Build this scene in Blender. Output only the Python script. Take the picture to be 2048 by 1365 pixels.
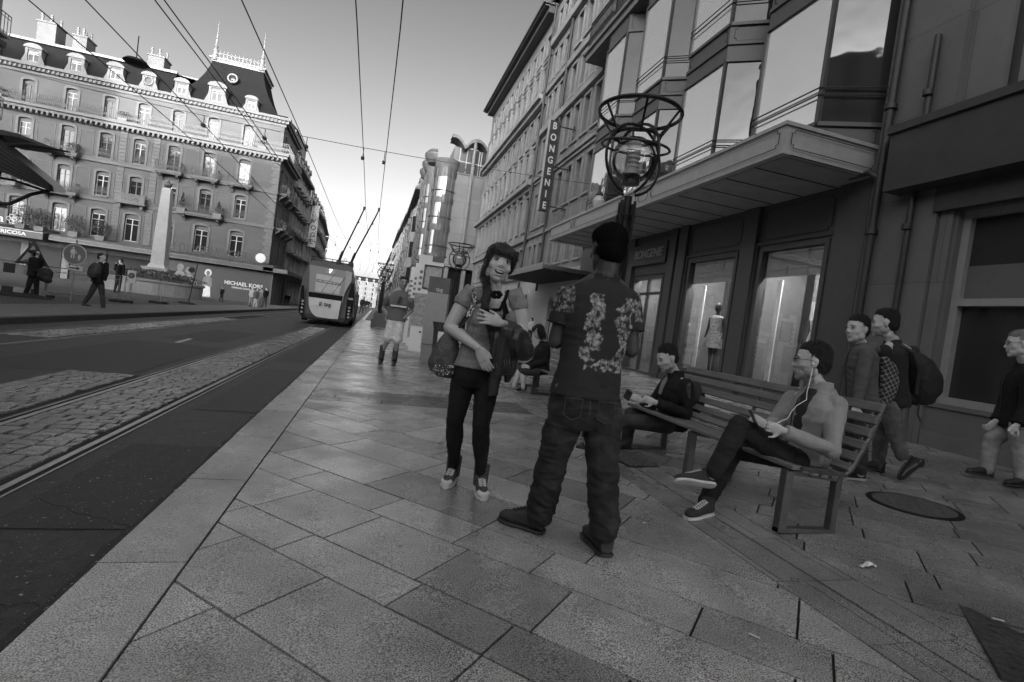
import bpy, bmesh, math, random
import numpy as np
from mathutils import Vector, Matrix, noise
random.seed(7)
for o in list(bpy.data.objects): bpy.data.objects.remove(o)
S = bpy.context.scene
col = S.collection
R_ = math.radians

# ------------------------------------------------------------------ camera
FPX, YAW, PITCH, ROLL, CAMH = 1046.0, .2615, -.0315, .1350, 1.19
def camera_axes():
    cy, sy, cp, sp = math.cos(YAW), math.sin(YAW), math.cos(PITCH), math.sin(PITCH)
    f = Vector((sy*cp, cy*cp, sp)); r = Vector((cy, -sy, 0)); u = r.cross(f)
    return f, r*math.cos(ROLL) + u*math.sin(ROLL), -r*math.sin(ROLL) + u*math.cos(ROLL)
CF, CR, CU = camera_axes()
CO = Vector((0, 0, CAMH))
cam = bpy.data.cameras.new('camera'); camo = bpy.data.objects.new('camera', cam); col.objects.link(camo)
cam.sensor_width = 36; cam.lens = FPX/2048*36; cam.clip_start = .05; cam.clip_end = 3000
camo.matrix_world = Matrix(((CR.x, CU.x, -CF.x, CO.x), (CR.y, CU.y, -CF.y, CO.y), (CR.z, CU.z, -CF.z, CO.z), (0, 0, 0, 1)))
S.camera = camo
# ------------------------------------------------------------------ light
SKY_FRONT, SKY_SUNSIDE = .28, 1.65     # the clear evening sky is darker away from the sun and hazy bright on its side
SUN_EL, SUN_AZ = R_(8), R_(12)      # the light travels towards +X +Y: the sun stands behind and left
w = bpy.data.worlds.new('World'); S.world = w; w.use_nodes = True
nt = w.node_tree; nt.nodes.clear()
sky = nt.nodes.new('ShaderNodeTexSky'); sky.sky_type = 'NISHITA'; sky.sun_disc = False
sky.sun_elevation = SUN_EL; sky.sun_rotation = math.pi + SUN_AZ; sky.air_density = 1.3; sky.dust_density = 2.0
bw = nt.nodes.new('ShaderNodeRGBToBW'); bg = nt.nodes.new('ShaderNodeBackground'); wo = nt.nodes.new('ShaderNodeOutputWorld')
bg.inputs['Strength'].default_value = .12
pw_ = nt.nodes.new('ShaderNodeMath'); pw_.operation = 'POWER'; pw_.inputs[1].default_value = 1.3
nt.links.new(sky.outputs[0], bw.inputs[0]); nt.links.new(bw.outputs[0], pw_.inputs[0]); tcw = nt.nodes.new('ShaderNodeTexCoord'); dp_ = nt.nodes.new('ShaderNodeVectorMath'); dp_.operation = 'DOT_PRODUCT'
dp_.inputs[1].default_value = (-math.sin(SUN_AZ)*math.cos(SUN_EL), -math.cos(SUN_AZ)*math.cos(SUN_EL), math.sin(SUN_EL))
mr_ = nt.nodes.new('ShaderNodeMapRange'); mr_.interpolation_type = 'SMOOTHSTEP'; mr_.inputs['From Min'].default_value = -.75; mr_.inputs['From Max'].default_value = .5; mr_.inputs['To Min'].default_value = SKY_FRONT; mr_.inputs['To Max'].default_value = SKY_SUNSIDE
mu_ = nt.nodes.new('ShaderNodeMath'); mu_.operation = 'MULTIPLY'
nt.links.new(tcw.outputs['Generated'], dp_.inputs[0]); nt.links.new(dp_.outputs['Value'], mr_.inputs['Value']); nt.links.new(mr_.outputs[0], mu_.inputs[1]); nt.links.new(pw_.outputs[0], mu_.inputs[0])
sz_ = nt.nodes.new('ShaderNodeSeparateXYZ'); mz_ = nt.nodes.new('ShaderNodeMapRange'); mz_.inputs['From Min'].default_value = 0; mz_.inputs['From Max'].default_value = .7; mz_.inputs['To Min'].default_value = 1.35; mz_.inputs['To Max'].default_value = .55
m2_ = nt.nodes.new('ShaderNodeMath'); m2_.operation = 'MULTIPLY'; nt.links.new(tcw.outputs['Generated'], sz_.inputs[0]); nt.links.new(sz_.outputs[2], mz_.inputs['Value'])
nt.links.new(mu_.outputs[0], m2_.inputs[0]); nt.links.new(mz_.outputs[0], m2_.inputs[1]); nt.links.new(m2_.outputs[0], bg.inputs[0]); nt.links.new(bg.outputs[0], wo.inputs[0])
sl = bpy.data.lights.new('sun', 'SUN'); sl.energy = 2.0; sl.angle = R_(.5)
so = bpy.data.objects.new('sun', sl); col.objects.link(so)
so.rotation_euler = Vector((-math.sin(SUN_AZ)*math.cos(SUN_EL), -math.cos(SUN_AZ)*math.cos(SUN_EL), math.sin(SUN_EL))).to_track_quat('Z', 'Y').to_euler()
S.view_settings.view_transform = 'Standard'; S.view_settings.look = 'None'; S.view_settings.gamma = 1
S.view_settings.exposure = 2.3
S.render.engine = 'CYCLES'
S.cycles.max_bounces = 6; S.cycles.transparent_max_bounces = 12

# ------------------------------------------------------------------ pixel helpers
def ray(x, y): return CF + CR*((x-1024)/FPX) - CU*((y-682.5)/FPX)
def P(x, y, w): return CO + ray(x, y)*w                 # point seen at photo pixel x, y, w metres along the view axis
def PY(x, y, Y):
    d = ray(x, y); return CO + d*(Y/d.y)
def zg(X):
    X = max(-14, min(7.7, X))
    return .02*X + (.025*(X-2.6) if X > 2.6 else 0)
ROAD_DROP = .045

# ------------------------------------------------------------------ objects
def tag(o, label=None, cat=None, group=None, kind=None):
    if label: o['label'] = label
    if cat: o['category'] = cat
    if group: o['group'] = group
    if kind: o['kind'] = kind
    return o
def thing(name, label, cat, loc=(0, 0, 0), rz=0, group=None):
    o = bpy.data.objects.new(name, None); col.objects.link(o); o.empty_display_size = .2
    o.location = loc; o.rotation_euler = (0, 0, rz)
    return tag(o, label, cat, group)
def kids(o): return [c for c in bpy.data.objects if c.parent == o]
def copy_tree(o, parent=None, top=True):
    c = o.copy(); col.objects.link(c); c.parent = parent
    if parent is not None and not top: pass
    for ch in KIDS.get(o.name, []): copy_tree(ch, c, False)
    return c
KIDS = {}
def link(name, me, parent=None, loc=None, rot=None):
    o = bpy.data.objects.new(name, me); col.objects.link(o)
    if parent is not None:
        o.parent = parent; KIDS.setdefault(parent.name, []).append(o)
    if loc is not None: o.location = loc
    if rot is not None: o.rotation_euler = rot
    return o
class MB:
    def __init__(s): s.v = []; s.f = []; s.m = []; s.mi = 0
    def add(s, vs, fs):
        n = len(s.v); s.v += [tuple(p) for p in vs]
        for f in fs: s.f.append(tuple(i+n for i in f)); s.m.append(s.mi)
        return s
    def box(s, x0, x1, y0, y1, z0, z1):
        if x0 > x1: x0, x1 = x1, x0
        if y0 > y1: y0, y1 = y1, y0
        if z0 > z1: z0, z1 = z1, z0
        return s.add([(x0,y0,z0),(x1,y0,z0),(x1,y1,z0),(x0,y1,z0),(x0,y0,z1),(x1,y0,z1),(x1,y1,z1),(x0,y1,z1)],
              [(0,3,2,1),(4,5,6,7),(0,1,5,4),(1,2,6,5),(2,3,7,6),(3,0,4,7)])
    def quad(s, a, b, c, d): return s.add([a, b, c, d], [(0, 1, 2, 3)])
    def frame(s, x0, x1, y0, y1, z0, z1, t, tb=None):    # a rectangular frame in the x-z plane
        tb = t if tb is None else tb
        s.box(x0, x0+t, y0, y1, z0, z1); s.box(x1-t, x1, y0, y1, z0, z1)
        s.box(x0+t, x1-t, y0, y1, z1-t, z1); s.box(x0+t, x1-t, y0, y1, z0, z0+tb); return s
    def obox(s, p, q, wd, ht, up=(0, 0, 1)):             # a bar from p to q, wd wide, ht high
        p = Vector(p); q = Vector(q); d = (q-p).normalized(); u = Vector(up)
        r = d.cross(u)
        if r.length < 1e-4: r = d.cross(Vector((1, 0, 0)))
        r.normalize(); u = r.cross(d).normalized(); r = r*wd/2; u = u*ht/2
        vs = [p-r-u, p+r-u, p+r+u, p-r+u, q-r-u, q+r-u, q+r+u, q-r+u]
        return s.add(vs, [(0,1,2,3),(7,6,5,4),(0,4,5,1),(1,5,6,2),(2,6,7,3),(3,7,4,0)])
    def tube(s, pts, r, n=8, closed=False, caps=True):
        pts = [Vector(p) for p in pts]; N = len(pts)
        rs = r if isinstance(r, (list, tuple)) else [r]*N
        rings = []; prev = None
        for i, p in enumerate(pts):
            if closed: d = pts[(i+1) % N]-pts[i-1]
            else: d = pts[min(i+1, N-1)]-pts[max(i-1, 0)]
            d.normalize()
            if prev is None:
                a = d.orthogonal().normalized()
            else:
                a = prev - d*prev.dot(d)
                a = a.normalized() if a.length > 1e-6 else d.orthogonal().normalized()
            prev = a; b = d.cross(a)
            rings.append([p+(a*math.cos(2*math.pi*k/n)+b*math.sin(2*math.pi*k/n))*rs[i] for k in range(n)])
        vs = [q for rg in rings for q in rg]; fs = []
        for i in range(N if closed else N-1):
            j = (i+1) % N
            for k in range(n): fs.append((i*n+k, i*n+(k+1) % n, j*n+(k+1) % n, j*n+k))
        if caps and not closed: fs += [tuple(range(n))[::-1], tuple((N-1)*n+k for k in range(n))]
        return s.add(vs, fs)
    def lathe(s, prof, c=(0, 0, 0), n=16):
        c = Vector(c); vs = []; fs = []
        for r, z in prof:
            for k in range(n): vs.append(c+Vector((r*math.cos(2*math.pi*k/n), r*math.sin(2*math.pi*k/n), z)))
        for i in range(len(prof)-1):
            for k in range(n): fs.append((i*n+k, i*n+(k+1) % n, (i+1)*n+(k+1) % n, (i+1)*n+k))
        fs += [tuple(range(n))[::-1], tuple((len(prof)-1)*n+k for k in range(n))]
        return s.add(vs, fs)
    def ring(s, c, R, r, n=28, m=6, axis=None, sx=1, sy=1):
        c = Vector(c); pts = []
        for k in range(n):
            a = 2*math.pi*k/n; v = Vector((R*math.cos(a)*sx, R*math.sin(a)*sy, 0))
            if axis is not None: v = axis @ v
            pts.append(c+v)
        return s.tube(pts, r, m, closed=True)
    def loft(s, rings, caps=True, closed=True):
        n = len(rings[0]); vs = [q for rg in rings for q in rg]; fs = []
        for i in range(len(rings)-1):
            for k in range(n if closed else n-1): fs.append((i*n+k, i*n+(k+1) % n, (i+1)*n+(k+1) % n, (i+1)*n+k))
        if caps and closed: fs += [tuple(range(n))[::-1], tuple((len(rings)-1)*n+k for k in range(n))]
        return s.add(vs, fs)
    def prism(s, poly, y0, y1, ax='y'):                  # polygon in x-z (ax y), y-z (ax x) or x-y (ax z), extruded
        n = len(poly)
        mk = {'y': lambda a, b, t: (a, t, b), 'x': lambda a, b, t: (t, a, b), 'z': lambda a, b, t: (a, b, t)}[ax]
        vs = [mk(a, b, y0) for a, b in poly]+[mk(a, b, y1) for a, b in poly]
        fs = [tuple(range(n)), tuple(range(2*n-1, n-1, -1))]+[(i, n+i, n+(i+1) % n, (i+1) % n) for i in range(n)]
        return s.add(vs, fs)
    def ball(s, c, r, n=10, m=7, sc=(1, 1, 1)):
        c = Vector(c); vs = [c+Vector((0, 0, -r*sc[2]))]; fs = []
        for i in range(1, m):
            a = -math.pi/2+math.pi*i/m
            for k in range(n):
                b = 2*math.pi*k/n; vs.append(c+Vector((r*math.cos(a)*math.cos(b)*sc[0], r*math.cos(a)*math.sin(b)*sc[1], r*math.sin(a)*sc[2])))
        vs.append(c+Vector((0, 0, r*sc[2])))
        for k in range(n): fs.append((0, 1+(k+1) % n, 1+k)); fs.append((len(vs)-1, 1+(m-2)*n+k, 1+(m-2)*n+(k+1) % n))
        for i in range(m-2):
            for k in range(n): fs.append((1+i*n+k, 1+i*n+(k+1) % n, 1+(i+1)*n+(k+1) % n, 1+(i+1)*n+k))
        return s.add(vs, fs)
    def shift(s, d): s.v = [tuple(Vector(p)+Vector(d)) for p in s.v]; return s
    def mesh(s, name, mats, smooth=False, fix=True):
        me = bpy.data.meshes.new(name); me.from_pydata(s.v, [], s.f)
        for m in (mats if isinstance(mats, (list, tuple)) else [mats]): me.materials.append(m)
        if any(s.m): me.polygons.foreach_set('material_index', s.m)
        if fix:
            b = bmesh.new(); b.from_mesh(me); bmesh.ops.recalc_face_normals(b, faces=b.faces); b.to_mesh(me); b.free()
        if smooth:
            me.polygons.foreach_set('use_smooth', [True]*len(me.polygons))
            if smooth != 'all': me.set_sharp_from_angle(angle=R_(40))
        me.update(); return me
    def build(s, name, mats, parent=None, smooth=False, loc=None, world=False):
        if world and parent is not None:                 # vertices given in world space
            M = Matrix.Translation(parent.location) @ parent.rotation_euler.to_matrix().to_4x4()
            Mi = M.inverted(); s.v = [tuple(Mi @ Vector(p)) for p in s.v]
        return link(name, s.mesh(name, mats, smooth), parent, loc)
def bevel(o, wd=.01, seg=1):
    m = o.modifiers.new('bevel', 'BEVEL'); m.width = wd; m.segments = seg; m.limit_method = 'ANGLE'; m.angle_limit = R_(50); return o

# ------------------------------------------------------------------ materials (all greys: the photograph is black and white)
MATS = {}
def mat(name, v, rough=.7, var=.15, scale=6, bump=.15, bscale=None, metal=0, spec=.5, stretch=(1, 1, 1), alpha=None, coat=0, dirt=0):
    if name in MATS: return MATS[name]
    m = bpy.data.materials.new(name); m.use_nodes = True; t = m.node_tree; N = t.nodes; L = t.links
    b = N['Principled BSDF']; b.inputs['Roughness'].default_value = rough; b.inputs['Metallic'].default_value = metal
    b.inputs['Specular IOR Level'].default_value = spec; b.inputs['Coat Weight'].default_value = coat
    b.inputs['Base Color'].default_value = (v, v, v, 1)
    tc = N.new('ShaderNodeTexCoord'); mp = N.new('ShaderNodeMapping'); mp.inputs['Scale'].default_value = stretch
    L.new(tc.outputs['Object'], mp.inputs[0])
    if var:
        n = N.new('ShaderNodeTexNoise'); n.inputs['Scale'].default_value = scale; n.inputs['Detail'].default_value = 6; n.inputs['Roughness'].default_value = .65
        L.new(mp.outputs[0], n.inputs['Vector'])
        r = N.new('ShaderNodeMapRange'); r.inputs['From Min'].default_value = .28; r.inputs['From Max'].default_value = .72
        r.inputs['To Min'].default_value = v*(1-var); r.inputs['To Max'].default_value = v*(1+var)
        L.new(n.outputs['Fac'], r.inputs['Value'])
        out = r.outputs[0]
        if dirt:                                          # large uneven stains
            n3 = N.new('ShaderNodeTexNoise'); n3.inputs['Scale'].default_value = scale*.12; n3.inputs['Detail'].default_value = 5
            L.new(mp.outputs[0], n3.inputs['Vector'])
            r3 = N.new('ShaderNodeMapRange'); r3.inputs['From Min'].default_value = .35; r3.inputs['From Max'].default_value = .65
            r3.inputs['To Min'].default_value = 1-dirt; r3.inputs['To Max'].default_value = 1
            L.new(n3.outputs['Fac'], r3.inputs['Value'])
            mm = N.new('ShaderNodeMath'); mm.operation = 'MULTIPLY'; L.new(out, mm.inputs[0]); L.new(r3.outputs[0], mm.inputs[1]); out = mm.outputs[0]
        L.new(out, b.inputs['Base Color'])
    if bump:
        n2 = N.new('ShaderNodeTexNoise'); n2.inputs['Scale'].default_value = bscale or scale*4; n2.inputs['Detail'].default_value = 4
        L.new(mp.outputs[0], n2.inputs['Vector'])
        bp = N.new('ShaderNodeBump'); bp.inputs['Strength'].default_value = bump; bp.inputs['Distance'].default_value = .02
        L.new(n2.outputs['Fac'], bp.inputs['Height']); L.new(bp.outputs[0], b.inputs['Normal'])
    MATS[name] = m; return m
def stone_mat(name, v, bw_=.9, bh=.38, joint=.6, var=.12, mort=.012, bump=.4, plane='xz'):
    if name in MATS: return MATS[name]
    m = mat(name, v, .85, var, 3, .2, 40, dirt=.22); t = m.node_tree; N = t.nodes; L = t.links; b = N['Principled BSDF']
    tc = N.new('ShaderNodeTexCoord'); sp = N.new('ShaderNodeSeparateXYZ'); L.new(tc.outputs['Object'], sp.inputs[0])
    ad = N.new('ShaderNodeMath'); ad.operation = 'ADD'; L.new(sp.outputs[0], ad.inputs[0]); L.new(sp.outputs[1], ad.inputs[1])
    cb = N.new('ShaderNodeCombineXYZ'); L.new(ad.outputs[0], cb.inputs[0]); L.new(sp.outputs[2], cb.inputs[1])
    br = N.new('ShaderNodeTexBrick'); br.inputs['Scale'].default_value = 1; br.inputs['Brick Width'].default_value = bw_; br.inputs['Row Height'].default_value = bh
    br.inputs['Mortar Size'].default_value = mort; br.inputs['Mortar Smooth'].default_value = .3
    br.inputs['Color1'].default_value = (1, 1, 1, 1); br.inputs['Color2'].default_value = (.88, .88, .88, 1); br.inputs['Mortar'].default_value = (joint, joint, joint, 1)
    L.new(cb.outputs[0], br.inputs['Vector'])
    old = b.inputs['Base Color'].links[0].from_socket
    mx = N.new('ShaderNodeMix'); mx.data_type = 'RGBA'; mx.blend_type = 'MULTIPLY'; mx.inputs[0].default_value = 1
    L.new(old, mx.inputs[6]); L.new(br.outputs['Color'], mx.inputs[7]); L.new(mx.outputs[2], b.inputs['Base Color'])
    return m
def slab_mat(name, v, var=.25, speck=170, contrast=.75):
    """granite slabs: fine speckle, tone per slab from the 'tone' attribute, patches of wear and gum spots"""
    if name in MATS: return MATS[name]
    m = bpy.data.materials.new(name); m.use_nodes = True; t = m.node_tree; N = t.nodes; L = t.links; b = N['Principled BSDF']
    tc = N.new('ShaderNodeTexCoord')
    def nz(sc, det, lo, hi, a, bb, typ='ShaderNodeTexNoise'):
        n = N.new(typ); n.inputs['Scale'].default_value = sc
        if typ.endswith('Noise'): n.inputs['Detail'].default_value = det
        L.new(tc.outputs['Object'], n.inputs['Vector'])
        r = N.new('ShaderNodeMapRange'); r.inputs['From Min'].default_value = lo; r.inputs['From Max'].default_value = hi
        r.inputs['To Min'].default_value = a; r.inputs['To Max'].default_value = bb
        L.new(n.outputs[0], r.inputs['Value']); return r.outputs[0]
    def mul(a, c):
        x = N.new('ShaderNodeMath'); x.operation = 'MULTIPLY'; L.new(a, x.inputs[0]); L.new(c, x.inputs[1]); return x.outputs[0]
    at = N.new('ShaderNodeAttribute'); at.attribute_name = 'tone'
    r1 = nz(speck, 2, .35, .65, v*(1-contrast), v*(1+contrast))
    r2 = nz(1.3, 5, .3, .7, .72, 1.12); r4 = nz(9, 4, .35, .7, .9, 1.06)
    sp = nz(4.2, 0, .045, .075, .5, 1, 'ShaderNodeTexVoronoi')
    st = nz(.75, 6, .42, .82, 1.05, .62); st2 = nz(3.1, 3, .5, .85, 1, .7)
    o = mul(mul(mul(mul(mul(mul(r1, r2), r4), at.outputs['Fac']), sp), st), st2)
    L.new(o, b.inputs['Base Color'])
    rr = nz(2.2, 3, .3, .7, .17, .40); L.new(rr, b.inputs['Roughness']); b.inputs['Specular IOR Level'].default_value = .95
    n = N.new('ShaderNodeTexNoise'); n.inputs['Scale'].default_value = speck*.8; L.new(tc.outputs['Object'], n.inputs['Vector'])
    bp = N.new('ShaderNodeBump'); bp.inputs['Strength'].default_value = .25; bp.inputs['Distance'].default_value = .004
    L.new(n.outputs['Fac'], bp.inputs['Height']); L.new(bp.outputs[0], b.inputs['Normal'])
    MATS[name] = m; return m
def glass_mat(name, v=.02, rough=.03, ior=1.6, metal=0, wob=.02):
    if name in MATS: return MATS[name]
    m = bpy.data.materials.new(name); m.use_nodes = True; N = m.node_tree.nodes; L = m.node_tree.links; b = N['Principled BSDF']
    b.inputs['Base Color'].default_value = (v, v, v, 1); b.inputs['Roughness'].default_value = rough; b.inputs['IOR'].default_value = ior; b.inputs['Specular IOR Level'].default_value = .5 if metal else .28; b.inputs['Metallic'].default_value = metal
    tc = N.new('ShaderNodeTexCoord'); n = N.new('ShaderNodeTexNoise'); n.inputs['Scale'].default_value = 1.2; L.new(tc.outputs['Object'], n.inputs['Vector'])
    bp = N.new('ShaderNodeBump'); bp.inputs['Strength'].default_value = wob; bp.inputs['Distance'].default_value = .3
    L.new(n.outputs['Fac'], bp.inputs['Height']); L.new(bp.outputs[0], b.inputs['Normal'])
    MATS[name] = m; return m
def clear_mat(name, tint=.85, refl=.12, v=.9):
    """see-through glazing: transparent with a Fresnel reflection"""
    if name in MATS: return MATS[name]
    m = bpy.data.materials.new(name); m.use_nodes = True; N = m.node_tree.nodes; L = m.node_tree.links; N.clear()
    o = N.new('ShaderNodeOutputMaterial'); tr = N.new('ShaderNodeBsdfTransparent'); gl = N.new('ShaderNodeBsdfGlossy'); mx = N.new('ShaderNodeMixShader'); lw = N.new('ShaderNodeLayerWeight')
    tr.inputs[0].default_value = (tint, tint, tint, 1); gl.inputs['Roughness'].default_value = .02; gl.inputs[0].default_value = (v, v, v, 1); lw.inputs['Blend'].default_value = refl
    mr = N.new('ShaderNodeMath'); mr.operation = 'MULTIPLY_ADD'; mr.inputs[1].default_value = .9; mr.inputs[2].default_value = refl*.6; mr.use_clamp = True
    L.new(lw.outputs['Fresnel'], mr.inputs[0]); L.new(mr.outputs[0], mx.inputs[0]); L.new(tr.outputs[0], mx.inputs[1]); L.new(gl.outputs[0], mx.inputs[2]); L.new(mx.outputs[0], o.inputs[0])
    MATS[name] = m; return m
def emit_mat(name, s):
    m = bpy.data.materials.new(name); m.use_nodes = True; b = m.node_tree.nodes['Principled BSDF']
    b.inputs['Base Color'].default_value = (.8, .8, .8, 1); b.inputs['Emission Color'].default_value = (1, 1, 1, 1); b.inputs['Emission Strength'].default_value = s
    return m
def text(name, s, size, m, parent, loc, rot, depth=.01, align='CENTER', bold=0, sx=1):
    cu = bpy.data.curves.new(name, 'FONT'); cu.body = s; cu.size = size; cu.extrude = depth; cu.align_x = align; cu.align_y = 'CENTER'; cu.offset = bold; cu.resolution_u = 3
    o = bpy.data.objects.new('tmp', cu); col.objects.link(o); bpy.context.view_layer.update()
    me = bpy.data.meshes.new_from_object(o.evaluated_get(bpy.context.evaluated_depsgraph_get())); bpy.data.objects.remove(o)
    me.materials.clear(); me.materials.append(m)
    q = link(name, me, parent, loc, rot); q.scale = (sx, 1, 1); return q
IRON = mat('black_iron', .03, .45, .2, 20, .1, metal=.6)
STEEL = mat('brushed_steel', .45, .35, .15, 30, .08, metal=.9)
DARKP = mat('dark_paint', .035, .5, .2, 10, .08)
GLASSD = glass_mat('window_glass', .015, .06, 1.38)
# ------------------------------------------------------------------ ground, road, pavement
def strip(name, xs, y0, y1, m, dz=0, kind='structure', ny=1, zf=zg):
    b = MB(); ys = [y0+(y1-y0)*i/ny for i in range(ny+1)]
    vs = [(x, y, zf(x)+dz) for y in ys for x in xs]; n = len(xs)
    b.add(vs, [(j*n+i, j*n+i+1, (j+1)*n+i+1, (j+1)*n+i) for j in range(ny) for i in range(n-1)])
    return tag(b.build(name, m), kind=kind)
asph = mat('asphalt', .058, .5, .75, 110, .8, 150, dirt=.35)
asph2 = mat('patched_asphalt', .085, .7, .3, 50, .6, 140, dirt=.3)
strip('ground', [-900, -30, -14, 2.6, 7.7, 30, 900], -300, 1500, mat('ground_base', .08, .9, .2, 2), -.30)
strip('road', [-7.3, -4, -.99], -40, 400, asph, -ROAD_DROP)
zr = lambda x: zg(x)-ROAD_DROP
def tone_attr(me, vals):
    a = me.color_attributes.new('tone', 'FLOAT_COLOR', 'CORNER'); i = 0; d = []
    for p, v in zip(me.polygons, vals): d += [v, v, v, 1]*p.loop_total
    a.data.foreach_set('color', d)
def clip(poly, a, b, c):                                  # keep a*x + b*y <= c
    out = []
    for i in range(len(poly)):
        p, q = poly[i-1], poly[i]; dp = a*p[0]+b*p[1]-c; dq = a*q[0]+b*q[1]-c
        if (dp <= 0) != (dq <= 0):
            t = dp/(dp-dq); out.append((p[0]+(q[0]-p[0])*t, p[1]+(q[1]-p[1])*t))
        if dq <= 0: out.append(q)
    return out
def slabs(name, x0, x1, y0, y1, ang, widths, lens, gap, m, tones, dz=.0, seed=1, th=.012):
    rnd = random.Random(seed); c, s = math.cos(ang), math.sin(ang)
    cs = [(x, y) for x in (x0, x1) for y in (y0, y1)]
    a0 = min(c*x+s*y for x, y in cs); a1 = max(c*x+s*y for x, y in cs); b0 = min(-s*x+c*y for x, y in cs); b1 = max(-s*x+c*y for x, y in cs)
    mb = MB(); tv = []; b = b0; k = 0
    while b < b1:
        wd = widths[k % len(widths)]; a = a0-rnd.random(); k += 1
        while a < a1:
            ln = rnd.uniform(*lens)*(1.15 if wd > .4 else .9); q = [(a+gap/2, b+gap/2), (a+ln-gap/2, b+gap/2), (a+ln-gap/2, b+wd-gap/2), (a+gap/2, b+wd-gap/2)]
            q = [(c*u-s*v, s*u+c*v) for u, v in q]
            for cl in ((-1, 0, -x0), (1, 0, x1), (0, -1, -y0), (0, 1, y1)):
                q = clip(q, *cl)
                if len(q) < 3: break
            if len(q) >= 3:
                t = rnd.choice(tones)*rnd.uniform(.93, 1.07); n = len(q); j = rnd.uniform(-.0012, .0012)
                near = (q[0][1] < 9)
                vs = [(x, y, zg(x)+dz+j) for x, y in q]
                if near:
                    vs += [(x, y, zg(x)+dz-th) for x, y in q]
                    mb.add(vs, [tuple(range(n))]+[(i, n+i, n+(i+1) % n, (i+1) % n) for i in range(n)]); tv += [t]*(n+1)
                else: mb.add(vs, [tuple(range(n))]); tv.append(t)
            a += ln
        b += wd
    me = mb.mesh(name, m, fix=True); tone_attr(me, tv); o = link(name, me); return tag(o, kind='structure')
joint = mat('joint_sand', .02, .95, .3, 30)
SLAB = slab_mat('granite_slabs', .40)
SLABD = slab_mat('dark_granite', .095, contrast=.35)
KERB = slab_mat('kerb_granite', .38, speck=200)
strip('pavement_base', [-.94, 2.6, 7.9], -6, 140, joint, -.012)
T4 = [1, .9, 1.1, .93, 1.07, .78, 1.03, .66]
slabs('pavement', -.635, 2.175, -1.5, 6.56, -R_(45), [.42, .42, .24, .42, .30, .47], (.5, .86), .011, SLAB, T4, seed=3)
slabs('pavement_band', -.635, 2.175, 6.57, 7.45, 0, [.22], (.35, .6), .008, SLABD, [1, .9, 1.1], seed=5)
slabs('pavement', -.635, 2.175, 7.46, 12.85, -R_(45), [.42, .3, .42, .24], (.5, .9), .010, SLAB, T4, seed=6)
slabs('pavement_band', -.635, 2.175, 12.86, 13.75, 0, [.22], (.35, .6), .008, SLABD, [1, .9, 1.1], seed=7)
slabs('pavement', -.635, 2.175, 13.76, 42, -R_(45), [.42, .3, .42, .24], (.5, .9), .012, SLAB, T4, seed=8)
slabs('drain_strip', 2.185, 2.44, -1.5, 42, 0, [.53], (.26, .2601), .009, KERB, [.8, .85, .78], seed=9)
slabs('drain_strip', 2.462, 2.70, -1.5, 42, 0, [.53], (.26, .2601), .009, KERB, [.8, .85, .78], seed=10)
slabs('pavement', 2.71, 7.72, -1.5, 6.56, -R_(45), [.24, .3, .24, .36], (.42, .8), .011, SLAB, [.78, .75, .82, .7, .62], seed=12)
slabs('pavement_band', 2.71, 7.72, 6.57, 7.45, 0, [.22], (.35, .6), .008, SLABD, [1, .9, 1.1], seed=13)
slabs('pavement', 2.71, 7.72, 7.46, 42, -R_(45), [.24, .3, .24, .36], (.42, .8), .011, SLAB, [.86, .8, .9, .74], seed=14)
# kerb stones, each about a metre long, a real step down to the road
mb = MB(); tv = []; y = -1.9; rnd = random.Random(4)
while y < 140:
    L_ = 1.09; e = rnd.uniform(-.006, .006)
    n0 = len(mb.f); x0, x1 = -.975+e, -.645
    mb.add([(x0, y+.006, zg(x0)+.004), (x1, y+.006, zg(x1)+.004), (x1, y+L_-.006, zg(x1)+.004), (x0, y+L_-.006, zg(x0)+.004),
            (x0-.012, y+.006, zg(x0)-.1), (x1, y+.006, zg(x1)-.1), (x1, y+L_-.006, zg(x1)-.1), (x0-.012, y+L_-.006, zg(x0)-.1)],
           [(0, 1, 2, 3), (0, 3, 7, 4), (0, 4, 5, 1), (2, 6, 7, 3), (1, 5, 6, 2)])
    t = rnd.uniform(.85, 1.1); tv += [t]*(len(mb.f)-n0); y += L_
me = mb.mesh('kerb', KERB); tone_attr(me, tv); tag(link('kerb', me), kind='structure')
# broken tar seam between road and kerb
mb = MB(); pts = []
for i in range(260):
    y = -1.5+i*.12; wd = .03+.035*max(0, noise.noise((y*1.7, 3, 0)))+.03*noise.noise((y*9, 0, 0))
    pts.append((y, wd))
mb.add([(-.985, y, zr(-.985)+.006) for y, wd in pts]+[(-.985-wd-.02, y, zr(-1)+.005) for y, wd in pts],
       [(i, i+1, len(pts)+i+1, len(pts)+i) for i in range(len(pts)-1)])
tag(mb.build('road_seam', mat('tar_seam', .04, .85, .4, 30, .8, 60)), kind='structure')
# repaired asphalt patches
for i, (x0, x1, y0, y1, m_) in enumerate([(-1.62, -1.0, 2.9, 4.45, 'p1'), (-1.6, -1.0, 5.8, 9.3, 'p2'), (-4.6, -2.9, 7.5, 12.0, 'p3'), (-4.4, -3.2, 13, 17, 'p1'), (-1.66, -1.0, 10.4, 26, 'p3'), (-6.9, -6.1, 9, 60, 'p2')]):
    mb = MB(); n = 20; L1 = [(x0+.05*noise.noise((i*3, j*.7, 1)), y0+(y1-y0)*j/n) for j in range(n+1)]; L2 = [(x1, y) for _, y in L1]
    mb.add([(x, y, zr(x)+.004) for x, y in L1]+[(x, y, zr(x)+.004) for x, y in L2], [(j, n+1+j, n+2+j, j+1) for j in range(n)])
    v = {'p1': .095, 'p2': .125, 'p3': .105}[m_]
    tag(mb.build('road_patch', mat('asphalt_'+m_, v*.52, .6, .6, 110, .8, 150, dirt=.2)), kind='structure')
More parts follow.
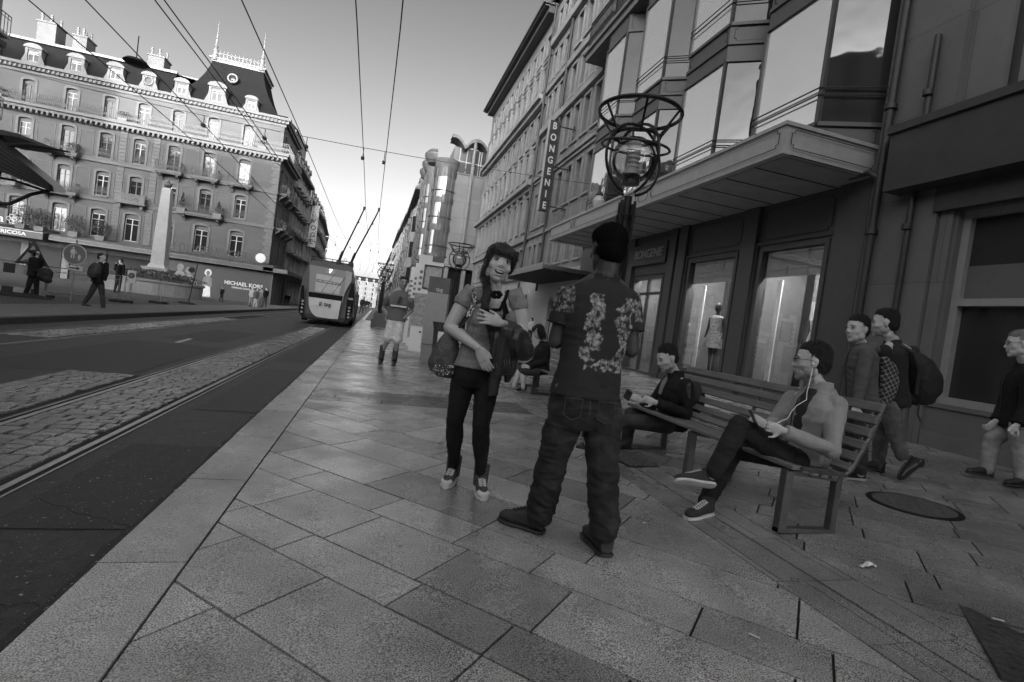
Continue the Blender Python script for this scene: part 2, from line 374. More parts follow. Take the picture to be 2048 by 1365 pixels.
# loose grit and leaf scraps on the asphalt
rnd = random.Random(77); mb = MB()
for i in range(1500):
    y = 1.3+abs(rnd.gauss(0, 3.2)); x = rnd.uniform(-1.7, -1.0) if rnd.random() < .75 else rnd.uniform(-4.5, -2.8)
    s_ = rnd.uniform(.002, .0065)*(2.2 if rnd.random() < .06 else 1); a = rnd.uniform(0, 6.3); z = zr(x)+.006
    mb.add([(x+s_*math.cos(a), y+s_*math.sin(a), z), (x-s_*.6*math.sin(a), y+s_*.6*math.cos(a), z+.002), (x-s_*math.cos(a), y-s_*math.sin(a), z), (x+s_*.6*math.sin(a), y-s_*.6*math.cos(a), z+.001)], [(0, 1, 2, 3)])
tag(mb.build('road_grit', mat('grit', .32, .8, .6, 30)), 'pale grit and leaf scraps strewn over the dark asphalt beside the rails', 'grit', kind='stuff')
# cracks in the asphalt
for (x0, y0, x1, y1) in ((-1.65, 3.3, -1.0, 2.9), (-1.66, 2.35, -1.02, 2.2), (-1.6, 5.2, -1.0, 5.35), (-4.6, 9, -2.9, 9.5)):
    mb = MB(); n = 24; L_ = []
    for k in range(n+1):
        t_ = k/n; L_.append((x0+(x1-x0)*t_, y0+(y1-y0)*t_+.05*noise.noise((x0+t_*7, y0, 0))))
    mb.add([(a, b-.003, zr(a)+.0055) for a, b in L_]+[(a, b+.003+.003*noise.noise((a*20, b, 0)), zr(a)+.0055) for a, b in L_], [(k, k+1, n+2+k, n+1+k) for k in range(n)]); tag(mb.build('road_crack', joint), kind='structure')
# granite setts between and beside the rails, one small stone each
SETT = slab_mat('granite_setts', .17, speck=90, contrast=.5)
def setts(x0, x1, y0, y1, sw, sl, seed, dz=.016, far=False):
    rnd = random.Random(seed); mb = MB(); tv = []; y = y0
    while y < y1:
        x = x0+rnd.uniform(-.04, .0)
        while x < x1:
            ww = sw*rnd.uniform(.8, 1.2); xa, xb = max(x, x0), min(x+ww, x1); g_ = .007
            if xb-xa > .05:
                j = [rnd.uniform(-.012, .012) for _ in range(8)]; h = rnd.uniform(-.002, .003)
                q = [(xa+g_+j[0], y+g_+j[1]), (xb-g_+j[2], y+g_+j[3]), (xb-g_+j[4], y+sl-g_+j[5]), (xa+g_+j[6], y+sl-g_+j[7])]
                cx = sum(p[0] for p in q)/4; cyy = sum(p[1] for p in q)/4
                top = [(cx+(p[0]-cx)*.93, cyy+(p[1]-cyy)*.93) for p in q]
                mb.add([(a, b, zr(a)+dz+h) for a, b in top]+[(a, b, zr(a)+dz-.012) for a, b in q],
                       [(0, 1, 2, 3), (4, 5, 1, 0), (5, 6, 2, 1), (6, 7, 3, 2), (7, 4, 0, 3)]); tv += [rnd.uniform(.75, 1.2)]*5
            x += ww
        y += sl
    me = mb.mesh('cobblestones', SETT, smooth=False); tone_attr(me, tv); return tag(link('cobblestones', me), kind='structure')
RN, RL = -1.80, -2.68                                     # near track grooves
strip('cobble_bed', [RL+.06, RN-.08], -4, 34, joint, -ROAD_DROP+.0045)
setts(RL+.09, RN-.10, 1.5, 24, .15, .12, 21)
strip('cobble_bed', [RL-.85, RL-.09], 4.6, 7.6, joint, -ROAD_DROP+.0045)
setts(RL-.85, RL-.12, 4.7, 7.5, .15, .12, 22)
strip('cobble_bed', [-6.1, -5.45], 11, 30, joint, -ROAD_DROP+.0045)
setts(-6.1, -5.45, 11, 24, .16, .13, 23)
railm = mat('rail_steel', .42, .28, .25, 3, .1, 60, metal=.95, stretch=(8, .2, 1))
def rail(x, side):                                        # head, groove and guard lip, sunk in the road
    mb = MB(); z = zr(x)
    a, b_ = (x-.06, x-.018), (x+.018, x+.034)
    if side < 0: a, b_ = (x-.034, x-.018), (x+.018, x+.06)
    mb.box(*a, -6, 400, z-.03, z+.009); mb.box(*b_, -6, 400, z-.03, z+.007)
    mb.mi = 1; mb.box(x-.018, x+.018, -6, 400, z-.03, z+.0045)
    return tag(mb.build('tram_rail', [railm, mat('rail_groove', .008, .9, .2)]), kind='structure')
for x, s_ in ((RN, 1), (RL, -1), (-5.32, 1), (-6.2, -1)): rail(x, s_)
wm = mat('worn_road_paint', .45, .7, .45, 25, .2, 60)
mb = MB(); mb.add([(-6.42, 6, zr(-6.42)+.004), (-6.36, 6, zr(-6.36)+.004), (-6.36, 60, zr(-6.36)+.004), (-6.42, 60, zr(-6.42)+.004)], [(0, 1, 2, 3)])
mb.add([(-3.9, 12.2, zr(-3.9)+.005), (-3.8, 12.2, zr(-3.8)+.005), (-3.9, 13.4, zr(-3.9)+.005), (-4.0, 13.4, zr(-3.9)+.005)], [(0, 1, 2, 3)])
tag(mb.build('road_marking', wm), kind='structure')
# far pavement and cobbled square
zf = lambda x: zg(x)+.09
strip('far_pavement', [-9.6, -7.3], -40, 400, mat('far_slabs', .17, .75, .2, 20, .3, dirt=.2), .09)
mb = MB(); y = -2.0
mb.box(-7.3, -7.12, -40, 400, zg(-7.3)-.2, zg(-7.3)+.093)
tag(mb.build('far_kerb', mat('far_kerb_stone', .055, .8, .3, 8, .3)), kind='structure')
sq = stone_mat('square_setts', .12, .14, .12, .35, .3, .012)
N_ = sq.node_tree.nodes
# setts lie flat: feed x and y to the brick pattern
for n in N_:
    if n.type == 'COMBXYZ':
        sp = [k for k in N_ if k.type == 'SEPXYZ'][0]; sq.node_tree.links.new(sp.outputs[0], n.inputs[0]); sq.node_tree.links.new(sp.outputs[1], n.inputs[1])
strip('cobbled_square', [-60, -30, -14, -9.6], -10, 58.1, sq, .092)
strip('right_pavement', [2.7, 9.5], 42, 200, mat('far_slabs', .12), -.004)
strip('right_pavement', [-.64, 2.7], 42, 200, mat('far_slabs', .12), -.005)
strip('right_pavement', [2.6, 7.72], -8, -1.5, mat('far_slabs', .12), -.005)
# ------------------------------------------------------------------ facades: local x along the wall, outward is -y, z up
def grid_wall(mb, u0, u1, z0, z1, ops, y=0, depth=.28, arch=0):
    us = sorted({u0, u1, *[o[0] for o in ops], *[o[1] for o in ops]}); zs = sorted({z0, z1, *[o[2] for o in ops], *[o[3] for o in ops]})
    us = [u for u in us if u0-1e-6 <= u <= u1+1e-6]; zs = [z for z in zs if z0-1e-6 <= z <= z1+1e-6]
    for i in range(len(us)-1):
        for j in range(len(zs)-1):
            a, b, c, d = us[i], us[i+1], zs[j], zs[j+1]; cu, cz = (a+b)/2, (c+d)/2
            if any(o[0] < cu < o[1] and o[2] < cz < o[3] for o in ops): continue
            mb.quad((a, y, c), (b, y, c), (b, y, d), (a, y, d))
    for a, b, c, d in [o[:4] for o in ops]:
        Y = y+depth
        mb.quad((a, y, c), (a, y, d), (a, Y, d), (a, Y, c)); mb.quad((b, y, d), (b, y, c), (b, Y, c), (b, Y, d))
        mb.quad((a, y, d), (b, y, d), (b, Y, d), (a, Y, d)); mb.quad((b, y, c), (a, y, c), (a, Y, c), (b, Y, c))
        if arch:                                          # a shallow arch filling the opening's head
            n = 6; r = [(a+(b-a)*k/n, d-arch*(1-math.sin(math.pi*k/n))) for k in range(n+1)]
            mb.prism([(a, d-.001)]+r+[(b, d-.001)], y+.002, Y)
WF = mat('white_window_paint', .42, .5, .1, 5); WD = mat('dark_window_paint', .06, .5, .2, 5); BL = mat('roller_blind_box', .05, .6, .2, 8)
CURT = mat('net_curtain', .3, .8, .25, 3, .2, stretch=(6, 1, 1))
WINC = {}
def window(parent, u, z, wd, ht, y=.2, fm=None, blind=.22, curtain=True, style='fr'):
    """a window part: frame mesh with its pane and blind as sub-parts; repeats share mesh data"""
    key = (round(wd, 2), round(ht, 2), fm.name if fm else '', round(blind, 2), style)
    if key not in WINC:
        m = MB(); t = .055 if style == 'fr' else .04
        m.frame(-wd/2, wd/2, 0, .06, 0, ht-blind, t)
        if style == 'fr': m.box(-.035, .035, -.012, .05, t, ht-blind-t); m.box(-wd/2+t, -.035, .004, .04, ht*.62, ht*.62+.04); m.box(.035, wd/2-t, .004, .04, ht*.62, ht*.62+.04)
        p = MB(); p.quad((-wd/2+t, .035, t), (wd/2-t, .035, t), (wd/2-t, .035, ht-blind-t), (-wd/2+t, .035, ht-blind-t))
        q = None
        if blind: q = MB(); q.box(-wd/2, wd/2, -.04, .08, ht-blind, ht)
        WINC[key] = (m.mesh('window', fm or WF), p.mesh('pane', GLASSD), q.mesh('blind_box', BL) if q else None)
    a, b, c = WINC[key]
    o = link('window', a, parent, (u, y, z)); link('pane', b, o)
    if c: link('blind_box', c, o)
    return o
def iron_rail(mb, x0, x1, y, z0, z1, step=.13, r=.011, curls=True):
    mb.box(x0, x1, y-.02, y+.02, z1-.03, z1); mb.box(x0, x1, y-.015, y+.015, z0+.04, z0+.06); mb.box(x0, x1, y-.012, y+.012, z1-.18, z1-.16)
    n = max(2, int((x1-x0)/step))
    for i in range(n+1):
        x = x0+(x1-x0)*i/n; mb.box(x-r, x+r, y-r, y+r, z0, z1-.03)
        if curls and i < n:
            mb.box(x+step*.3, x+step*.7, y-.008, y+.008, z0+.25, z0+.5)
def rail_side(mb, x, y0, y1, z0, z1, step=.13, r=.011):
    mb.box(x-.02, x+.02, y0, y1, z1-.03, z1); mb.box(x-.012, x+.012, y0, y1, z1-.18, z1-.16)
    n = max(2, int(abs(y1-y0)/step))
    for i in range(n+1): y = y0+(y1-y0)*i/n; mb.box(x-r, x+r, y-r, y+r, z0, z1-.03)
STL = stone_mat('pale_limestone', .085, 1.4, .36, .8, .08, .01)
STP = mat('limestone_trim', .115, .8, .12, 6, .15, dirt=.2)
SLT = mat('slate_roof', .011, .9, .35, 30, .5, 60, stretch=(1, 1, 4), spec=.02)
ZINC = mat('zinc', .09, .5, .2, 6, .1)
CHIM = mat('chimney_render', .11, .85, .15, 4, .2, dirt=.3)
LB0 = (-10.94, 58.0)
B1 = thing('corner_building', 'pale stone corner block with slate mansard tower, iron balconies and dormers across the square', 'building', (LB0[0], LB0[1], -.25))
ZB = .25
def lb_build():
    U = [-3.2, -6.35, -9.4, -12.3, -15.05, -18.1, -21.4, -24.6, -27.8, -31, -34]
    z = lambda v: v+ZB
    ops = []
    for i, u in enumerate(U):
        ops += [(u-.58, u+.58, z(4.15), z(6.7)), (u-.5, u+.5, z(8.0), z(10.25)), (u-.5, u+.5, z(11.5), z(13.82)), (u-.46, u+.46, z(15.15), z(17.2))]
    mb = MB(); grid_wall(mb, -37, 0, z(3.0), z(18.0), ops, arch=.13)
    mb.box(-37, -.3, .3, 14, z(-.5), z(18.0))
    for zz, h in ((3.0, 0),): mb.box(-37, 0, .0, .3, z(17.995), z(18.0))
    wall = mb.build('wall', STL, B1)
    for (w_, a, b) in ((.58, 4.15, 6.7), (.5, 8.0, 10.25), (.5, 11.5, 13.82), (.46, 15.15, 17.2)):
        q = MB(); t = .2; hh = b-a; q.box(-w_-t, -w_, -.06, -.002, -.05, hh); q.box(w_, w_+t, -.06, -.002, -.05, hh); n = 8
        ro = [((w_+t)*math.cos(math.pi*k/n), hh-.12+.36*math.sin(math.pi*k/n)) for k in range(n+1)]; ri = [(w_*math.cos(math.pi*k/n), hh-.13+.13*math.sin(math.pi*k/n)) for k in range(n+1)]
        for k in range(n): q.prism([ri[k], ro[k], ro[k+1], ri[k+1]], -.07, -.003)
        if a > 5: q.box(-w_-.1, w_+.1, -.12, 0, -.16, -.04)
        me = q.mesh('window_surround', STP)
        for u in U: link('window_surround', me, B1, (u, 0, z(a)))
    tr = MB()                                             # quoins, strings, panels
    for a, b, p in ((7.45, 7.7, .14), (11.0, 11.32, .16)): tr.box(-37, .1, -p, -.002, z(a), z(b)); tr.box(-37, .14, -p-.05, -.001, z(b), z(b+.07))
    for i in range(len(U)-1):                             # recessed-looking panels between windows
        c = (U[i]+U[i+1])/2; hw = (U[i]-U[i+1])/2-.95
        for a, b in ((8.1, 10.3), (11.6, 13.8)): tr.frame(c-hw, c+hw, -.035, -.002, z(a), z(b), .05)
        tr.frame(c-hw, c+hw, -.035, -.002, z(4.6), z(6.8), .05)
    for k in range(32):                                   # corner quoins
        a = 4.0+k*.345
        if a < 14.2: tr.box(-.75 if k % 2 else -.55, .05, -.07, -.001, z(a), z(a+.3))
    for uq in (-10.9, -13.65):
        for k in range(32):
            a = 4.0+k*.345
            if a < 14.2: tr.box(uq-.28, uq+.28, -.06, -.001, z(a), z(a+.3))
    tr.build('facade_moulding', STP, B1)
    led = MB(); led.box(-37, .85, -.8, -.001, z(14.75), z(15.02)); led.box(-37, .7, -.6, -.002, z(14.5), z(14.75)); led.box(-37, .2, -.2, -.003, z(14.25), z(14.5))
    x = -36.8
    while x < .5: led.box(x, x+.16, -.62, -.2, z(14.27), z(14.5)); x += .42
    led.build('balcony_ledge', STP, B1)
    cor = MB(); cor.box(-37, .6, -.55, -.001, z(18.3), z(18.55)); cor.box(-37, .35, -.32, -.002, z(18.0), z(18.3)); cor.box(-37, .15, -.1, -.003, z(17.75), z(18.0))
    x = -36.8
    while x < .3: cor.box(x, x+.14, -.45, -.1, z(18.02), z(18.28)); x += .36
    cor.build('cornice', STP, B1)
    ir = MB(); iron_rail(ir, -37, .8, -.72, z(15.02), z(15.95), .16); ir.build('long_balcony_rail', IRON, B1)
    # small balconies
    bal = [(-18.15, 11.0, 1.3), (-9.5, 11.0, 1.15), (-6.4, 11.0, 1.2), (-3.3, 11.0, 1.15), (-18.1, 7.45, 1.5), (-6.4, 7.45, 1.95), (-24.6, 11.0, 1.2), (-24.6, 7.45, 1.3)]
    for u, zz, hw in bal:
        b = MB(); b.box(u-hw, u+hw, -.85, -.15, z(zz+.1), z(zz+.28)); b.box(u-hw+.1, u+hw-.1, -.75, -.15, z(zz-.02), z(zz+.1))
        for s in (-1, 1): b.prism([(-.1, z(zz-.55)), (-.1, z(zz)), (-.75, z(zz)), (-.6, z(zz-.2)), (-.3, z(zz-.3))], u+s*(hw-.45)-.12, u+s*(hw-.45)+.12, 'x')
        o = b.build('balcony', STP, B1)
        r = MB(); iron_rail(r, u-hw+.05, u+hw-.05, -.8, z(zz+.28), z(zz+1.15), .13)
        for s in (-1, 1): rail_side(r, u+s*(hw-.05), -.8, -.16, z(zz+.28), z(zz+1.15))
        r.build('railing', IRON, o)
    b = MB(); u, zz = -12.35, 7.45; b.box(u-1.25, u+1.25, -.8, -.15, z(zz+.1), z(zz+.26)); b.box(u-1.2, u+1.2, -.75, -.62, z(zz+.26), z(zz+.95)); b.box(u-1.27, u+1.27, -.82, -.55, z(zz+.95), z(zz+1.05))
    for s in (-1, 1): b.box(u+s*.9-.12, u+s*.9+.12, -.6, -.1, z(zz-.25), z(zz+.1))
    for k in range(3): b.ring((u-.5+k*.5, -.77, z(zz+.6)), .17, .03, 14, 5, Matrix.Rotation(R_(90), 3, 'X'))
    b.build('balcony', STP, B1)
    for i, u in enumerate(U):
        window(B1, u, z(4.15), 1.16, 2.55, .2, WF, .42); 
        if i not in (3,): 
            g_ = MB()
        window(B1, u, z(8.0), 1.0, 2.25, .2, WD if i % 2 else WF, .36); window(B1, u, z(11.5), 1.0, 2.32, .2, WD if i % 3 else WF, .36); window(B1, u, z(15.15), .92, 2.05, .2, WF if i % 2 else WD, .34)
    gm = MB(); iron_rail(gm, -.5, .5, -.02, 0, .8, .1); gm = gm.mesh('window_guard', IRON)
    for i, u in enumerate(U):                             # window guards without balconies
        for zz, hs in ((8.0, [-18.1, -6.35, -12.3, -24.6]), (11.5, [-18.1, -9.4, -6.35, -3.2, -24.6])):
            if not any(abs(u-h) < .1 for h in hs): link('window_guard', gm, B1, (u, 0, z(zz)))
    # roofs
    rf = MB(); a = 18.55
    rf.add([(-37, .1, z(a)), (-10.3, .1, z(a)), (-10.3, .95, z(20.85)), (-37, .95, z(20.85)), (-37, 5.2, z(22.1)), (-9.0, 5.2, z(22.1)), (-37, 14, z(18.5)), (-9, 14, z(18.5))],
           [(0, 1, 2, 3), (3, 2, 5, 4), (4, 5, 7, 6)])
    roof = rf.build('roof', SLT, B1)
    zn = MB(); zn.box(-37, -10.2, .72, 1.05, z(20.85), z(21.07)); zn.box(-37, -9.2, 5.05, 5.35, z(22.1), z(22.25)); zn.build('ridge_flashing', ZINC, roof)
    # the tower roof: curved mansard
    tw = MB(); rings = []
    for t in [0, .15, .3, .5, .7, .85, 1]:
        k = t+.16*math.sin(math.pi*t); x0, x1 = -10.35+2.5*k, -.55-2.55*k; y0, y1 = .1+2.4*k, 9-2.4*k; zz = 18.55+4.95*t
        rings.append([(x0, y0, z(zz)), (x1, y0, z(zz)), (x1, y1, z(zz)), (x0, y1, z(zz))])
    tw.loft(rings); tower = tw.build('tower_roof', SLT, B1)
    cr = MB(); cr.box(-7.95, -3.0, 2.4, 6.7, z(23.5), z(23.8)); cr.box(-8.1, -2.85, 2.3, 6.8, z(23.8), z(23.92))
    for i in range(13):
        x = -7.6+i*.36; cr.box(x-.02, x+.02, 2.4, 2.44, z(23.92), z(24.55)); cr.ring((x+.18, 2.42, z(24.2)), .13, .02, 10, 4, Matrix.Rotation(R_(90), 3, 'X')); cr.ball((x, 2.42, z(24.6)), .06, 6, 4)
    cr.box(-7.7, -3.2, 2.4, 2.44, z(24.35), z(24.39))
    cr.build('roof_cresting', ZINC, tower)
    for x in (-7.65, -3.3):
        f = MB(); f.lathe([(.3, 0), (.3, .5), (.2, .6), (.24, 1.0), (.12, 1.2), (.2, 1.35), (.08, 1.6), (.13, 1.9), (.05, 2.2), (.09, 2.4), (.03, 2.8), (.05, 3.0), (.015, 4.0)], (x, 2.5, z(23.6)), 10); f.build('finial', ZINC, tower, True)
    oe = MB(); oe.ring((-5.6, 1.55, z(21.9)), .42, .1, 18, 6, Matrix.Rotation(R_(80), 3, 'X')); oe.mi = 1; oe.ball((-5.6, 1.7, z(21.9)), .34, 12, 6, (1, .3, 1)); oe.build('round_window', [ZINC, GLASSD], tower)
    # dormers
    for i, (u, s, typ) in enumerate([(-3.25, .85, 'r'), (-6.35, 1.18, 'r'), (-9.4, .95, 'r'), (-12.15, .9, 'o'), (-14.9, 1, 'r'), (-18.0, 1, 'r'), (-21.3, 1, 'r'), (-24.6, 1, 'r'), (-27.8, 1, 'r'), (-31, 1, 'r')]):
        d = MB(); zb = 18.6; h = 1.35*s; hw = .42*s
        d.box(u-hw-.2*s, u-hw, -.1, 1.3, z(zb), z(zb+h)); d.box(u+hw, u+hw+.2*s, -.1, 1.3, z(zb), z(zb+h)); d.box(u-hw, u+hw, -.1, 1.3, z(zb), z(zb+.22)); d.box(u-hw, u+hw, -.1, 1.3, z(zb+h-.1), z(zb+h))
        n = 8; arc = [(u+(hw+.32*s)*math.cos(math.pi*k/n), z(zb+h)+.42*s*math.sin(math.pi*k/n)) for k in range(n+1)]; d.prism(arc, -.22, 1.5)
        for sg in (-1, 1): d.prism([(u+sg*(hw+.2*s), z(zb)), (u+sg*(hw+.5*s), z(zb)), (u+sg*(hw+.38*s), z(zb+.35)), (u+sg*(hw+.2*s), z(zb+.8*s))], -.08, .1)
        o = d.build('dormer', STP, B1)
        if typ == 'r': window(o, u, z(zb+.22), hw*2, h-.3, .02, WF, .2*s)
        else:
            q = MB(); q.ring((u, -.12, z(zb+.75)), .36, .08, 16, 6, Matrix.Rotation(R_(90), 3, 'X')); q.mi = 1; q.box(u-hw, u+hw, -.08, .1, z(zb+.2), z(zb+h-.1)); q.build('round_window', [STP, GLASSD], o)
    for x0, x1, za, zb2, yy in ((-22.5, -21.0, 20.6, 23.3, 2.2), (-19.4, -18.3, 20.8, 22.6, 1.8), (-13.2, -11.8, 20.6, 22.4, 1.8), (-30, -28.6, 20.8, 23, 2)):
        c = MB(); c.box(x0, x1, yy, yy+1.6, z(za-.8), z(zb2)); c.box(x0-.08, x1+.08, yy-.08, yy+1.68, z(zb2), z(zb2+.15)); o = c.build('chimney', CHIM, B1)
        p = MB(); nn = 4
        for k in range(nn):
            xx = x0+.2+(x1-x0-.4)*k/(nn-1); p.lathe([(.12, 0), (.1, .45), (.14, .5), (.14, .56), (.08, .6), (.13, .75)], (xx, yy+.3+(k % 2)*.8, z(zb2+.15)), 8)
        p.build('chimney_pots', mat('clay_pots', .12, .8), o)
    for x in (-20.3, -16.2, -14.2, -11.1):
        s = MB(); s.obox((x-.35, 2.6, z(21.42)), (x+.35, 2.6, z(21.42)), .6, .08, (0, -.3, 1)); s.build('skylight', ZINC, roof)
    # side facade along the street: local x is now the depth, so build it turned
    sd = MB(); ops = [];
    for i in range(3):
        c = 1.6+i*2.9
        for a, b in ((4.15, 6.6), (8.0, 10.25), (11.5, 13.8), (15.15, 17.2)): ops.append((c-.5, c+.5, z(a), z(b)))
    grid_wall(sd, 0, 9, z(0), z(18), ops)
    sd.v = [(-p[1], p[0], p[2]) for p in sd.v]; sd.build('side_wall', STL, B1)
    ss = MB(); ss.box(0, .75, 0, 9, z(14.75), z(15.02)); ss.box(0, .5, 0, 9, z(14.5), z(14.75)); ss.box(0, .5, 0, 9, z(18.2), z(18.5)); ss.box(0, .14, 0, 9, z(11.0), z(11.3)); ss.box(0, .14, 0, 9, z(7.45), z(7.7)); ss.box(.0, .3, .0, 9, z(18.0), z(18.2)); ss.build('side_cornice', STP, B1)
    si = MB(); rail_side(si, .7, 0, 9, z(15.02), z(15.95), .16)
    for i in range(3):
        c = 1.6+i*2.9
        for a in (7.45, 11.0):
            si.mi = 1; si.box(.0, .85, c-1.0, c+1.0, z(a+.1), z(a+.28)); si.prism([(.1, z(a-.45)), (.1, z(a+.1)), (.75, z(a+.1)), (.3, z(a-.25))], c-.8, c-.55); si.prism([(.1, z(a-.45)), (.1, z(a+.1)), (.75, z(a+.1)), (.3, z(a-.25))], c+.55, c+.8); si.mi = 0
            rail_side(si, .8, c-.95, c+.95, z(a+.28), z(a+1.15)); iron_rail(si, .05, .8, c-.95, z(a+.28), z(a+1.15), .13, curls=False)
    si.build('side_balconies', [IRON, STP], B1)
    for i in range(3):
        c = 1.6+i*2.9
        for a, b in ((4.15, 6.6), (8.0, 10.25), (11.5, 13.8), (15.15, 17.2)):
            o = window(B1, 0, 0, 1.0, round(b-a, 2), 0, WD, .34); o.location = (-.2, c, z(a)); o.rotation_euler = (0, 0, R_(90))
    # ground floor: dark shop fronts under a long metal awning
    gf = MB(); gf.box(-37, -17.6, .01, .3, z(-.2), z(3.0)); gf.build('shop_front', mat('dark_shop_glass', .02, .5, .3, 2, 0, spec=.2), B1)
    gp = MB()
    for x in (-17.2, -14.3, -9.0, -20.4, -23.6, -26.8, -30): gp.box(x-.28, x+.28, -.12, .012, z(-.3), z(3.0))
    gp.box(-37, 0, -.05, .008, z(2.6), z(3.0)); gp.build('pier', mat('grey_pier', .14, .7, .15, 5), B1)
    g2 = MB(); g2.box(-17.0, -8.4, .02, .3, z(-.2), z(2.6)); g2.build('shop_front', mat('dark_shop_glass', .02), B1)
    aw = MB(); aw.prism([(-2.2, z(3.1)), (-2.2, z(3.5)), (-1.9, z(3.68)), (-.05, z(3.85)), (-.05, z(3.0)), (-1.2, z(3.02))], -17.6, .9, 'x')
    for k in range(3): aw.box(-17.6, .92, -2.24+k*.04, -2.2, z(3.12+k*.12), z(3.16+k*.12))
    aw.box(0, 2.2, -2.2, 9, z(3.1), z(3.5))
    for k in range(3): aw.box(2.2, 2.24, -2.2, 9, z(3.12+k*.12), z(3.16+k*.12))
    aw.build('awning', mat('awning_metal', .12, .5, .15, 4, .1, metal=.3), B1)
    a2 = MB(); a2.prism([(-2.5, z(3.0)), (-2.5, z(3.55)), (-.05, z(4.0)), (-.05, z(2.95))], -37, -17.9, 'x'); a2.build('dark_awning', DARKP, B1)
    a3 = MB(); a3.box(-37, -17.9, -2.53, -2.5, z(3.56), z(3.62)); a3.build('awning_edge', WF, B1)
    LT = mat('sign_white', .6, .5, .08)
    for x in (-20.2, -25.0, -29.5): text('awning_lettering', 'TRICOSA', .42, LT, B1, (x, -2.53, z(3.28)), (R_(90), 0, 0), .01, bold=.008, sx=1.25)
    text('script_sign', 'ricosa', .95, LT, B1, (-22.2, -2.35, z(4.35)), (R_(90), 0, 0), .02, sx=1.15)
    ts = MB(); ts.obox((-24.1, -2.35, z(4.75)), (-23.2, -2.35, z(4.85)), .03, .06); ts.obox((-23.9, -2.35, z(4.82)), (-24.1, -2.35, z(4.1)), .03, .06)
    cx = -20.35
    for a in range(4): ts.ring((cx+.22*math.cos(a*1.57), -2.35, z(4.45)+.22*math.sin(a*1.57)), .16, .025, 10, 4, Matrix.Rotation(R_(90), 3, 'X'))
    ts.build('script_sign', LT, B1)
    text('roof_lettering', 'RENTES GENEVOISES', .92, DARKP, B1, (-5.2, -2.05, z(4.25)), (R_(90), 0, 0), .05, bold=.012, sx=.98)
    rl = MB()
    for k in range(9): x = -9.6+k*1.1; rl.box(x-.03, x+.03, -2.1, -2.04, z(3.5), z(4.0))
    rl.box(-9.8, -.7, -2.08, -2.04, z(3.86), z(3.9)); rl.build('lettering_frame', DARKP, B1)
    cl = MB(); cl.lathe([(.01, -.06), (.45, -.06), (.45, .06), (.01, .06)], (0, 0, 0), 20); cl.v = [(p[0]-.35, p[2]-2.1, p[1]+z(4.3)) for p in cl.v]; cl.build('round_sign', LT, B1)
lb_build()
# ------------------------------------------------------------------ right-hand row, wall line X = 7.7 (local x runs towards the camera)
XW = 7.7
CLAD = mat('dark_painted_cladding', .075, .42, .12, 8, .05); CLADL = mat('painted_metal_fascia', .36, .45, .12, 6, .05)
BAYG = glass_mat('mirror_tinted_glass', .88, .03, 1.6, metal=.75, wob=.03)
BAYD = glass_mat('dim_reflection_glass', .07, .03, 1.5, metal=.5, wob=.03)  # darkened copy of the bay glass, its colour standing for a dark reflection
SHOPG = clear_mat('shop_window_glass', .9, .2)
INT = mat('shop_interior_white', .5, .8, .1, 2); INTG = mat('shop_interior_grey', .22, .8, .15, 2)
SHOPL = emit_mat('shop_lamp', 20.0)
PANEL = mat('white_panel', .8, .6, .05)
def inset(mb, fn, a0, a1, z0, z1, cut=.06, r=.008):      # a thin line outline with notched corners; fn maps (a, z) to a point
    p = [(a0+cut, z0), (a1-cut, z0), (a1-cut, z0+cut), (a1, z0+cut), (a1, z1-cut), (a1-cut, z1-cut), (a1-cut, z1), (a0+cut, z1), (a0+cut, z1-cut), (a0, z1-cut), (a0, z0+cut), (a0+cut, z0+cut)]
    mb.tube([fn(a, z) for a, z in p], r, 4, closed=True)
SB_Y = 19.8
SB = thing('fashion_store', 'dark clad store with shop windows, long flat canopy and faceted mirror glass bays above', 'building', (XW, SB_Y, 0), -R_(90))
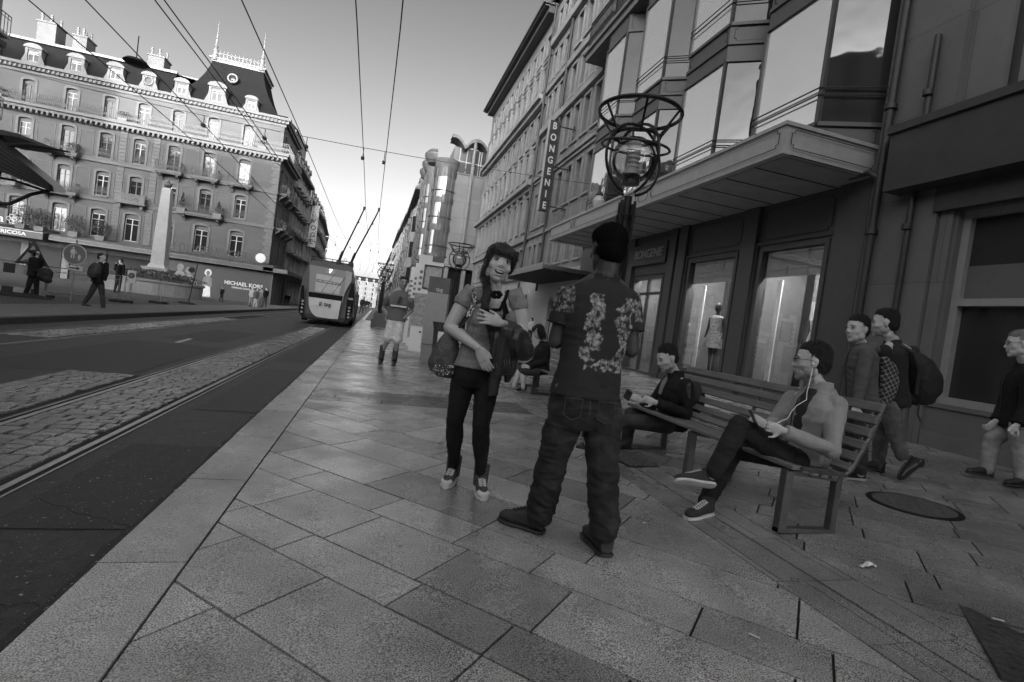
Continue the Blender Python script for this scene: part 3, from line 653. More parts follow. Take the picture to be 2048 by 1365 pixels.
def sb_build():
    u = lambda Y: SB_Y-Y
    ops = [(u(9.5), u(7.75), .62, 3.5), (u(12.1), u(10.2), .6, 3.48), (u(15.0), u(13.25), .26, 3.15), (u(17.9), u(16.0), .6, 3.45)]
    mb = MB(); grid_wall(mb, 0, u(7.0), 0, 4.5, ops, depth=.25); mb.build('clad_wall', CLAD, SB)
    up = MB(); up.box(0, u(7.0), .05, 9, 4.5, 21); up.build('upper_wall', mat('upper_wall_grey', .07, .8, .15, 3, .2, dirt=.2), SB)
    body = MB(); body.box(0, u(7.0), 2.2, 9, 0, 4.5); body.box(0, u(7.0), .25, 2.2, 3.6, 4.4); body.box(0, u(7.0), .25, 2.2, 0, .25)
    for y in (7.0, 9.85, 12.65, 15.5, 18.2): body.box(u(y)-.12, u(y), .25, 2.2, .25, 3.6)
    body.build('interior_wall', INTG, SB)
    DK = mat('backdrop_dark', .06, .8, .2, 2); r_ = random.Random(8)
    for a, b, c, d in ops:
        x = a-.2; bk = MB()
        while x < b+.9:
            w2 = r_.uniform(.12, .42); bk.mi = r_.choice([0, 0, 1, 2]); bk.box(x, x+w2, 1.5+.05*bk.mi, 1.6, .3, 3.6); x += w2
        bk.build('display_backdrop', [INTG, DK, INT], SB)
    for i, (a, b, c, d) in enumerate(ops):
        f = MB(); t = .09; f.frame(a-.0, b+.0, -.03, .12, c, d, t); f.frame(a-.12, b+.12, -.045, -.003, c-.10, d+.10, .05)
        if i == 2: f.box((a+b)/2-.04, (a+b)/2+.04, 0, .08, c+t, d-t); f.box(a+t, b-t, 0, .07, 2.6, 2.68)
        w_ = f.build('shop_window' if i != 2 else 'shop_door', CLAD, SB)
        p = MB(); p.quad((a+t, .05, c+t), (b-t, .05, c+t), (b-t, .05, d-t), (a+t, .05, d-t)); p.build('pane', SHOPG, w_)
        q = MB(); q.box(a+.3, b-.3, .5, .62, 3.38, 3.42); q.build('ceiling_lamp', SHOPL, w_)
        if i != 2:
            q = MB(); q.box(a+t, b-t, .12, .14, d-.62, d-t); q.build('roller_blind', mat('pale_blind', .33, .8, .05), w_)
            q = MB(); q.box(a+.28, a+.40, .3, .33, c+.1, d-.65); q.build('display_banner', PANEL, w_)
            q = MB(); q.box(a+t, b-t, .25, 2.0, c-.1, c+.05); q.build('display_plinth', INT, w_)
            if i == 0:
                q = MB(); q.box(a+.3, a+.75, 1.2, 1.22, c+.3, c+1.9); q.box(a+.95, a+1.05, 1.0, 1.05, c+.1, d-.7); q.build('display_screen', mat('display_grey', .4, .6, .2, 3), w_)
        else:
            q = MB(); q.box((a+b)/2+.1, (a+b)/2+.13, -.06, -.03, 1.0, 1.6); q.box((a+b)/2-.13, (a+b)/2-.1, -.06, -.03, 1.0, 1.6); q.build('handle', STEEL, w_)
    for a, b in ((7.0, 7.62), (9.62, 10.06), (12.25, 12.62), (12.75, 13.1), (15.15, 15.5), (18.05, 18.6)):
        pl = MB(); pl.box(u(b), u(a), -.09, -.002, .28, 4.40); pl.box(u(b)-.03, u(a)+.03, -.12, -.001, .2, .42); pl.build('pilaster', CLAD, SB)
    fp = MB()
    for a, b in ((7.7, 9.55), (10.12, 12.2), (13.15, 15.1), (15.6, 18.0)):
        inset(fp, lambda q, z: (q, -.004, z), u(b)+.08, u(a)-.08, 3.66, 4.3)
    fp.build('fascia_inset', mat('inset_line', .02, .6, 0), SB)
    sg = MB(); sg.box(u(15.12), u(13.15), -.13, -.005, 3.5, 4.1); sgo = sg.build('fascia_sign', CLAD, SB)
    text('lettering', 'BONGENIE', .36, mat('brass_letters', .5, .5, .1), sgo, (u(14.1), -.15, 3.8), (R_(90), 0, 0), .012, bold=.004, sx=.92)
    # canopy
    cy0, cy1, out = 7.03, 18.4, 1.88
    c = MB(); c.box(u(cy1), u(cy0), -out, 0, 4.45, 4.86); c.box(u(cy1)-.03, u(cy0)+.03, -out-.03, 0, 4.86, 4.92); c.box(u(cy1)-.02, u(cy0)+.02, -out-.02, 0, 4.41, 4.45)
    co = c.build('canopy', CLADL, SB)
    l = MB(); y = cy0; seg = [(7.12, 11.1), (11.25, 11.7), (11.85, 15.9), (16.0, 16.15), (16.25, 18.3)]
    for a, b in seg: inset(l, lambda q, z: (q, -out-.033, z), u(b), u(a), 4.52, 4.8, .05, .007)
    inset(l, lambda q, z: (u(cy0)+.033, -q, z), .1, out-.1, 4.52, 4.8, .05, .007)
    l.build('fascia_inset', mat('inset_line', .02), co)
    sf = MB(); sf.box(u(cy1)+.08, u(cy0)-.08, -out+.1, -.05, 4.395, 4.408); sf.build('soffit', mat('soffit_boards', .3, .5, .2, 3, .05), co)
    sj = MB()
    for k in range(15): q = u(cy1)+.5+k*.78; sj.box(q, q+.02, -out+.1, -.05, 4.385, 4.394)
    sj.build('soffit_joint', mat('joint_black', .01, .9, 0), co)
    # faceted bays
    for k, (a, b) in enumerate([(9.12, 7.5), (12.0, 10.42), (14.85, 13.3), (17.65, 16.15)]):
        o_, wy = -.9, .03
        pf = [(u(a+.16), -wy), (u(a), o_), (u(b), o_), (u(b-.62 if k else b-.5), -wy)]
        lv = [(4.86, 5.25, 's'), (5.25, 7.62, 'g'), (7.62, 8.0, 's'), (8.0, 8.42, 'p'), (8.42, 11.15, 'g'), (11.15, 11.75, 's')]
        bf = MB()
        for z0, z1, t in lv:
            if t in 'sp': bf.loft([[(x, y, z0) for x, y in pf+[(pf[-1][0], .1), (pf[0][0], .1)]], [(x, y, z1) for x, y in pf+[(pf[-1][0], .1), (pf[0][0], .1)]]])
        for z in (5.25, 7.62, 8.0, 8.42, 11.15):
            for i in range(3): bf.obox((*pf[i], z), (*pf[i+1], z), .09, .07)
        for i in (0, 1, 2, 3):
            for z0, z1, t in lv:
                if t == 'g': bf.box(pf[i][0]-.035, pf[i][0]+.035, pf[i][1]-.035, pf[i][1]+.035, z0, z1)
        bo = bf.build('bay_window', CLAD, SB)
        gm = MB(); gd = [MB(), MB()]
        for z0, z1, t in lv:
            if t == 'g':
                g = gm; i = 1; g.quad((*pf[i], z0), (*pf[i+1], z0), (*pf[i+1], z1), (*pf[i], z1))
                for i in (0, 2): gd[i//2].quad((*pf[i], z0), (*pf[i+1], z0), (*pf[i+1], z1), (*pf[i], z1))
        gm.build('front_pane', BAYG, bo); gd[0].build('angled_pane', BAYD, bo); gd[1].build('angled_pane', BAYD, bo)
        for z0, z1 in ((8.06, 8.36), (4.92, 5.2), (11.2, 11.7)):
            il = MB(); inset(il, lambda q, z: (q, o_-.006, z), u(a)+.08, u(b)-.08, z0, z1, .05, .006)
            A = Vector((*pf[2], 0)); B = Vector((*pf[3], 0)); d = (B-A).normalized(); L_ = (B-A).length; nrm = Vector((d.y, -d.x, 0))
            inset(il, lambda q, z: tuple(A+d*q+nrm*.006+Vector((0, 0, z))), .1, L_-.1, z0, z1, .05, .006)
            il.build('spandrel_inset', mat('inset_line', .02), bo)
        for z in (5.85, 9.0):
            rr = MB()
            for dz in (0, -.12): rr.tube([(pf[1][0]-.03, pf[1][1]+.05, z+dz), (pf[1][0], pf[1][1]-.06, z+dz), (pf[2][0]+.02, pf[2][1]-.06, z+dz), (pf[3][0]+.04, pf[3][1]-.05, z+dz)], .014, 5)
            rr.build('hand_rail', DARKP, bo)
    lg = MB(); lg.box(0, u(7.0), -.98, .05, 11.75, 11.98); lg.box(-.02, u(7.0)+.02, -1.08, .05, 11.98, 12.1); lg.build('bay_cornice', mat('grey_ledge', .16, .7, .15), SB)
    r = MB(); iron_rail(r, .1, u(7.0), -.95, 12.1, 13.2, .12, .012, curls=False); r.build('balcony_rail', IRON, SB)
    ir = MB()
    # white vase-like lanterns standing on the canopy
sb_build()
for i, (Y, lab) in enumerate([(12.55, 'pale carved lantern on the store canopy, right behind the big street lamp'), (15.3, 'pale carved lantern on the store canopy, left of the big street lamp')]):
    t = thing('lantern', lab, 'lantern', (6.25, Y, 4.92))
    b = MB(); b.lathe([(.1, 0), (.13, .05), (.07, .12), (.17, .3), (.2, .42), (.12, .55), (.1, .58)], (0, 0, 0), 12); b.build('lantern_body', WF, t, True)
    b = MB(); b.lathe([(.1, .58), (.13, .62), (.03, .75), (.05, .82), (.01, .95)], (0, 0, 0), 10); b.build('finial', DARKP, t, True)
# --- near dark building at the right edge
RB = thing('grey_stone_building', 'dark grey panelled building at the right edge with a large blind-covered window', 'building', (XW, 7.0, 0), -R_(90))
def rb_build():
    u = lambda Y: 7.0-Y
    RS = stone_mat('grey_stone_panels', .17, 2.4, 1.3, .55, .08, .006)
    ops = [(u(5.62), u(2.2), .9, 3.62), (u(5.35), u(2.4), 5.05, 11.0)]
    mb = MB(); grid_wall(mb, 0, 11, 0, 22, ops, depth=.45); mb.build('wall', RS, RB)
    m = MB(); m.box(0, 11, .46, 6, 0, 22); m.build('inner_wall', mat('dark_inside', .02, .8, .3, 1), RB)
    p = MB(); p.box(.02, 1.14, -.10, -.002, .25, 22); p.box(.0, 1.16, -.15, -.003, .22, .55); p.box(1.16, 1.34, -.05, -.002, .25, 3.62); p.build('pier', RS, RB)
    bm = MB(); bm.box(.5, 11, -.42, -.004, 3.98, 4.86); bm.box(.46, 11, -.47, -.004, 4.86, 4.98); bm.box(1.1, 11, -.14, -.003, 3.62, 3.98); bm.build('string_course', mat('dark_stone_beam', .05, .7, .15, 4), RB)
    pl = MB(); pl.box(1.36, 11, -.06, -.001, .28, .5); pl.box(1.36, 11, -.03, -.001, .84, .9); pl.build('plinth', RS, RB)
    f = MB(); a, b, c, d = ops[0]; f.frame(a, b, .1, .25, c, d, .10); f.box(a+.1, b-.1, .08, .27, 2.28, 2.38); f.box((a+b)/2-.1, (a+b)/2-.02, .12, .2, c+.1, 2.28); w_ = f.build('window', mat('pale_window_frame', .3, .5, .1), RB)
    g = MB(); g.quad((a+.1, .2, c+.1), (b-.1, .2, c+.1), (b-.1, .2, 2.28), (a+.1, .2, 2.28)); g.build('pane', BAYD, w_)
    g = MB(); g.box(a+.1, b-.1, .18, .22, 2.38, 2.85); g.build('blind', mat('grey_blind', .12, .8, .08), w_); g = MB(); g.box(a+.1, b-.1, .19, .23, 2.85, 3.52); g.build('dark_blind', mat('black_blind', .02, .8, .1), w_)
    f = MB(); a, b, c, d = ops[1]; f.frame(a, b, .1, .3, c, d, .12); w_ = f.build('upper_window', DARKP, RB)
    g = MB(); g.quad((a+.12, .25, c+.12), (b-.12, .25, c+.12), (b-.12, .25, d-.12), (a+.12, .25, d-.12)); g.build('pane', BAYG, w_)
    for x, r, n in ((.22, .06, 'drain_pipe'), (.80, .045, 'drain_pipe')):
        q = MB(); q.tube([(x, -.2, .3), (x, -.2, 22)] if x < .5 else [(x, -.17, .3), (x, -.17, 6.3)], r, 10)
        for z in (1.4, 3.4, 5.4): q.tube([(x, -.2, z), (x, -.2, z+.08)], r*1.5, 10)
        if x < .5: q.tube([(x, -.2, 4.3), (x-.14, -.26, 4.42), (x-.5, -.26, 4.42), (x-.6, -.26, 4.55)], .05, 8)
        q.build(n, DARKP, RB, True)
rb_build()
# --- stone building beyond the store
ST = stone_mat('grey_limestone', .26, 1.1, .42, .75, .1, .012); STT = mat('grey_limestone_trim', .31, .85, .15, 6, .15, dirt=.25)
NB = thing('stone_department_store', 'long grey stone building with rows of narrow windows and heavy cornices, beyond the glass bays', 'building', (XW, 45.0, 0), -R_(90))
def nb_build():
    u = lambda Y: 45.0-Y
    colsA = [20.35, 21.55, 22.75, 23.95]; colsB = [25.75, 26.65, 27.55]; colsC = [29.3+i*1.4 for i in range(11)]
    ops = []; wins = []
    for c in colsA:
        for a, b in ((4.3, 5.7), (7.0, 8.65), (9.8, 11.45), (12.3, 13.75), (14.75, 16.2), (17.3, 18.6)): ops.append((u(c)-.3, u(c)+.3, a, b))
    for c in colsB:
        for a, b in ((4.4, 5.5), (6.5, 8.3), (9.7, 11.3), (12.2, 13.7), (14.6, 16.0), (17.0, 18.3)): ops.append((u(c)-.24, u(c)+.24, a, b))
    for c in colsC:
        for a, b in ((4.3, 5.5), (6.6, 8.5), (9.9, 11.4), (12.0, 13.2), (14.6, 15.9), (16.6, 17.7)): ops.append((u(c)-.32, u(c)+.32, a, b))
    mb = MB(); grid_wall(mb, 0, u(19.8), 3.9, 18.9, ops, depth=.3); mb.box(0, u(19.8), .3, 12, -.1, 18.9); mb.build('wall', ST, NB)
    for o in ops: window(NB, (o[0]+o[1])/2, o[2], round(o[1]-o[0], 2), round(o[3]-o[2], 2), .22, WD, 0, style='s')
    SC = {}
    for o in ops:
        hw, hh = round((o[1]-o[0])/2, 3), round(o[3]-o[2], 3); key = (hw, hh, o[2] > 5)
        if key not in SC:
            t = MB(); t.box(-hw-.11, -hw, -.05, -.002, -.03, hh); t.box(hw, hw+.11, -.05, -.002, -.03, hh); t.box(-hw-.13, hw+.13, -.07, -.002, hh, hh+.12); t.box(-hw-.15, hw+.15, -.1, -.002, -.13, -.03)
            if o[2] > 5: t.frame(-hw-.02, hw+.02, -.025, -.002, -.85, -.25, .05)
            SC[key] = t.mesh('window_surround', STT)
        link('window_surround', SC[key], NB, ((o[0]+o[1])/2, 0, o[2]))
    c = MB()
    for a, b, z0, z1, p in ((19.8, 28.3, 5.95, 6.1, .12), (19.8, 28.3, 8.95, 9.05, .1), (19.8, 28.3, 9.12, 9.3, .18), (19.8, 28.3, 11.65, 11.95, .22), (19.8, 28.3, 14.0, 14.3, .15), (19.8, 28.3, 16.5, 16.9, .25),
                            (28.3, 45, 5.9, 6.2, .2), (28.3, 45, 8.8, 9.0, .2), (28.3, 45, 9.0, 9.25, .45), (28.3, 45, 11.65, 11.8, .12), (28.3, 45, 13.5, 13.75, .3), (28.3, 45, 13.75, 14.0, .5), (28.3, 45, 16.2, 16.3, .1), (28.3, 45, 3.75, 3.95, .25)):
        c.box(u(b), u(a), -p, -.003, z0, z1)
    c.build('cornice', STT, NB)
    for cc in [28.6+i*1.4 for i in range(12)]:
        pl = MB()
        for z0, z1 in ((6.2, 8.8), (9.3, 11.6), (14.0, 16.2)): pl.box(u(cc)-.13, u(cc)+.13, -.14, -.002, z0, z1); pl.box(u(cc)-.17, u(cc)+.17, -.17, -.001, z1-.2, z1)
        pl.build('pilaster', STT, NB)
    e = MB(); e.box(u(45)-.3, u(28.6), -.75, 0, 18.9, 19.0); e.box(u(45)-.4, u(28.5), -.85, 0, 19.0, 19.12); e.box(u(45), u(28.6), -.5, 0, 18.6, 18.9); e.build('eave', mat('dark_eave', .07, .7, .15), NB)
    rf = MB(); rf.add([(0, -.6, 19.13), (u(28.6), -.6, 19.13), (u(28.6), 5, 22), (0, 5, 22)], [(0, 1, 2, 3)]); rf.box(u(28.55), u(19.8), .02, 12, 18.9, 22.5); rf.build('roof', SLT, NB)
    dp = MB(); dp.tube([(u(25.0), -.12, 3), (u(25.0), -.12, 18.9)], .07, 8); dp.build('drain_pipe', DARKP, NB); dp = MB(); dp.tube([(u(28.2), -.2, 3), (u(28.2), -.2, 18.9)], .07, 8); dp.build('drain_pipe', DARKP, NB)
    # ground floor: pale render with arched window, shop openings beyond
    g = MB(); n = 10; ga = []
    for c0 in (21.0, 22.9):
        ga.append((u(c0)-.32, u(c0)+.32))
    ops2 = [(a, b, .3, 2.7) for a, b in ga]+[(u(34.8), u(26.6), .3, 3.1), (u(43.5), u(36), .3, 3.1)]
    grid_wall(g, 0, u(19.8), 0, 3.9, ops2, depth=.25, arch=0); g.build('ground_floor_wall', mat('pale_render', .45, .8, .1, 5, .15, dirt=.15), NB)
    for a, b in ga:
        q = MB(); c0 = (a+b)/2; r_ = [(c0+.32*math.cos(math.pi*k/n), 2.35+.34*math.sin(math.pi*k/n)) for k in range(n+1)]
        q.prism([(b, 2.72)]+r_+[(a, 2.72)], .01, .2); q.box(a, a+.04, .08, .16, .3, 2.5); q.box(b-.04, b, .08, .16, .3, 2.5); w_ = q.build('arched_window', mat('pale_render', .45), NB)
        q = MB(); q.quad((a, .18, .3), (b, .18, .3), (b, .18, 2.7), (a, .18, 2.7)); q.build('pane', BAYD, w_)
    q = MB(); q.box(u(34.8), u(26.6), .2, .24, .3, 2.3); q.build('shop_front', mat('bright_shop', .3, .4, .5, 1.5), NB)
    q = MB(); q.box(u(34.8), u(26.6), -.1, .2, 2.3, 3.1); sg = q.build('shop_fascia', WF, NB); q = MB(); q.box(u(34.8), u(26.6), -.13, -.1, 2.6, 2.85); q.build('fascia_band', DARKP, sg)
    a2 = MB(); y0, y1, out = 17.3, 25.0, 1.95
    a2.box(u(y1), u(18.5), -out, .0, 3.42, 3.56); a2.box(u(y1), u(18.5), -out-.03, -out, 3.38, 3.62); a2.box(u(y1)-.03, u(y1), -out, 0, 3.38, 3.62)
    ao = a2.build('lower_awning', STEEL, NB)
    rb = MB()
    for k in range(13): x = -out+.1+k*.15; rb.box(u(y1)+.05, u(18.5)-.03, x, x+.05, 3.34, 3.42)
    rb.build('awning_rib', DARKP, ao)
nb_build()
# vertical shop sign
VS = thing('vertical_sign', 'tall dark box sign of stacked white letters hung high on brackets over the pavement', 'sign', (6.62, 22.5, 6.35))
b = MB(); hh = 4.0/8
for k in range(8): b.box(-.22, .22, -.09, .09, k*hh+.02, (k+1)*hh-.02)
b.box(-.19, .19, -.07, .07, 0, 4.0); b.build('sign_box', DARKP, VS)
b = MB(); b.box(-.26, -.225, -.1, .1, 0, 4.0); b.build('sign_edge', WF, VS)
for k, ch in enumerate('BONGENIE'[::-1]):
    for s in (1, -1): text('letter', ch, .42, mat('sign_white', .6), VS, (0, -.1*s, (k+.5)*hh), (R_(90), 0, 0 if s > 0 else math.pi), .008, bold=.008, sx=.8)
b = MB()
for z in (.25, 2.0, 3.8): b.box(.22, 1.1, -.02, .02, z, z+.05); b.box(.9, .93, -.12, .12, z-.1, z+.15)
b.box(.28, .31, -.02, .02, .1, 3.9); b.build('bracket', DARKP, VS)
# ------------------------------------------------------------------ glass-cornered building closing the right row
GC = thing('glass_corner_building', 'modern stone building with rounded glass corner bays and scalloped roof edge, closing the right row', 'building', (3.6, 48.0, -.0))
def gc_build():
    GCG = glass_mat('corner_bay_glass', .22, .05, 1.5, metal=.6)
    GS = stone_mat('smooth_grey_stone', .22, 3.2, 1.45, .6, .06, .02)
    w_ = MB(); w_.box(1.9, 6.5, .1, 14, 6.0, 14.1); w_.box(1.6, 6.5, .6, 14, 0, 6.0); w_.box(.2, 1.9, 1.6, 14, 0, 14.6); w_.build('wall', GS, GC)
    for x0, x1 in ((2.45, 3.25), (3.6, 4.4), (4.75, 6.4)): dk = MB(); dk.box(x0, x1, .07, .099, 12.0, 13.3); dk.build('dark_panel', mat('dark_stone_panel', .14, .6, .1), GC)
    lg = MB(); lg.box(1.2, 6.5, -.35, .099, 5.6, 6.3); lg.box(2.0, 6.5, -.02, .1, 14.1, 14.2); lg.build('ledge', GS, GC)
    gl = MB(); gl.box(.3, 6.5, .5, .6, .2, 5.5); gl.build('ground_floor_glass', GLASSD, GC)
    for x in (.4, 2.0, 3.6, 5.2): c = MB(); c.box(x, x+.35, -.1, .5, 0, 5.6); c.build('column', GS, GC)
    for x in (3.35, 4.6): 
        f = MB(); f.box(x-.13, x+.13, -.25, .1, 6.3, 16.9); f.lathe([(.09, 0), (.09, 9.2), (.05, 10.7)], (x, -.3, 6.3), 8); f.lathe([(.1, 0), (.14, .2), (.02, .5)], (x, -.25, 16.9), 8); f.build('pilaster', GS, GC)
    t = MB(); t.box(1.6, 6.5, .5, 10, 14.1, 16.6); t.build('top_storey', mat('top_storey_glass', .035, .25, .3, .8), GC)
    tm = MB()
    for x in (2.1, 2.75, 3.9, 4.1, 5.1, 5.8): tm.box(x, x+.07, .42, .5, 14.1, 16.5)
    tm.box(1.6, 6.5, .43, .5, 15.3, 15.38); tm.build('mullion', CLADL, GC)
    r = MB(); iron_rail(r, 2.0, 6.5, -.0, 14.15, 15.0, .2, .012); r.build('railing', IRON, GC)
    # scalloped roof edge
    n = 60; prof = []
    rf = MB(); A = []; B = []; Cc = []
    for i in range(n+1):
        x = 1.2+5.5*i/n; z = 16.15+.95*abs(math.sin((x-.3)*math.pi/2.15))**.7
        A.append((x, -.35, z)); B.append((x, -.35, z+.28)); Cc.append((x, 1.6, max(z+.28, 17.1)))
    m_ = n+1; D = [(x, 1.6, z) for x, _, z in A]
    rf.add(A+B+Cc+D, [(i, i+1, m_+i+1, m_+i) for i in range(n)]+[(m_+i, m_+i+1, 2*m_+i+1, 2*m_+i) for i in range(n)]+[(i+1, i, 3*m_+i, 3*m_+i+1) for i in range(n)])
    rf.add([(2.8, 1.6, 17.1), (6.7, 1.6, 17.1), (6.7, 4, 18.2), (4.0, 4, 18.2)], [(0, 1, 2, 3)])
    rf.build('scalloped_roof', ZINC, GC, True)
    # rounded glass bays: corner one and three more along the street
    for k, (cx, cy, r_) in enumerate([(1.15, .75, 1.05), (.35, 4.2, .75), (.35, 7.4, .75), (.35, 10.6, .75)]):
        b = MB(); g = MB(); nn = 14; a0, a1 = (-math.pi, 0) if k == 0 else (math.pi*.5, math.pi*1.5)
        ring = [(cx+r_*math.cos(a0+(a1-a0)*i/nn), cy+r_*math.sin(a0+(a1-a0)*i/nn)) for i in range(nn+1)]
        ring2 = [(cx+(x-cx)*1.06, cy+(y-cy)*1.06) for x, y in ring]
        for z0, z1, t in ((6.2, 6.6, 's'), (6.6, 8.7, 'g'), (8.7, 9.25, 's'), (9.25, 11.2, 'g'), (11.2, 11.7, 's'), (11.7, 13.55, 'g'), (13.55, 14.4, 's')):
            (b if t == 's' else g).loft([[(x, y, z0) for x, y in (ring2 if t == 's' else ring)], [(x, y, z1) for x, y in (ring2 if t == 's' else ring)]], caps=(t == 's'))
        for i in range(0, nn+1, 3):
            x, y = ring2[i]; b.box(x-.035, x+.035, y-.035, y+.035, 6.2, 14.4)
        o = b.build('glass_bay', mat('bay_bronze', .06, .4, .1), GC); g.build('pane', GCG, o, smooth='all')
        q = MB()
        for z in (7.3, 9.9, 12.3): q.tube([(cx+(x-cx)*1.1, cy+(y-cy)*1.1, z) for x, y in ring], .035, 5)
        q.build('hand_rail', DARKP, o)
        pr = MB(); pr.loft([[(cx+(x-cx)*1.04, cy+(y-cy)*1.04, z) for x, y in ring] for z in (14.4, 15.2)]); pr.build('parapet', STP, o)
        if k:
            s = MB(); s.loft([[(cx+(x-cx)*f_, cy+(y-cy)*f_, z) for x, y in ring] for f_, z in ((1.0, 15.6), (1.5, 16.2), (1.5, 16.5), (1.0, 16.9))]); s.build('scallop_hood', ZINC, o, True)
    for k in range(9): s = MB(); s.box(.05, .2, 1.7+k*1.5, 1.7+k*1.5+.5, 0, 14.6); s.build('stone_fin', GS, GC)
gc_build()
FS = [mat('far_stone_%d' % i, v, .85, .15, 1.5, .3, dirt=.3) for i, v in enumerate([.17, .2, .23, .17, .26])]
def street_house(name, label, p, q, h, m, floors, bays, depth=10, roof='mansard', bayw=False, side=1):
    """a house front from p to q (world XY); outward is to the right of p->q turned by side"""
    p = Vector((*p, 0)); q = Vector((*q, 0)); d = q-p; Ln = d.length; ang = math.atan2(d.y, d.x)
    t = thing(name, label, 'building', (p.x, p.y, -.2), ang)
    fh = (h-3.6)/floors; ops = []
    for i in range(bays):
        c = (i+.5)*Ln/bays; hw = min(.55, Ln/bays*.27)
        for f in range(floors): ops.append((c-hw, c+hw, 3.9+f*fh+.3, 3.9+f*fh+fh-.5))
        ops.append((c-hw*1.5, c+hw*1.5, .2, 3.0))
    mb = MB(); grid_wall(mb, 0, Ln, 0, h, ops, depth=.3*1); 
    mb.box(0, Ln, .3, depth, 0, h); o = mb.build('wall', m, t)
    for o_ in ops: window(t, (o_[0]+o_[1])/2, o_[2], round(o_[1]-o_[0], 1), round(o_[3]-o_[2], 1), .2, WD if floors % 2 else WF, 0, style='s')
    c = MB()
    for f in range(floors+1): z = 3.6+f*fh; c.box(-.05, Ln+.05, -.25 if f else -.9, -.002, z-.12, z+.12)
    c.box(-.1, Ln+.1, -.7, -.002, h-.2, h+.15)
    for o_ in ops[:]: c.box(o_[0]-.12, o_[1]+.12, -.14, -.003, o_[3], o_[3]+.16)
    c.build('cornice', STP, t)
    b = MB(); cc = 0
    for f in range(floors-1):
        z = 3.75+f*fh; n = 7; rg = [(.95*math.cos(math.pi+math.pi*k/n), .75*math.sin(math.pi+math.pi*k/n)-.01) for k in range(n+1)]
        b.loft([[(x, y, z) for x, y in rg], [(x, y, z+.8) for x, y in rg]]); b.loft([[(x, y, z+fh-.35) for x, y in rg], [(x, y, z+fh) for x, y in rg]])
        for k in (0, 2, 5, 7): b.box(rg[k][0]-.06, rg[k][0]+.06, rg[k][1]-.05, rg[k][1]+.05, z+.8, z+fh-.35)
        b.mi = 1; b.loft([[(x*.94, y*.94, z+.8) for x, y in rg], [(x*.94, y*.94, z+fh-.35) for x, y in rg]], caps=False); b.mi = 0
    z = 3.75+(floors-1)*fh; b.loft([[(.95*s_*math.cos(math.pi+math.pi*k/7), .75*s_*math.sin(math.pi+math.pi*k/7)-.01, z+zz) for k in range(8)] for s_, zz in ((1, 0), (.9, .4), (.5, .8), (.05, 1.1))])
    bm_ = b.mesh('bay_window', [m, GLASSD]); b = MB(); b.box(-.8, .8, -.7, 0, 0, .12); iron_rail(b, -.8, .8, -.68, .12, .95, .18, curls=False); bl_ = b.mesh('balcony', m)
    for i in range(bays):
        cc = (i+.5)*Ln/bays
        if i % 2 == 0 and bayw: link('bay_window', bm_, t, (cc, 0, 0))
        else:
            for f in range(floors): link('balcony', bl_, t, (cc, 0, 3.7+f*fh))
    if roof:
        r = MB(); r.loft([[(0, .1, h+.15), (Ln, .1, h+.15), (Ln, depth, h+.15), (0, depth, h+.15)], [(0.2, 1.1, h+2.2), (Ln-.2, 1.1, h+2.2), (Ln-.2, depth-1, h+2.2), (.2, depth-1, h+2.2)], [(1, 4, h+3), (Ln-1, 4, h+3), (Ln-1, depth-4, h+3), (1, depth-4, h+3)]]); ro = r.build('roof', SLT, t)
        for i in range(bays):
            cc = (i+.5)*Ln/bays; k = MB(); k.box(cc-.55, cc+.55, -.1, 1.2, h+.15, h+1.6); k.prism([(cc-.7, h+1.6), (cc+.7, h+1.6), (cc, h+2.2)], -.2, 1.3); k.mi = 1; k.box(cc-.35, cc+.35, -.12, -.1, h+.4, h+1.4); k.build('dormer', [STP, GLASSD], t)
        k = MB(); k.box(Ln*.3, Ln*.3+1.2, 2, 3, h+1.5, h+4); k.build('chimney', CHIM, t)
    return t
# right side, beyond the glass corner: fronts face -X, so run from far to near
street_house('ornate_house', 'ornate stone house with stacked bay windows, directly beyond the glass corner building', (3.5, 82), (3.5, 62.2), 15.6, FS[1], 4, 7, bayw=True)
street_house('ornate_house', 'ornate stone house second beyond the glass corner building, behind the man on skates', (3.2, 106), (3.5, 82.5), 16.2, FS[0], 4, 8, bayw=True)
street_house('domed_house', 'stone house with a pale dome at its corner, far along the right of the street', (2.9, 140), (3.2, 106.5), 17.0, FS[1], 4, 9)
d = MB(); d.lathe([(2.2, 0), (2.2, 1.6), (2.0, 2.4), (1.2, 3.4), (.3, 4.0), (.1, 4.8)], (31.2, 3.0, 17), 16); dk_ = [o for o in bpy.data.objects if o.name == 'domed_house'][0]; d.build('dome', ZINC, dk_, True)
street_house('far_house', 'pale grey house where the street bends away, last of the right row', (2.2, 190), (2.9, 141), 16, FS[2], 4, 10)
street_house('far_house', 'hazy pale house closing the far end of the street', (.5, 270), (2.2, 191), 16, FS[4], 4, 8)
street_house('far_house', 'tiny bright house where the street vanishes behind the trolleybus', (-30, 330), (12, 330), 15, mat('far_grey', .07, .85), 4, 10)
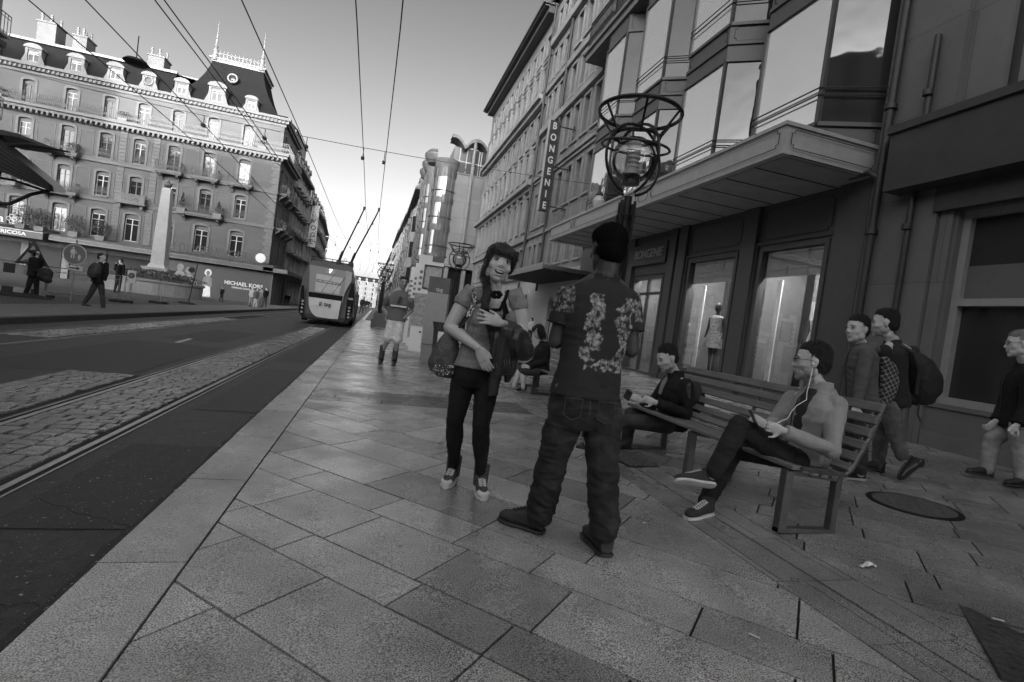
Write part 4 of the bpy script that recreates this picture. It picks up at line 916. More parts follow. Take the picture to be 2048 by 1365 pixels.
# left side beyond the corner building: fronts face +X, run from near to far
street_house('street_house', 'sunlit stone house directly behind the corner building', (-10.95, 67.1), (-10.95, 80), 16.6, FS[2], 5, 5)
street_house('street_house', 'white house with a vertical shop sign behind the trolleybus roof', (-10.95, 80.1), (-11.1, 98), 15.2, FS[4], 4, 6)
street_house('street_house', 'house with a wide dark overhanging roof above the trolleybus', (-11.1, 98.1), (-12.5, 124), 15.5, FS[2], 4, 8)
street_house('street_house', 'small pale house far along the left side of the street', (-12.5, 124.2), (-16.5, 160), 15.0, FS[4], 4, 9)
street_house('street_house', 'faint pale house at the far left end of the street', (-16.5, 160.2), (-25, 215), 15.0, FS[4], 4, 10)
fw = thing('party_wall_house', 'tall blank grey gable wall rising behind the corner building roof', 'building', (-17.0, 67.2, 0))
b = MB(); b.box(0, 5.6, 0, 9, 12, 20.4); b.build('wall', mat('grey_party_wall', .16, .9, .15, 1, .2, dirt=.2), fw)
b = MB(); b.prism([(-.2, 20.4), (5.8, 20.4), (4.5, 21.6), (1, 21.6)], -.1, 9); b.build('roof', SLT, fw)
vs = thing('blade_sign', 'white vertical blade sign with dark letters on the white house on the left', 'sign', (-10.3, 84, 8.6))
b = MB(); b.box(-.55, .55, -.1, .1, 0, 6.2); b.box(-.7, -.55, -.05, .05, 2, 2.1); b.build('sign_board', WF, vs)
for k, ch in enumerate('VOGE'): text('letter', ch, .95, DARKP, vs, (0, -.11, 3.9-k*1.05), (R_(90), 0, 0), .01, bold=.02)
# houses opposite mirrored in the shop windows; unseen rear blocks added to cast shade
street_house('opposite_building', 'stone corner house left of the tram stop, outside the picture', (-17.2, 18), (-17.2, 28.6), 14.0, mat('darker_stone', .24, .85, .15, 2), 3, 4, depth=8, roof='')  # one even stone tone, darker than the wing beside it
street_house('low_opposite_building', 'low stone wing across the square seen only in the shop window reflections', (-17.2, -34), (-17.2, 17.8), 12.0, mat('mid_stone', .34, .85, .15, 2), 3, 18, depth=8)
street_house('rear_shade_block', 'tallest unseen stone block added behind the viewpoint to shade the street', (28, -45), (-24, -45), 33.5, mat('mid_stone', .34), 6, 14, depth=8, roof='')
street_house('rear_shade_block', 'last stone building behind the viewpoint at the far side of the square', (-49.2, -45), (-78, -45), 34.5, mat('mid_stone', .34), 6, 6, depth=8, roof='')
street_house('rear_shade_block', 'lowest unseen shade block added behind the viewpoint, between two taller ones', (-24.2, -45), (-49, -45), 28.8, mat('mid_stone', .34), 6, 6, depth=8, roof='')
# ------------------------------------------------------------------ street furniture and vehicles
# trolleybus seen from behind
TB = thing('trolleybus', 'articulated trolleybus seen from behind on the near track, poles raised to the wires', 'bus', (-2.30, 27.0, -.06), R_(1.2))
def bus_build():
    BODY = mat('bus_grey_paint', .12, .35, .08, 3, .03, coat=.4); LIGHT = mat('bus_white_paint', .7, .35, .06, 3, .03, coat=.4); BLK = mat('bus_black_glass', .012, .12, .1)
    def sec(y, k=1.0, zt=3.0, zb=.32):
        p = [(-1.18, zb), (-1.29, .55), (-1.29, 1.5), (-1.2, 2.2), (-1.05, 2.85), (-.9, zt), (.9, zt), (1.05, 2.85), (1.2, 2.2), (1.29, 1.5), (1.29, .55), (1.18, zb)]
        return [(x*k, y+(.10*max(0, z-1.2)+.12*max(0, .9-z) if y < 1 else 0)+(.0 if abs(x) < 1 else (.14 if y < .5 else 0)), z) for x, z in p]
    b = MB(); b.loft([sec(0), sec(.35, 1.0), sec(1.3), sec(8.5)]); b.build('body', BODY, TB, True)
    b = MB(); b.loft([sec(9.3), sec(17.5)]); b.build('body', BODY, TB, True)
    b = MB()
    for k in range(6): b.loft([sec(8.5+k*.14, .97 if k % 2 else .92, 2.9, .4), sec(8.57+k*.14, .92 if k % 2 else .97, 2.9, .4)])
    b.build('bellows', DARKP, TB)
    yr = lambda z: .10*max(0, z-1.2)+.12*max(0, .9-z)     # rear face depth at height z
    def plate(name, poly, m, off, par=TB, th=.012):
        q = MB(); n = len(poly); vs = [(x, yr(z)-off-th, z) for x, z in poly]+[(x, yr(z)-off+.004, z) for x, z in poly]
        q.add(vs, [tuple(range(n)), tuple(range(2*n-1, n-1, -1))]+[(i, n+i, n+(i+1) % n, (i+1) % n) for i in range(n)]); return q.build(name, m, par)
    RW = glass_mat('bus_rear_glass', .3, .08, 1.5)
    wn = plate('rear_window', [(-.98, 2.80), (.88, 2.74), (.72, 1.50), (-.86, 1.50)], RW, .012)
    plate('window_strip', [(-.86, 1.49), (.72, 1.49), (.66, 1.26), (-.84, 1.26)], BLK, .014)
    n = 10; u_ = [(-.84, 1.25), (.66, 1.25)]+[(.66-.05*k/n, 1.25-.9*k/n) for k in range(1, n+1)]+[(.61-1.0*k/n, .35-.03*math.sin(k/n*3.14)) for k in range(1, 6)]+[(-.84+.72*(1-k/n)**1.0*.8, 1.25-.93*(1-(k/n)**2)**.5) for k in range(2, n)]
    plate('rear_panel', u_, LIGHT, .02)
    plate('corner_pillar', [(.72, 2.78), (1.0, 2.72), (1.02, 2.3), (.78, 1.7), (.70, 1.25), (.70, 1.0)], mat('bus_light_grey', .34, .4, .06), .016)
    for s in (-1, 1):
        plate('light_strip', [(s*1.1, 1.75), (s*1.215, 1.75), (s*1.22, .5), (s*1.12, .36), (s*.96, .36)][::s] if s < 0 else [(1.05, 2.2), (1.16, 2.2), (1.24, 1.5), (1.24, .8), (1.14, .36), (.94, .36), (.92, 1.3)], BLK, .05)
        for z in (.5, .66, .82, .98) if s > 0 else (.5, .68, .86, 1.02):
            l = MB(); l.tube([(s*1.08, yr(z)-.09, z), (s*1.08, yr(z)-.05, z)], .06, 12); l.build('tail_light', mat('lamp_lens', .45, .2, .1, 10, metal=.3), TB, True)
    ad = plate('poster', [(-.62, 2.42), (.62, 2.38), (.52, 1.55), (-.60, 1.57)], mat('poster_grey', .5, .5, .2, 3), .028, wn)
    plate('poster_band', [(-.6, 2.16), (.56, 2.12), (.54, 1.99), (-.58, 2.02)], mat('poster_dark_band', .12, .5, .1), .042, wn)
    LT = mat('sign_white', .6)
    text('poster_text', 'UNE LIBRAIRIE PAYOT', .105, LT, wn, (-.02, yr(2.05)-.062, 2.075), (R_(84), R_(1.5), 0), .002, bold=.003)
    text('poster_text', 'NOUVEAU', .09, LT, wn, (-.3, yr(2.3)-.062, 2.28), (R_(84), R_(1.5), 0), .002)
    text('poster_text', '10%', .14, LT, wn, (.3, yr(1.8)-.062, 1.80), (R_(84), R_(1.5), 0), .002)
    dp = plate('route_display', [(-.22, 2.74), (.2, 2.73), (.2, 2.50), (-.22, 2.52)], mat('display_grey2', .34, .4, .1), .03, wn)
    text('route_number', '7', .24, emit_mat('display_light', .9), dp, (0.0, yr(2.6)-.055, 2.62), (R_(84), 0, 0), .003, bold=.008)
    text('lettering', 'tpg', .26, mat('logo_grey', .06, .5, 0), TB, (.05, -.045, 1.0), (R_(93), 0, 0), .004, bold=.004)
    lg = MB(); lg.ring((-.27, -.045, 1.0), .07, .014, 12, 4, Matrix.Rotation(R_(90), 3, 'X'), .8, 1.1); lg.obox((-.32, -.045, .88), (-.2, -.045, 1.1), .014, .02); lg.build('logo', mat('logo_grey', .06), TB)
    text('fleet_number', '1633', .13, LT, TB, (1.08, yr(1.45)-.07, 1.42), (R_(88), 0, 0), .003, bold=.003)
    wp = MB()
    for a, c in (((-.3, 1.55), (.2, 2.55)), ((.2, 1.52), (.72, 2.45))): wp.obox((a[0], yr(a[1])-.05, a[1]), (c[0], yr(c[1])-.05, c[1]), .02, .02)
    wp.build('hold_down_rope', DARKP, TB)
    sd = MB()
    for y0, y1 in ((1.5, 3.0), (3.1, 4.6), (6.0, 8.3), (9.6, 11.5), (13.2, 15.0)): sd.quad((1.297, y0, 1.25), (1.297, y1, 1.25), (1.22, y1, 2.3), (1.22, y0, 2.3))
    sd.build('side_window', BLK, TB)
    dd = MB()
    for y0 in (4.8, 11.7, 15.3): dd.box(1.27, 1.305, y0, y0+1.15, .42, 1.9); dd.box(1.27, 1.32, y0+.55, y0+.6, .42, 1.9)
    dd.build('door', BLK, TB)
    dd = MB(); dd.box(1.28, 1.31, .35, 1.35, 1.0, 1.72); dd.build('side_panel', BLK, TB)
    for y in (2.5, 7.2, 14.5):
        for s in (-1, 1):
            w_ = MB(); w_.tube([(s*1.02, y, .46), (s*1.28, y, .46)], .45, 18); o = w_.build('wheel', mat('tyre', .02, .8), TB, True)
            h = MB(); h.tube([(s*1.27, y, .46), (s*1.30, y, .46)], .22, 12); h.build('rim', STEEL, o, True)
    un = MB(); un.box(-1.1, 1.1, .25, 8.4, .2, .34); un.box(-.9, .9, .1, .3, .24, .45); un.build('underbody', DARKP, TB)
    rf = MB(); rf.box(-.85, .85, 1.5, 4.5, 2.99, 3.22); rf.box(-.8, .8, 10, 15, 2.99, 3.25); rf.build('roof_box', BODY, TB)
    rl = MB()
    for z in (3.1, 3.24): rl.tube([(-.95, .5, z), (.95, .5, z)], .018, 6)
    for x in (-.95, -.5, 0, .5, .95): rl.tube([(x, .5, 2.95), (x, .5, 3.24)], .016, 6)
    for s in (-1, 1): rl.tube([(s*.95, .5, 3.24), (s*.95, 3.5, 3.24)], .016, 6); rl.tube([(s*.95, 2, 2.9), (s*.95, 2, 3.24)], .016, 5)
    for x in (-.45, .6): rl.ring((x, .55, 3.32), .07, .014, 10, 4, Matrix.Rotation(R_(90), 3, 'X'))
    rl.build('roof_rail', IRON, TB)
    for (bx, by), (tx, ty) in (((.25, 1.6), (1.22, -1.35)), ((.85, 1.6), (1.88, -1.75))):
        p = MB(); p.box(bx-.12, bx+.12, by-.2, by+.4, 3.0, 3.3); p.tube([(bx, by, 3.35), (bx+(tx-bx)*.88, by+(ty-by)*.88, 5.35), (tx, ty, 5.66)], [.045, .035, .03], 7)
        p.tube([(bx, by, 3.3), (bx+(tx-bx)*.15, by+(ty-by)*.15, 3.75)], .07, 8); p.ball((bx+(tx-bx)*.8, by+(ty-by)*.8, 5.08), .05, 6, 5); p.box(tx-.05, tx+.05, ty-.12, ty+.12, 5.62, 5.74); p.build('trolley_pole', DARKP, TB, True)
bus_build()
# overhead wires: each runs on its own, sagging slightly between spans
def wire(label, xs, z=5.68, y0=-6, r=.011):
    pts = []
    for i in range(60):
        y = y0+i*3; x = xs[0]+(xs[1]-xs[0])*min(1, max(0, (y-8)/18))-max(0, y-45)**1.6*.0035
        pts.append((x, y, z+.06*math.cos(2*math.pi*(y-17.5)/30)))
    m = MB(); m.tube(pts, r, 6); return tag(m.build('contact_wire', DARKP), label, 'wire', 'overhead wires')
wire('thin overhead wire crossing the sky just left of the picture centre', (-.83, -1.0)); wire('thin overhead wire crossing the sky right of its twin, nearest the shops', (-.15, -.36))
wire('overhead wire above the near tram track, touching the right of the tower roof', (-2.6, -2.65)); wire('overhead wire of the close pair, right one, running over the roof tower', (-3.95, -3.7)); wire('overhead wire of the close pair, left one, running over the roof tower', (-4.12, -3.85))
wire('overhead wire over the far track, second from the left', (-5.35, -5.5)); wire('leftmost overhead wire, entering at the top left corner', (-6.55, -6.3))
def span(lab, y, x0, x1, z0, z1, mid):
    m = MB(); n = 14; m.tube([(x0+(x1-x0)*k/n, y, z0+(z1-z0)*k/n-mid*math.sin(math.pi*k/n)) for k in range(n+1)], .009, 5)
    for x in (-.95, -.3, -2.62, -3.8, -5.45): m.tube([(x, y, 5.70), (x, y, z0+(z1-z0)*(x-x0)/(x1-x0)-mid*math.sin(math.pi*(x-x0)/(x1-x0)))], .012, 5); m.box(x-.05, x+.05, y-.09, y+.09, 5.69, 5.76)
    return tag(m.build('span_wire', DARKP), lab, 'wire', 'cross wires')
span('cross wire strung over the street in front of the glass corner building', 17.4, -17.1, 7.6, 6.6, 6.5, .55)
span('faint second cross wire above the trolleybus poles', 46, -10.9, 7.7, 7.2, 7.2, .8); span('faintest cross wire far down the street', 74, -10.9, 3.6, 8, 8, .8)
t = thing('hanging_lamp', 'dark oval lamp hung from the wires before the slate roof', 'lamp', tuple(PY(272, 126, 14)))
b = MB(); b.lathe([(.03, .1), (.2, .06), (.26, 0), (.2, -.05), (.02, -.07)], (0, 0, 0), 14); b.build('lamp_body', DARKP, t, True)
b = MB(); b.tube([(0, 0, .08), (0, 0, .6)], .012, 5); b.build('hanger', DARKP, t)
# Globe street lamps
LG = clear_mat('lamp_globe_glass', .84, .2, 1.0)
def make_lamp(label, loc, pedestal=False):
    t = thing('street_lamp', label, 'lamp', loc, 0, 'globe street lamps')
    H = 3.66; lm = mat('lamp_iron', .03, .35, .2, 20, .08, metal=.5)
    p = MB(); p.tube([(0, 0, 0), (0, 0, 2.72)], .045, 10); p.lathe([(.15, 0), (.15, .12), (.1, .2), (.07, .5)], (0, 0, 0), 12)
    for k in range(4):
        a = k*math.pi/2+.5; p.tube([(.10*math.cos(a), .10*math.sin(a), .1), (.10*math.cos(a), .10*math.sin(a), 2.66)], .017, 6)
    for z in (.6, 1.6, 2.5): p.ring((0, 0, z), .1, .014, 14, 5)
    p.build('post', lm, t, True)
    c = MB(); gc = 3.13; R0 = .385                          # four hoops round the globe
    for k in range(2):
        a = k*math.pi/2+.25; ax = Matrix.Rotation(a, 3, 'Z') @ Matrix.Rotation(R_(90), 3, 'X')
        pts = [Vector((0, 0, gc))+ax @ Vector((R0*math.cos(q), R0*math.sin(q), 0)) for q in [math.pi*(1.58)+math.pi*1.84*i/26 for i in range(27)]]
        c.tube(pts, .017, 6)
    c.ring((0, 0, gc+.14), R0-.01, .015, 26, 5, Matrix.Rotation(R_(8), 3, 'X'))
    c.build('globe_cage', lm, t, True)
    q = MB(); q.ring((0, 0, H-.02), .45, .022, 36, 6); q.ring((0, 0, 3.38), .25, .018, 24, 6)
    for k in range(6): a = k*math.pi/3+.2; q.tube([(.25*math.cos(a), .25*math.sin(a), 3.36), (.45*math.cos(a), .45*math.sin(a), H-.02)], .014, 5)
    q.build('crown', lm, t, True)
    g = MB(); g.ball((0, 0, gc), .25, 24, 14); g.build('globe', LG, t, smooth='all')
    l = MB(); l.lathe([(.085, 0), (.085, .12)]+[(.062+(.016 if i % 2 else 0), .12+i*.025) for i in range(11)]+[(.07, .4), (.05, .43)], (0, 0, gc-.23), 14); l.build('lamp_holder', mat('ribbed_diffuser', .6, .3, .1, metal=.3), t, True)
    l = MB(); l.lathe([(.1, 0), (.1, .1), (.088, .1)], (0, 0, gc-.27), 14); l.build('lamp_socket', lm, t)
    if pedestal:
        s = MB(); s.box(-.42, .42, -.42, .42, -.02, .5); s.box(-.32, .32, -.32, .32, .5, .85); s.build('pedestal', mat('granite_block', .12, .8, .25, 30), t)
    return t
L1 = make_lamp('big globe street lamp with an iron crown, standing behind the man with the floral shirt', (2.55, 5.4, zg(2.55)))
for lab, (x, y) in (('globe street lamp behind the ticket machine, left of the smiling woman', (2.62, 18.3)),):
    c = copy_tree(L1); c.location = (x, y, zg(x)); c['label'] = lab
L3 = make_lamp('globe street lamp on a granite block, behind the man on skates', (.28, 30.5, 0), True); L3.location.z = -.05
for lab, (x, y) in (('small globe street lamp on a block, first one beyond the skater\'s lamp', (.35, 44)), ('tiny globe street lamp on a block, second beyond the skater\'s lamp', (.3, 58)), ('tiniest globe street lamp far down the pavement', (.1, 74))):
    c = copy_tree(L3); c.location = (x, y, 0); c['label'] = lab
# ticket machine
TM = thing('ticket_machine', 'grey ticket machine with a dark head, left of the smiling woman', 'ticket machine', (1.43, 12.6, zg(1.43)), R_(-14))
b = MB(); b.box(-.24, .24, -.2, .22, 0, 1.66); b.build('cabinet', mat('machine_grey', .36, .45, .08, 6, .05), TM)
b = MB(); b.box(-.245, .245, -.205, .225, 1.665, 2.03); b.build('head', mat('machine_head', .13, .45, .08), TM)
text('lettering', 'tpg', .13, mat('sign_white', .6), TM, (.02, -.212, 1.74), (R_(90), 0, 0), .003, bold=.002)
b = MB(); b.box(-.262, -.246, -.15, .17, .3, 1.9); b.box(-.275, -.262, -.1, .1, 1.05, 1.35); b.box(-.27, -.262, -.1, .1, 1.5, 1.75); b.build('side_screen', mat('display_grey', .4), TM)
b = MB(); b.box(-.22, .22, -.212, -.205, .42, .43); b.build('door_joint', DARKP, TM)
# timetable and map panels
def panel(label, x, y, wd, h, seed, rz=-.12, col_=.80):
    t = thing('information_panel', label, 'panel', (x, y, zg(x)), rz, 'timetable panels')
    b = MB(); b.box(-wd/2, wd/2, -.07, .07, 0, h); b.build('board', mat('panel_white_%d' % int(col_*100), col_, .4, .04), t)
    r = random.Random(seed); d = MB(); e = MB()
    for k in range(9): e.add([(-wd*.35+.05*math.cos(a*.785), -.078, h-.5-k*.17+.05*math.sin(a*.785)) for a in range(8)], [tuple(range(8))])
    for k in range(14): x_ = r.uniform(-.2, .35)*wd; z = r.uniform(.5, h-.4); d.box(x_, x_+.07, -.075, -.071, z, z+.05)
    d.build('timetable_mark', mat('print_dark', .06, .6, 0), t); e.build('line_symbol', mat('print_mid', .2, .6, 0), t)
    return t
p1 = panel('white panel of line symbols with a framed map, just behind the ticket machine', 1.42, 15.5, .72, 2.82, 1)
b = MB(); b.frame(-.18, .36, -.10, -.072, 1.85, 2.55, .035); f = b.build('map_frame', mat('dark_frame', .06), p1); b = MB(); b.quad((-.14, -.076, 1.89), (.32, -.076, 1.89), (.32, -.076, 2.51), (-.14, -.076, 2.51)); b.build('map_sheet', mat('map_grey', .4, .5, .35, 9), f)
b = MB(); b.box(-.36, .1, -.09, -.072, .75, 1.7); b.build('city_map', mat('city_map_print', .34, .5, .4, 14), p1)
b = MB(); b.box(.02, .36, -.08, -.071, 2.66, 2.82); b.build('grey_header', mat('machine_head', .13), p1)
p2 = panel('narrow white column of timetable symbols, second behind the ticket machine', 1.27, 17.3, .34, 2.72, 2); b = MB(); b.box(-.16, .16, -.09, -.072, .3, 1.1); b.build('map_sheet', mat('map_grey', .4), p2)
p3 = panel('thin white column of round symbols beside the skater, furthest of the panels', 1.22, 18.9, .3, 2.7, 3)
# litter bin
BN = thing('litter_bin', 'dark open litter bin with a white notice, between the ticket machine and the woman', 'bin', (1.42, 11.4, zg(1.4)))
b = MB(); b.lathe([(.14, .0), (.12, .1), (.15, .85), (.19, 1.0), (.165, 1.0), (.13, .85), (.1, .1)], (0, 0, 0), 14); b.build('bin_body', mat('bin_dark', .06, .4, .2), BN, True)
b = MB(); b.box(-.06, .06, -.165, -.15, .35, .8); b.build('notice', PANEL, BN)
# benches
WOOD = mat('weathered_bench_wood', .19, .55, .3, 5, .3, 60, stretch=(9, 1, 9), dirt=.15); BST = mat('bench_steel', .12, .4, .2, 15, .1, metal=.5)
def bench_section():                                      # (x across, z) of slat centres: seat then curved back
    pts = []
    for i in range(6): t_ = i/5; pts.append((.02+.40*t_, .445-.03*math.sin(t_*math.pi*.8)-.012*t_, 0-.06*t_))
    for i, (x, z, a) in enumerate([(.47, .47, .75), (.515, .545, 1.1), (.55, .63, 1.22), (.585, .72, 1.28), (.62, .81, 1.32), (.65, .895, 1.36)]): pts.append((x, z, a))
    return pts
def make_bench(label, loc, Ln, frames):
    t = thing('bench', label, 'bench', loc, 0, 'slatted wooden benches')
    for x, z, a in bench_section():
        b = MB(); ca, sa = math.cos(a), math.sin(a); hw, th = .031, .014
        q = [(x+ca*u-sa*v, z+sa*u+ca*v) for u, v in ((-hw, -th), (hw, -th), (hw, th), (-hw, th))]
        b.prism(q, 0, Ln); bevel(b.build('slat', WOOD, t), .005)
    for y in frames:
        b = MB(); b.box(-.02, .045, y-.028, y+.028, 0, .42); b.box(.40, .45, y-.028, y+.028, 0, .40); b.box(-.02, .45, y-.03, y+.03, 0, .035)
        b.obox((-.0, y, .41), (.43, y, .375), .05, .03); b.obox((.43, y, .38), (.5, y, .44), .05, .03, (0, 0, 1)); b.tube([(.44, y, .38), (.52, y, .5), (.6, y, .7), (.675, y, .93)], .018, 6)
        bevel(b.build('leg_frame', BST, t), .004)
    arm = MB(); arm.tube([(.07, .012, .44), (.3, .012, .42), (.43, .012, .42), (.48, .012, .46), (.6, .012, .7), (.68, .012, .93)], .016, 6); arm.build('end_rail', BST, t)
    return t
BX = 2.73
make_bench('near slatted wooden bench on steel frames, two men sitting on it', (BX, 2.76, zg(BX+.2)), 2.3, [.06, 1.13, 2.2])
make_bench('far slatted wooden bench with a dark-clad woman sitting on its end', (BX, 7.3, zg(BX+.2)), 2.3, [.06, 1.13, 2.2])
# manhole covers and grate
t = thing('manhole_cover', 'round dark manhole cover in the pavement right of the near bench', 'manhole cover', (4.53, 3.30, zg(4.53)), 0); t.rotation_euler = (0, -.045, 0)
b = MB(); b.lathe([(.335, -.02), (.335, .004), (.3, .006)], (0, 0, 0), 40); b.build('frame', IRON, t)
b = MB(); b.lathe([(.29, -.02), (.29, .0075)], (0, 0, 0), 36)
for i in range(-5, 6):
    for j in range(-5, 6):
        if i*i+j*j < 24 and (i+j) % 2: b.box(i*.05-.018, i*.05+.018, j*.05-.008, j*.05+.008, .0075, .011)
b.build('lid', mat('manhole_iron', .10, .6, .3, 20), t)
t = thing('drain_grate', 'square chequered iron cover behind the front man\'s legs, by the drain line', 'grate', (2.62, 4.55, zg(2.62)+.004), R_(8))
b = MB(); b.box(-.28, .28, -.28, .28, -.02, .0); b.build('frame', IRON, t)
b = MB()
for i in range(9):
    for j in range(9): b.box(-.25+i*.056, -.25+i*.056+.036, -.25+j*.056, -.25+j*.056+.036, 0, .008)
b.build('tread_plate', mat('tread_iron', .2, .45, .3, 20, metal=.4), t)
t = thing('cable_cover', 'sunken dark rectangular cover at the bottom right corner', 'cover', (3.03, 1.66, zg(3)+.003), R_(-45)); b = MB(); b.box(-.17, .17, -.5, .2, -.02, .002); b.build('plate', mat('cover_dark', .07, .6, .5, 30, .5, 50, dirt=.4), t); b = MB()
for k in range(9): b.box(-.15, .15, -.47+k*.072, -.455+k*.072, .002, .006)
b.build('grip_bar', mat('cover_dark', .07), t)
# litter on the ground
def scrap(label, x, y, s, rz, paper=False):
    b = MB()
    if paper:
        r = random.Random(5); n = 9; vs = []
        for i in range(n):
            for j in range(5): vs.append((i*s/n-s/2, (j-2)*s*.09*(1-abs(i/n-.6)), .006+abs(noise.noise((i*.9, j*1.3, 0)))*s*.45*(1-abs(i/n-.6)*1.2)))
        b.add(vs, [(i*5+j, i*5+j+1, (i+1)*5+j+1, (i+1)*5+j) for i in range(n-1) for j in range(4)])
        m = PANEL
    else: b.tube([(-s/2, 0, .005), (s/2, 0, .005)], .0042, 7); m = mat('cigarette_paper', .6, .8, .1)
    o = b.build('crumpled_tissue' if paper else 'cigarette_butt', m); o.location = (x, y, zg(x)+.002); o.rotation_euler = (0, 0, rz)
    return tag(o, label, 'litter', None if paper else 'cigarette butts on the pavement')
scrap('crumpled white tissue on the dark slabs in front of the near bench', 2.93, 2.33, .13, .1, True)
scrap('cigarette butt on the slabs left of the bottom right corner, nearest the camera', 1.68, 1.77, .045, -.9); scrap('cigarette butt between the front man\'s right foot and the seated man\'s shoe', 1.82, 2.95, .03, .5)
scrap('tiny butt at the near end of the drain line', 2.22, 3.42, .03, 1.2); scrap('small butt behind the front man\'s right shoe', 1.62, 3.02, .02, 1.9); scrap('butt lying on the dark cover in the corner', 3.1, 1.78, .05, -.6)
# barrier fence and barricade on the square
def barrier(label, p, q):
    z = zg(p[0])+.09; t = thing('barrier', label, 'barrier', (p[0], p[1], z), math.atan2(q[1]-p[1], q[0]-p[0]), 'mobile fence panels'); Ln = math.dist(p, q)-.12
    b = MB(); g = .018
    b.tube([(0.05, 0, .12), (0.05, 0, 1.15), (Ln, 0, 1.15), (Ln, 0, .12)], g, 6); b.tube([(.05, 0, .2), (Ln, 0, .2)], g, 6); b.tube([(.05, 0, .98), (Ln, 0, .98)], .012, 5)
    b.build('frame', mat('galvanised_tube', .3, .45, .15, metal=.5), t); 
    for x in (.05, Ln): f = MB(); f.box(x-.12, x+.12, -.32, .32, 0, .12); f.build('foot_block', DARKP, t)
barrier('mobile fence panel left of the walker with the rucksack', (-11.7, 22.9), (-10.35, 25.6)); barrier('mobile fence panel in the middle, right of the rucksack walker', (-10.3, 25.7), (-10.02, 28.7)); barrier('mobile fence panel furthest right, before the poster wall', (-10.0, 28.8), (-9.95, 32.3))
t = thing('barricade', 'black and white striped roadworks barricade at the left edge', 'barricade', (-14.4, 22.3, -.17), R_(9))
for z0, z1 in ((.78, 1.12), (.08, .3)):
    b = MB(); k = 0; x = 0
    while x < 2.9: b.mi = k % 2; b.box(x, x+.33, -.02, .02, z0, z1); k += 1; x += .33
    b.build('striped_board', [mat('stripe_white', .4, .6, .1), DARKP], t)
b = MB()
for x in (.02, 1.45, 2.85): b.box(x, x+.06, .02, .06, 0, 1.2)
b.tube([(0, .05, 1.2), (2.95, .05, 1.2)], .02, 6); b.build('frame', mat('galvanised_tube', .3), t)
def sign_post(name, label, x, y, h, rz=0):
    z = zg(x)+.09; t = thing(name, label, 'sign', (x, y, z), rz); b = MB(); b.tube([(0, .03, 0), (0, .03, h)], .028, 8); b.build('post', mat('galvanised_tube', .3), t); return t
t = sign_post('pedestrian_sign', 'round sign of a walking adult and child above a small arrow board', -10.42, 22.0, 2.2)
b = MB(); b.tube([(0, 0, 1.66), (0, -.01, 1.66)], .37, 28); b.v = [(p[0], p[1], p[2]) for p in b.v]
def disc(r, zc, y0, y1, n=28): m = MB(); vs = [(r*math.cos(2*math.pi*k/n), y, zc+r*math.sin(2*math.pi*k/n)) for y in (y0, y1) for k in range(n)]; m.add(vs, [tuple(range(n)), tuple(range(2*n-1, n-1, -1))]+[(k, n+k, n+(k+1) % n, (k+1) % n) for k in range(n)]); return m
disc(.36, 1.68, -.03, 0).build('sign_disc', mat('sign_white', .6), t); disc(.335, 1.68, -.036, -.031).build('sign_face', mat('sign_blue_grey', .16, .5, .08), t)
b = MB()
def fig(b, cx, zc, s, skirt=True):
    b.prism([(cx+.045*s*math.cos(k*.785), zc+.40*s+.05*s*math.sin(k*.785)) for k in range(8)], -.044, -.037)
    b.prism([(cx-.07*s, zc+.33*s), (cx+.06*s, zc+.33*s), (cx+.1*s, zc+.05*s), (cx-.1*s, zc+.05*s)], -.044, -.037)
    b.prism([(cx-.08*s, zc+.04*s), (cx-.02*s, zc+.04*s), (cx-.05*s, zc-.2*s), (cx-.1*s, zc-.2*s)], -.044, -.037); b.prism([(cx+.02*s, zc+.04*s), (cx+.08*s, zc+.04*s), (cx+.08*s, zc-.2*s), (cx+.03*s, zc-.2*s)], -.044, -.037)
    b.prism([(cx-.08*s, zc+.32*s), (cx-.06*s, zc+.26*s), (cx-.13*s, zc+.1*s), (cx-.16*s, zc+.12*s)], -.044, -.037); b.prism([(cx+.06*s, zc+.32*s), (cx+.08*s, zc+.3*s), (cx+.2*s, zc+.1*s), (cx+.16*s, zc+.08*s)], -.044, -.037)
fig(b, -.05, 1.66, .62); fig(b, .15, 1.55, .36); b.build('pictogram', mat('sign_white', .6), t)
b = MB(); b.box(-.2, .28, -.035, -.01, 1.12, 1.28); o = b.build('arrow_board', mat('sign_white', .6), t); b = MB(); b.prism([(-.12, 1.18), (.1, 1.18), (.1, 1.14), (.22, 1.2), (.1, 1.26), (.1, 1.22), (-.12, 1.22)], -.042, -.036); b.build('arrow', DARKP, o)
t = sign_post('roadworks_sign', 'triangular warning sign with a dark border behind the woman with the hat', -11.7, 22.1, 1.9)
b = MB(); b.prism([(-.5, 1.13), (.5, 1.13), (0, 2.0)], -.03, 0); b.build('sign_border', mat('sign_red_grey', .05, .5, .05), t)
b = MB(); b.prism([(-.34, 1.23), (.34, 1.23), (0, 1.82)], -.036, -.031); b.build('sign_face', mat('sign_face_pale', .4, .5, .05), t)
b = MB(); b.prism([(-.25, 1.25), (-.16, 1.3), (-.1, 1.25), (.06, 1.25), (.14, 1.31), (.24, 1.25)], -.044, -.037); b.build('pictogram', DARKP, t)
t = sign_post('parking_sign', 'white panel with a dark round no-parking disc, right of the man on the phone', -10.15, 25.9, 1.55)
b = MB(); b.box(-.16, .16, -.02, 0, .85, 1.4); b.build('sign_board', mat('sign_white', .6), t); disc(.12, 1.18, -.03, -.021).build('sign_face', mat('sign_red_grey', .05), t); disc(.075, 1.18, -.036, -.031).build('sign_centre', mat('sign_blue_grey', .16), t)
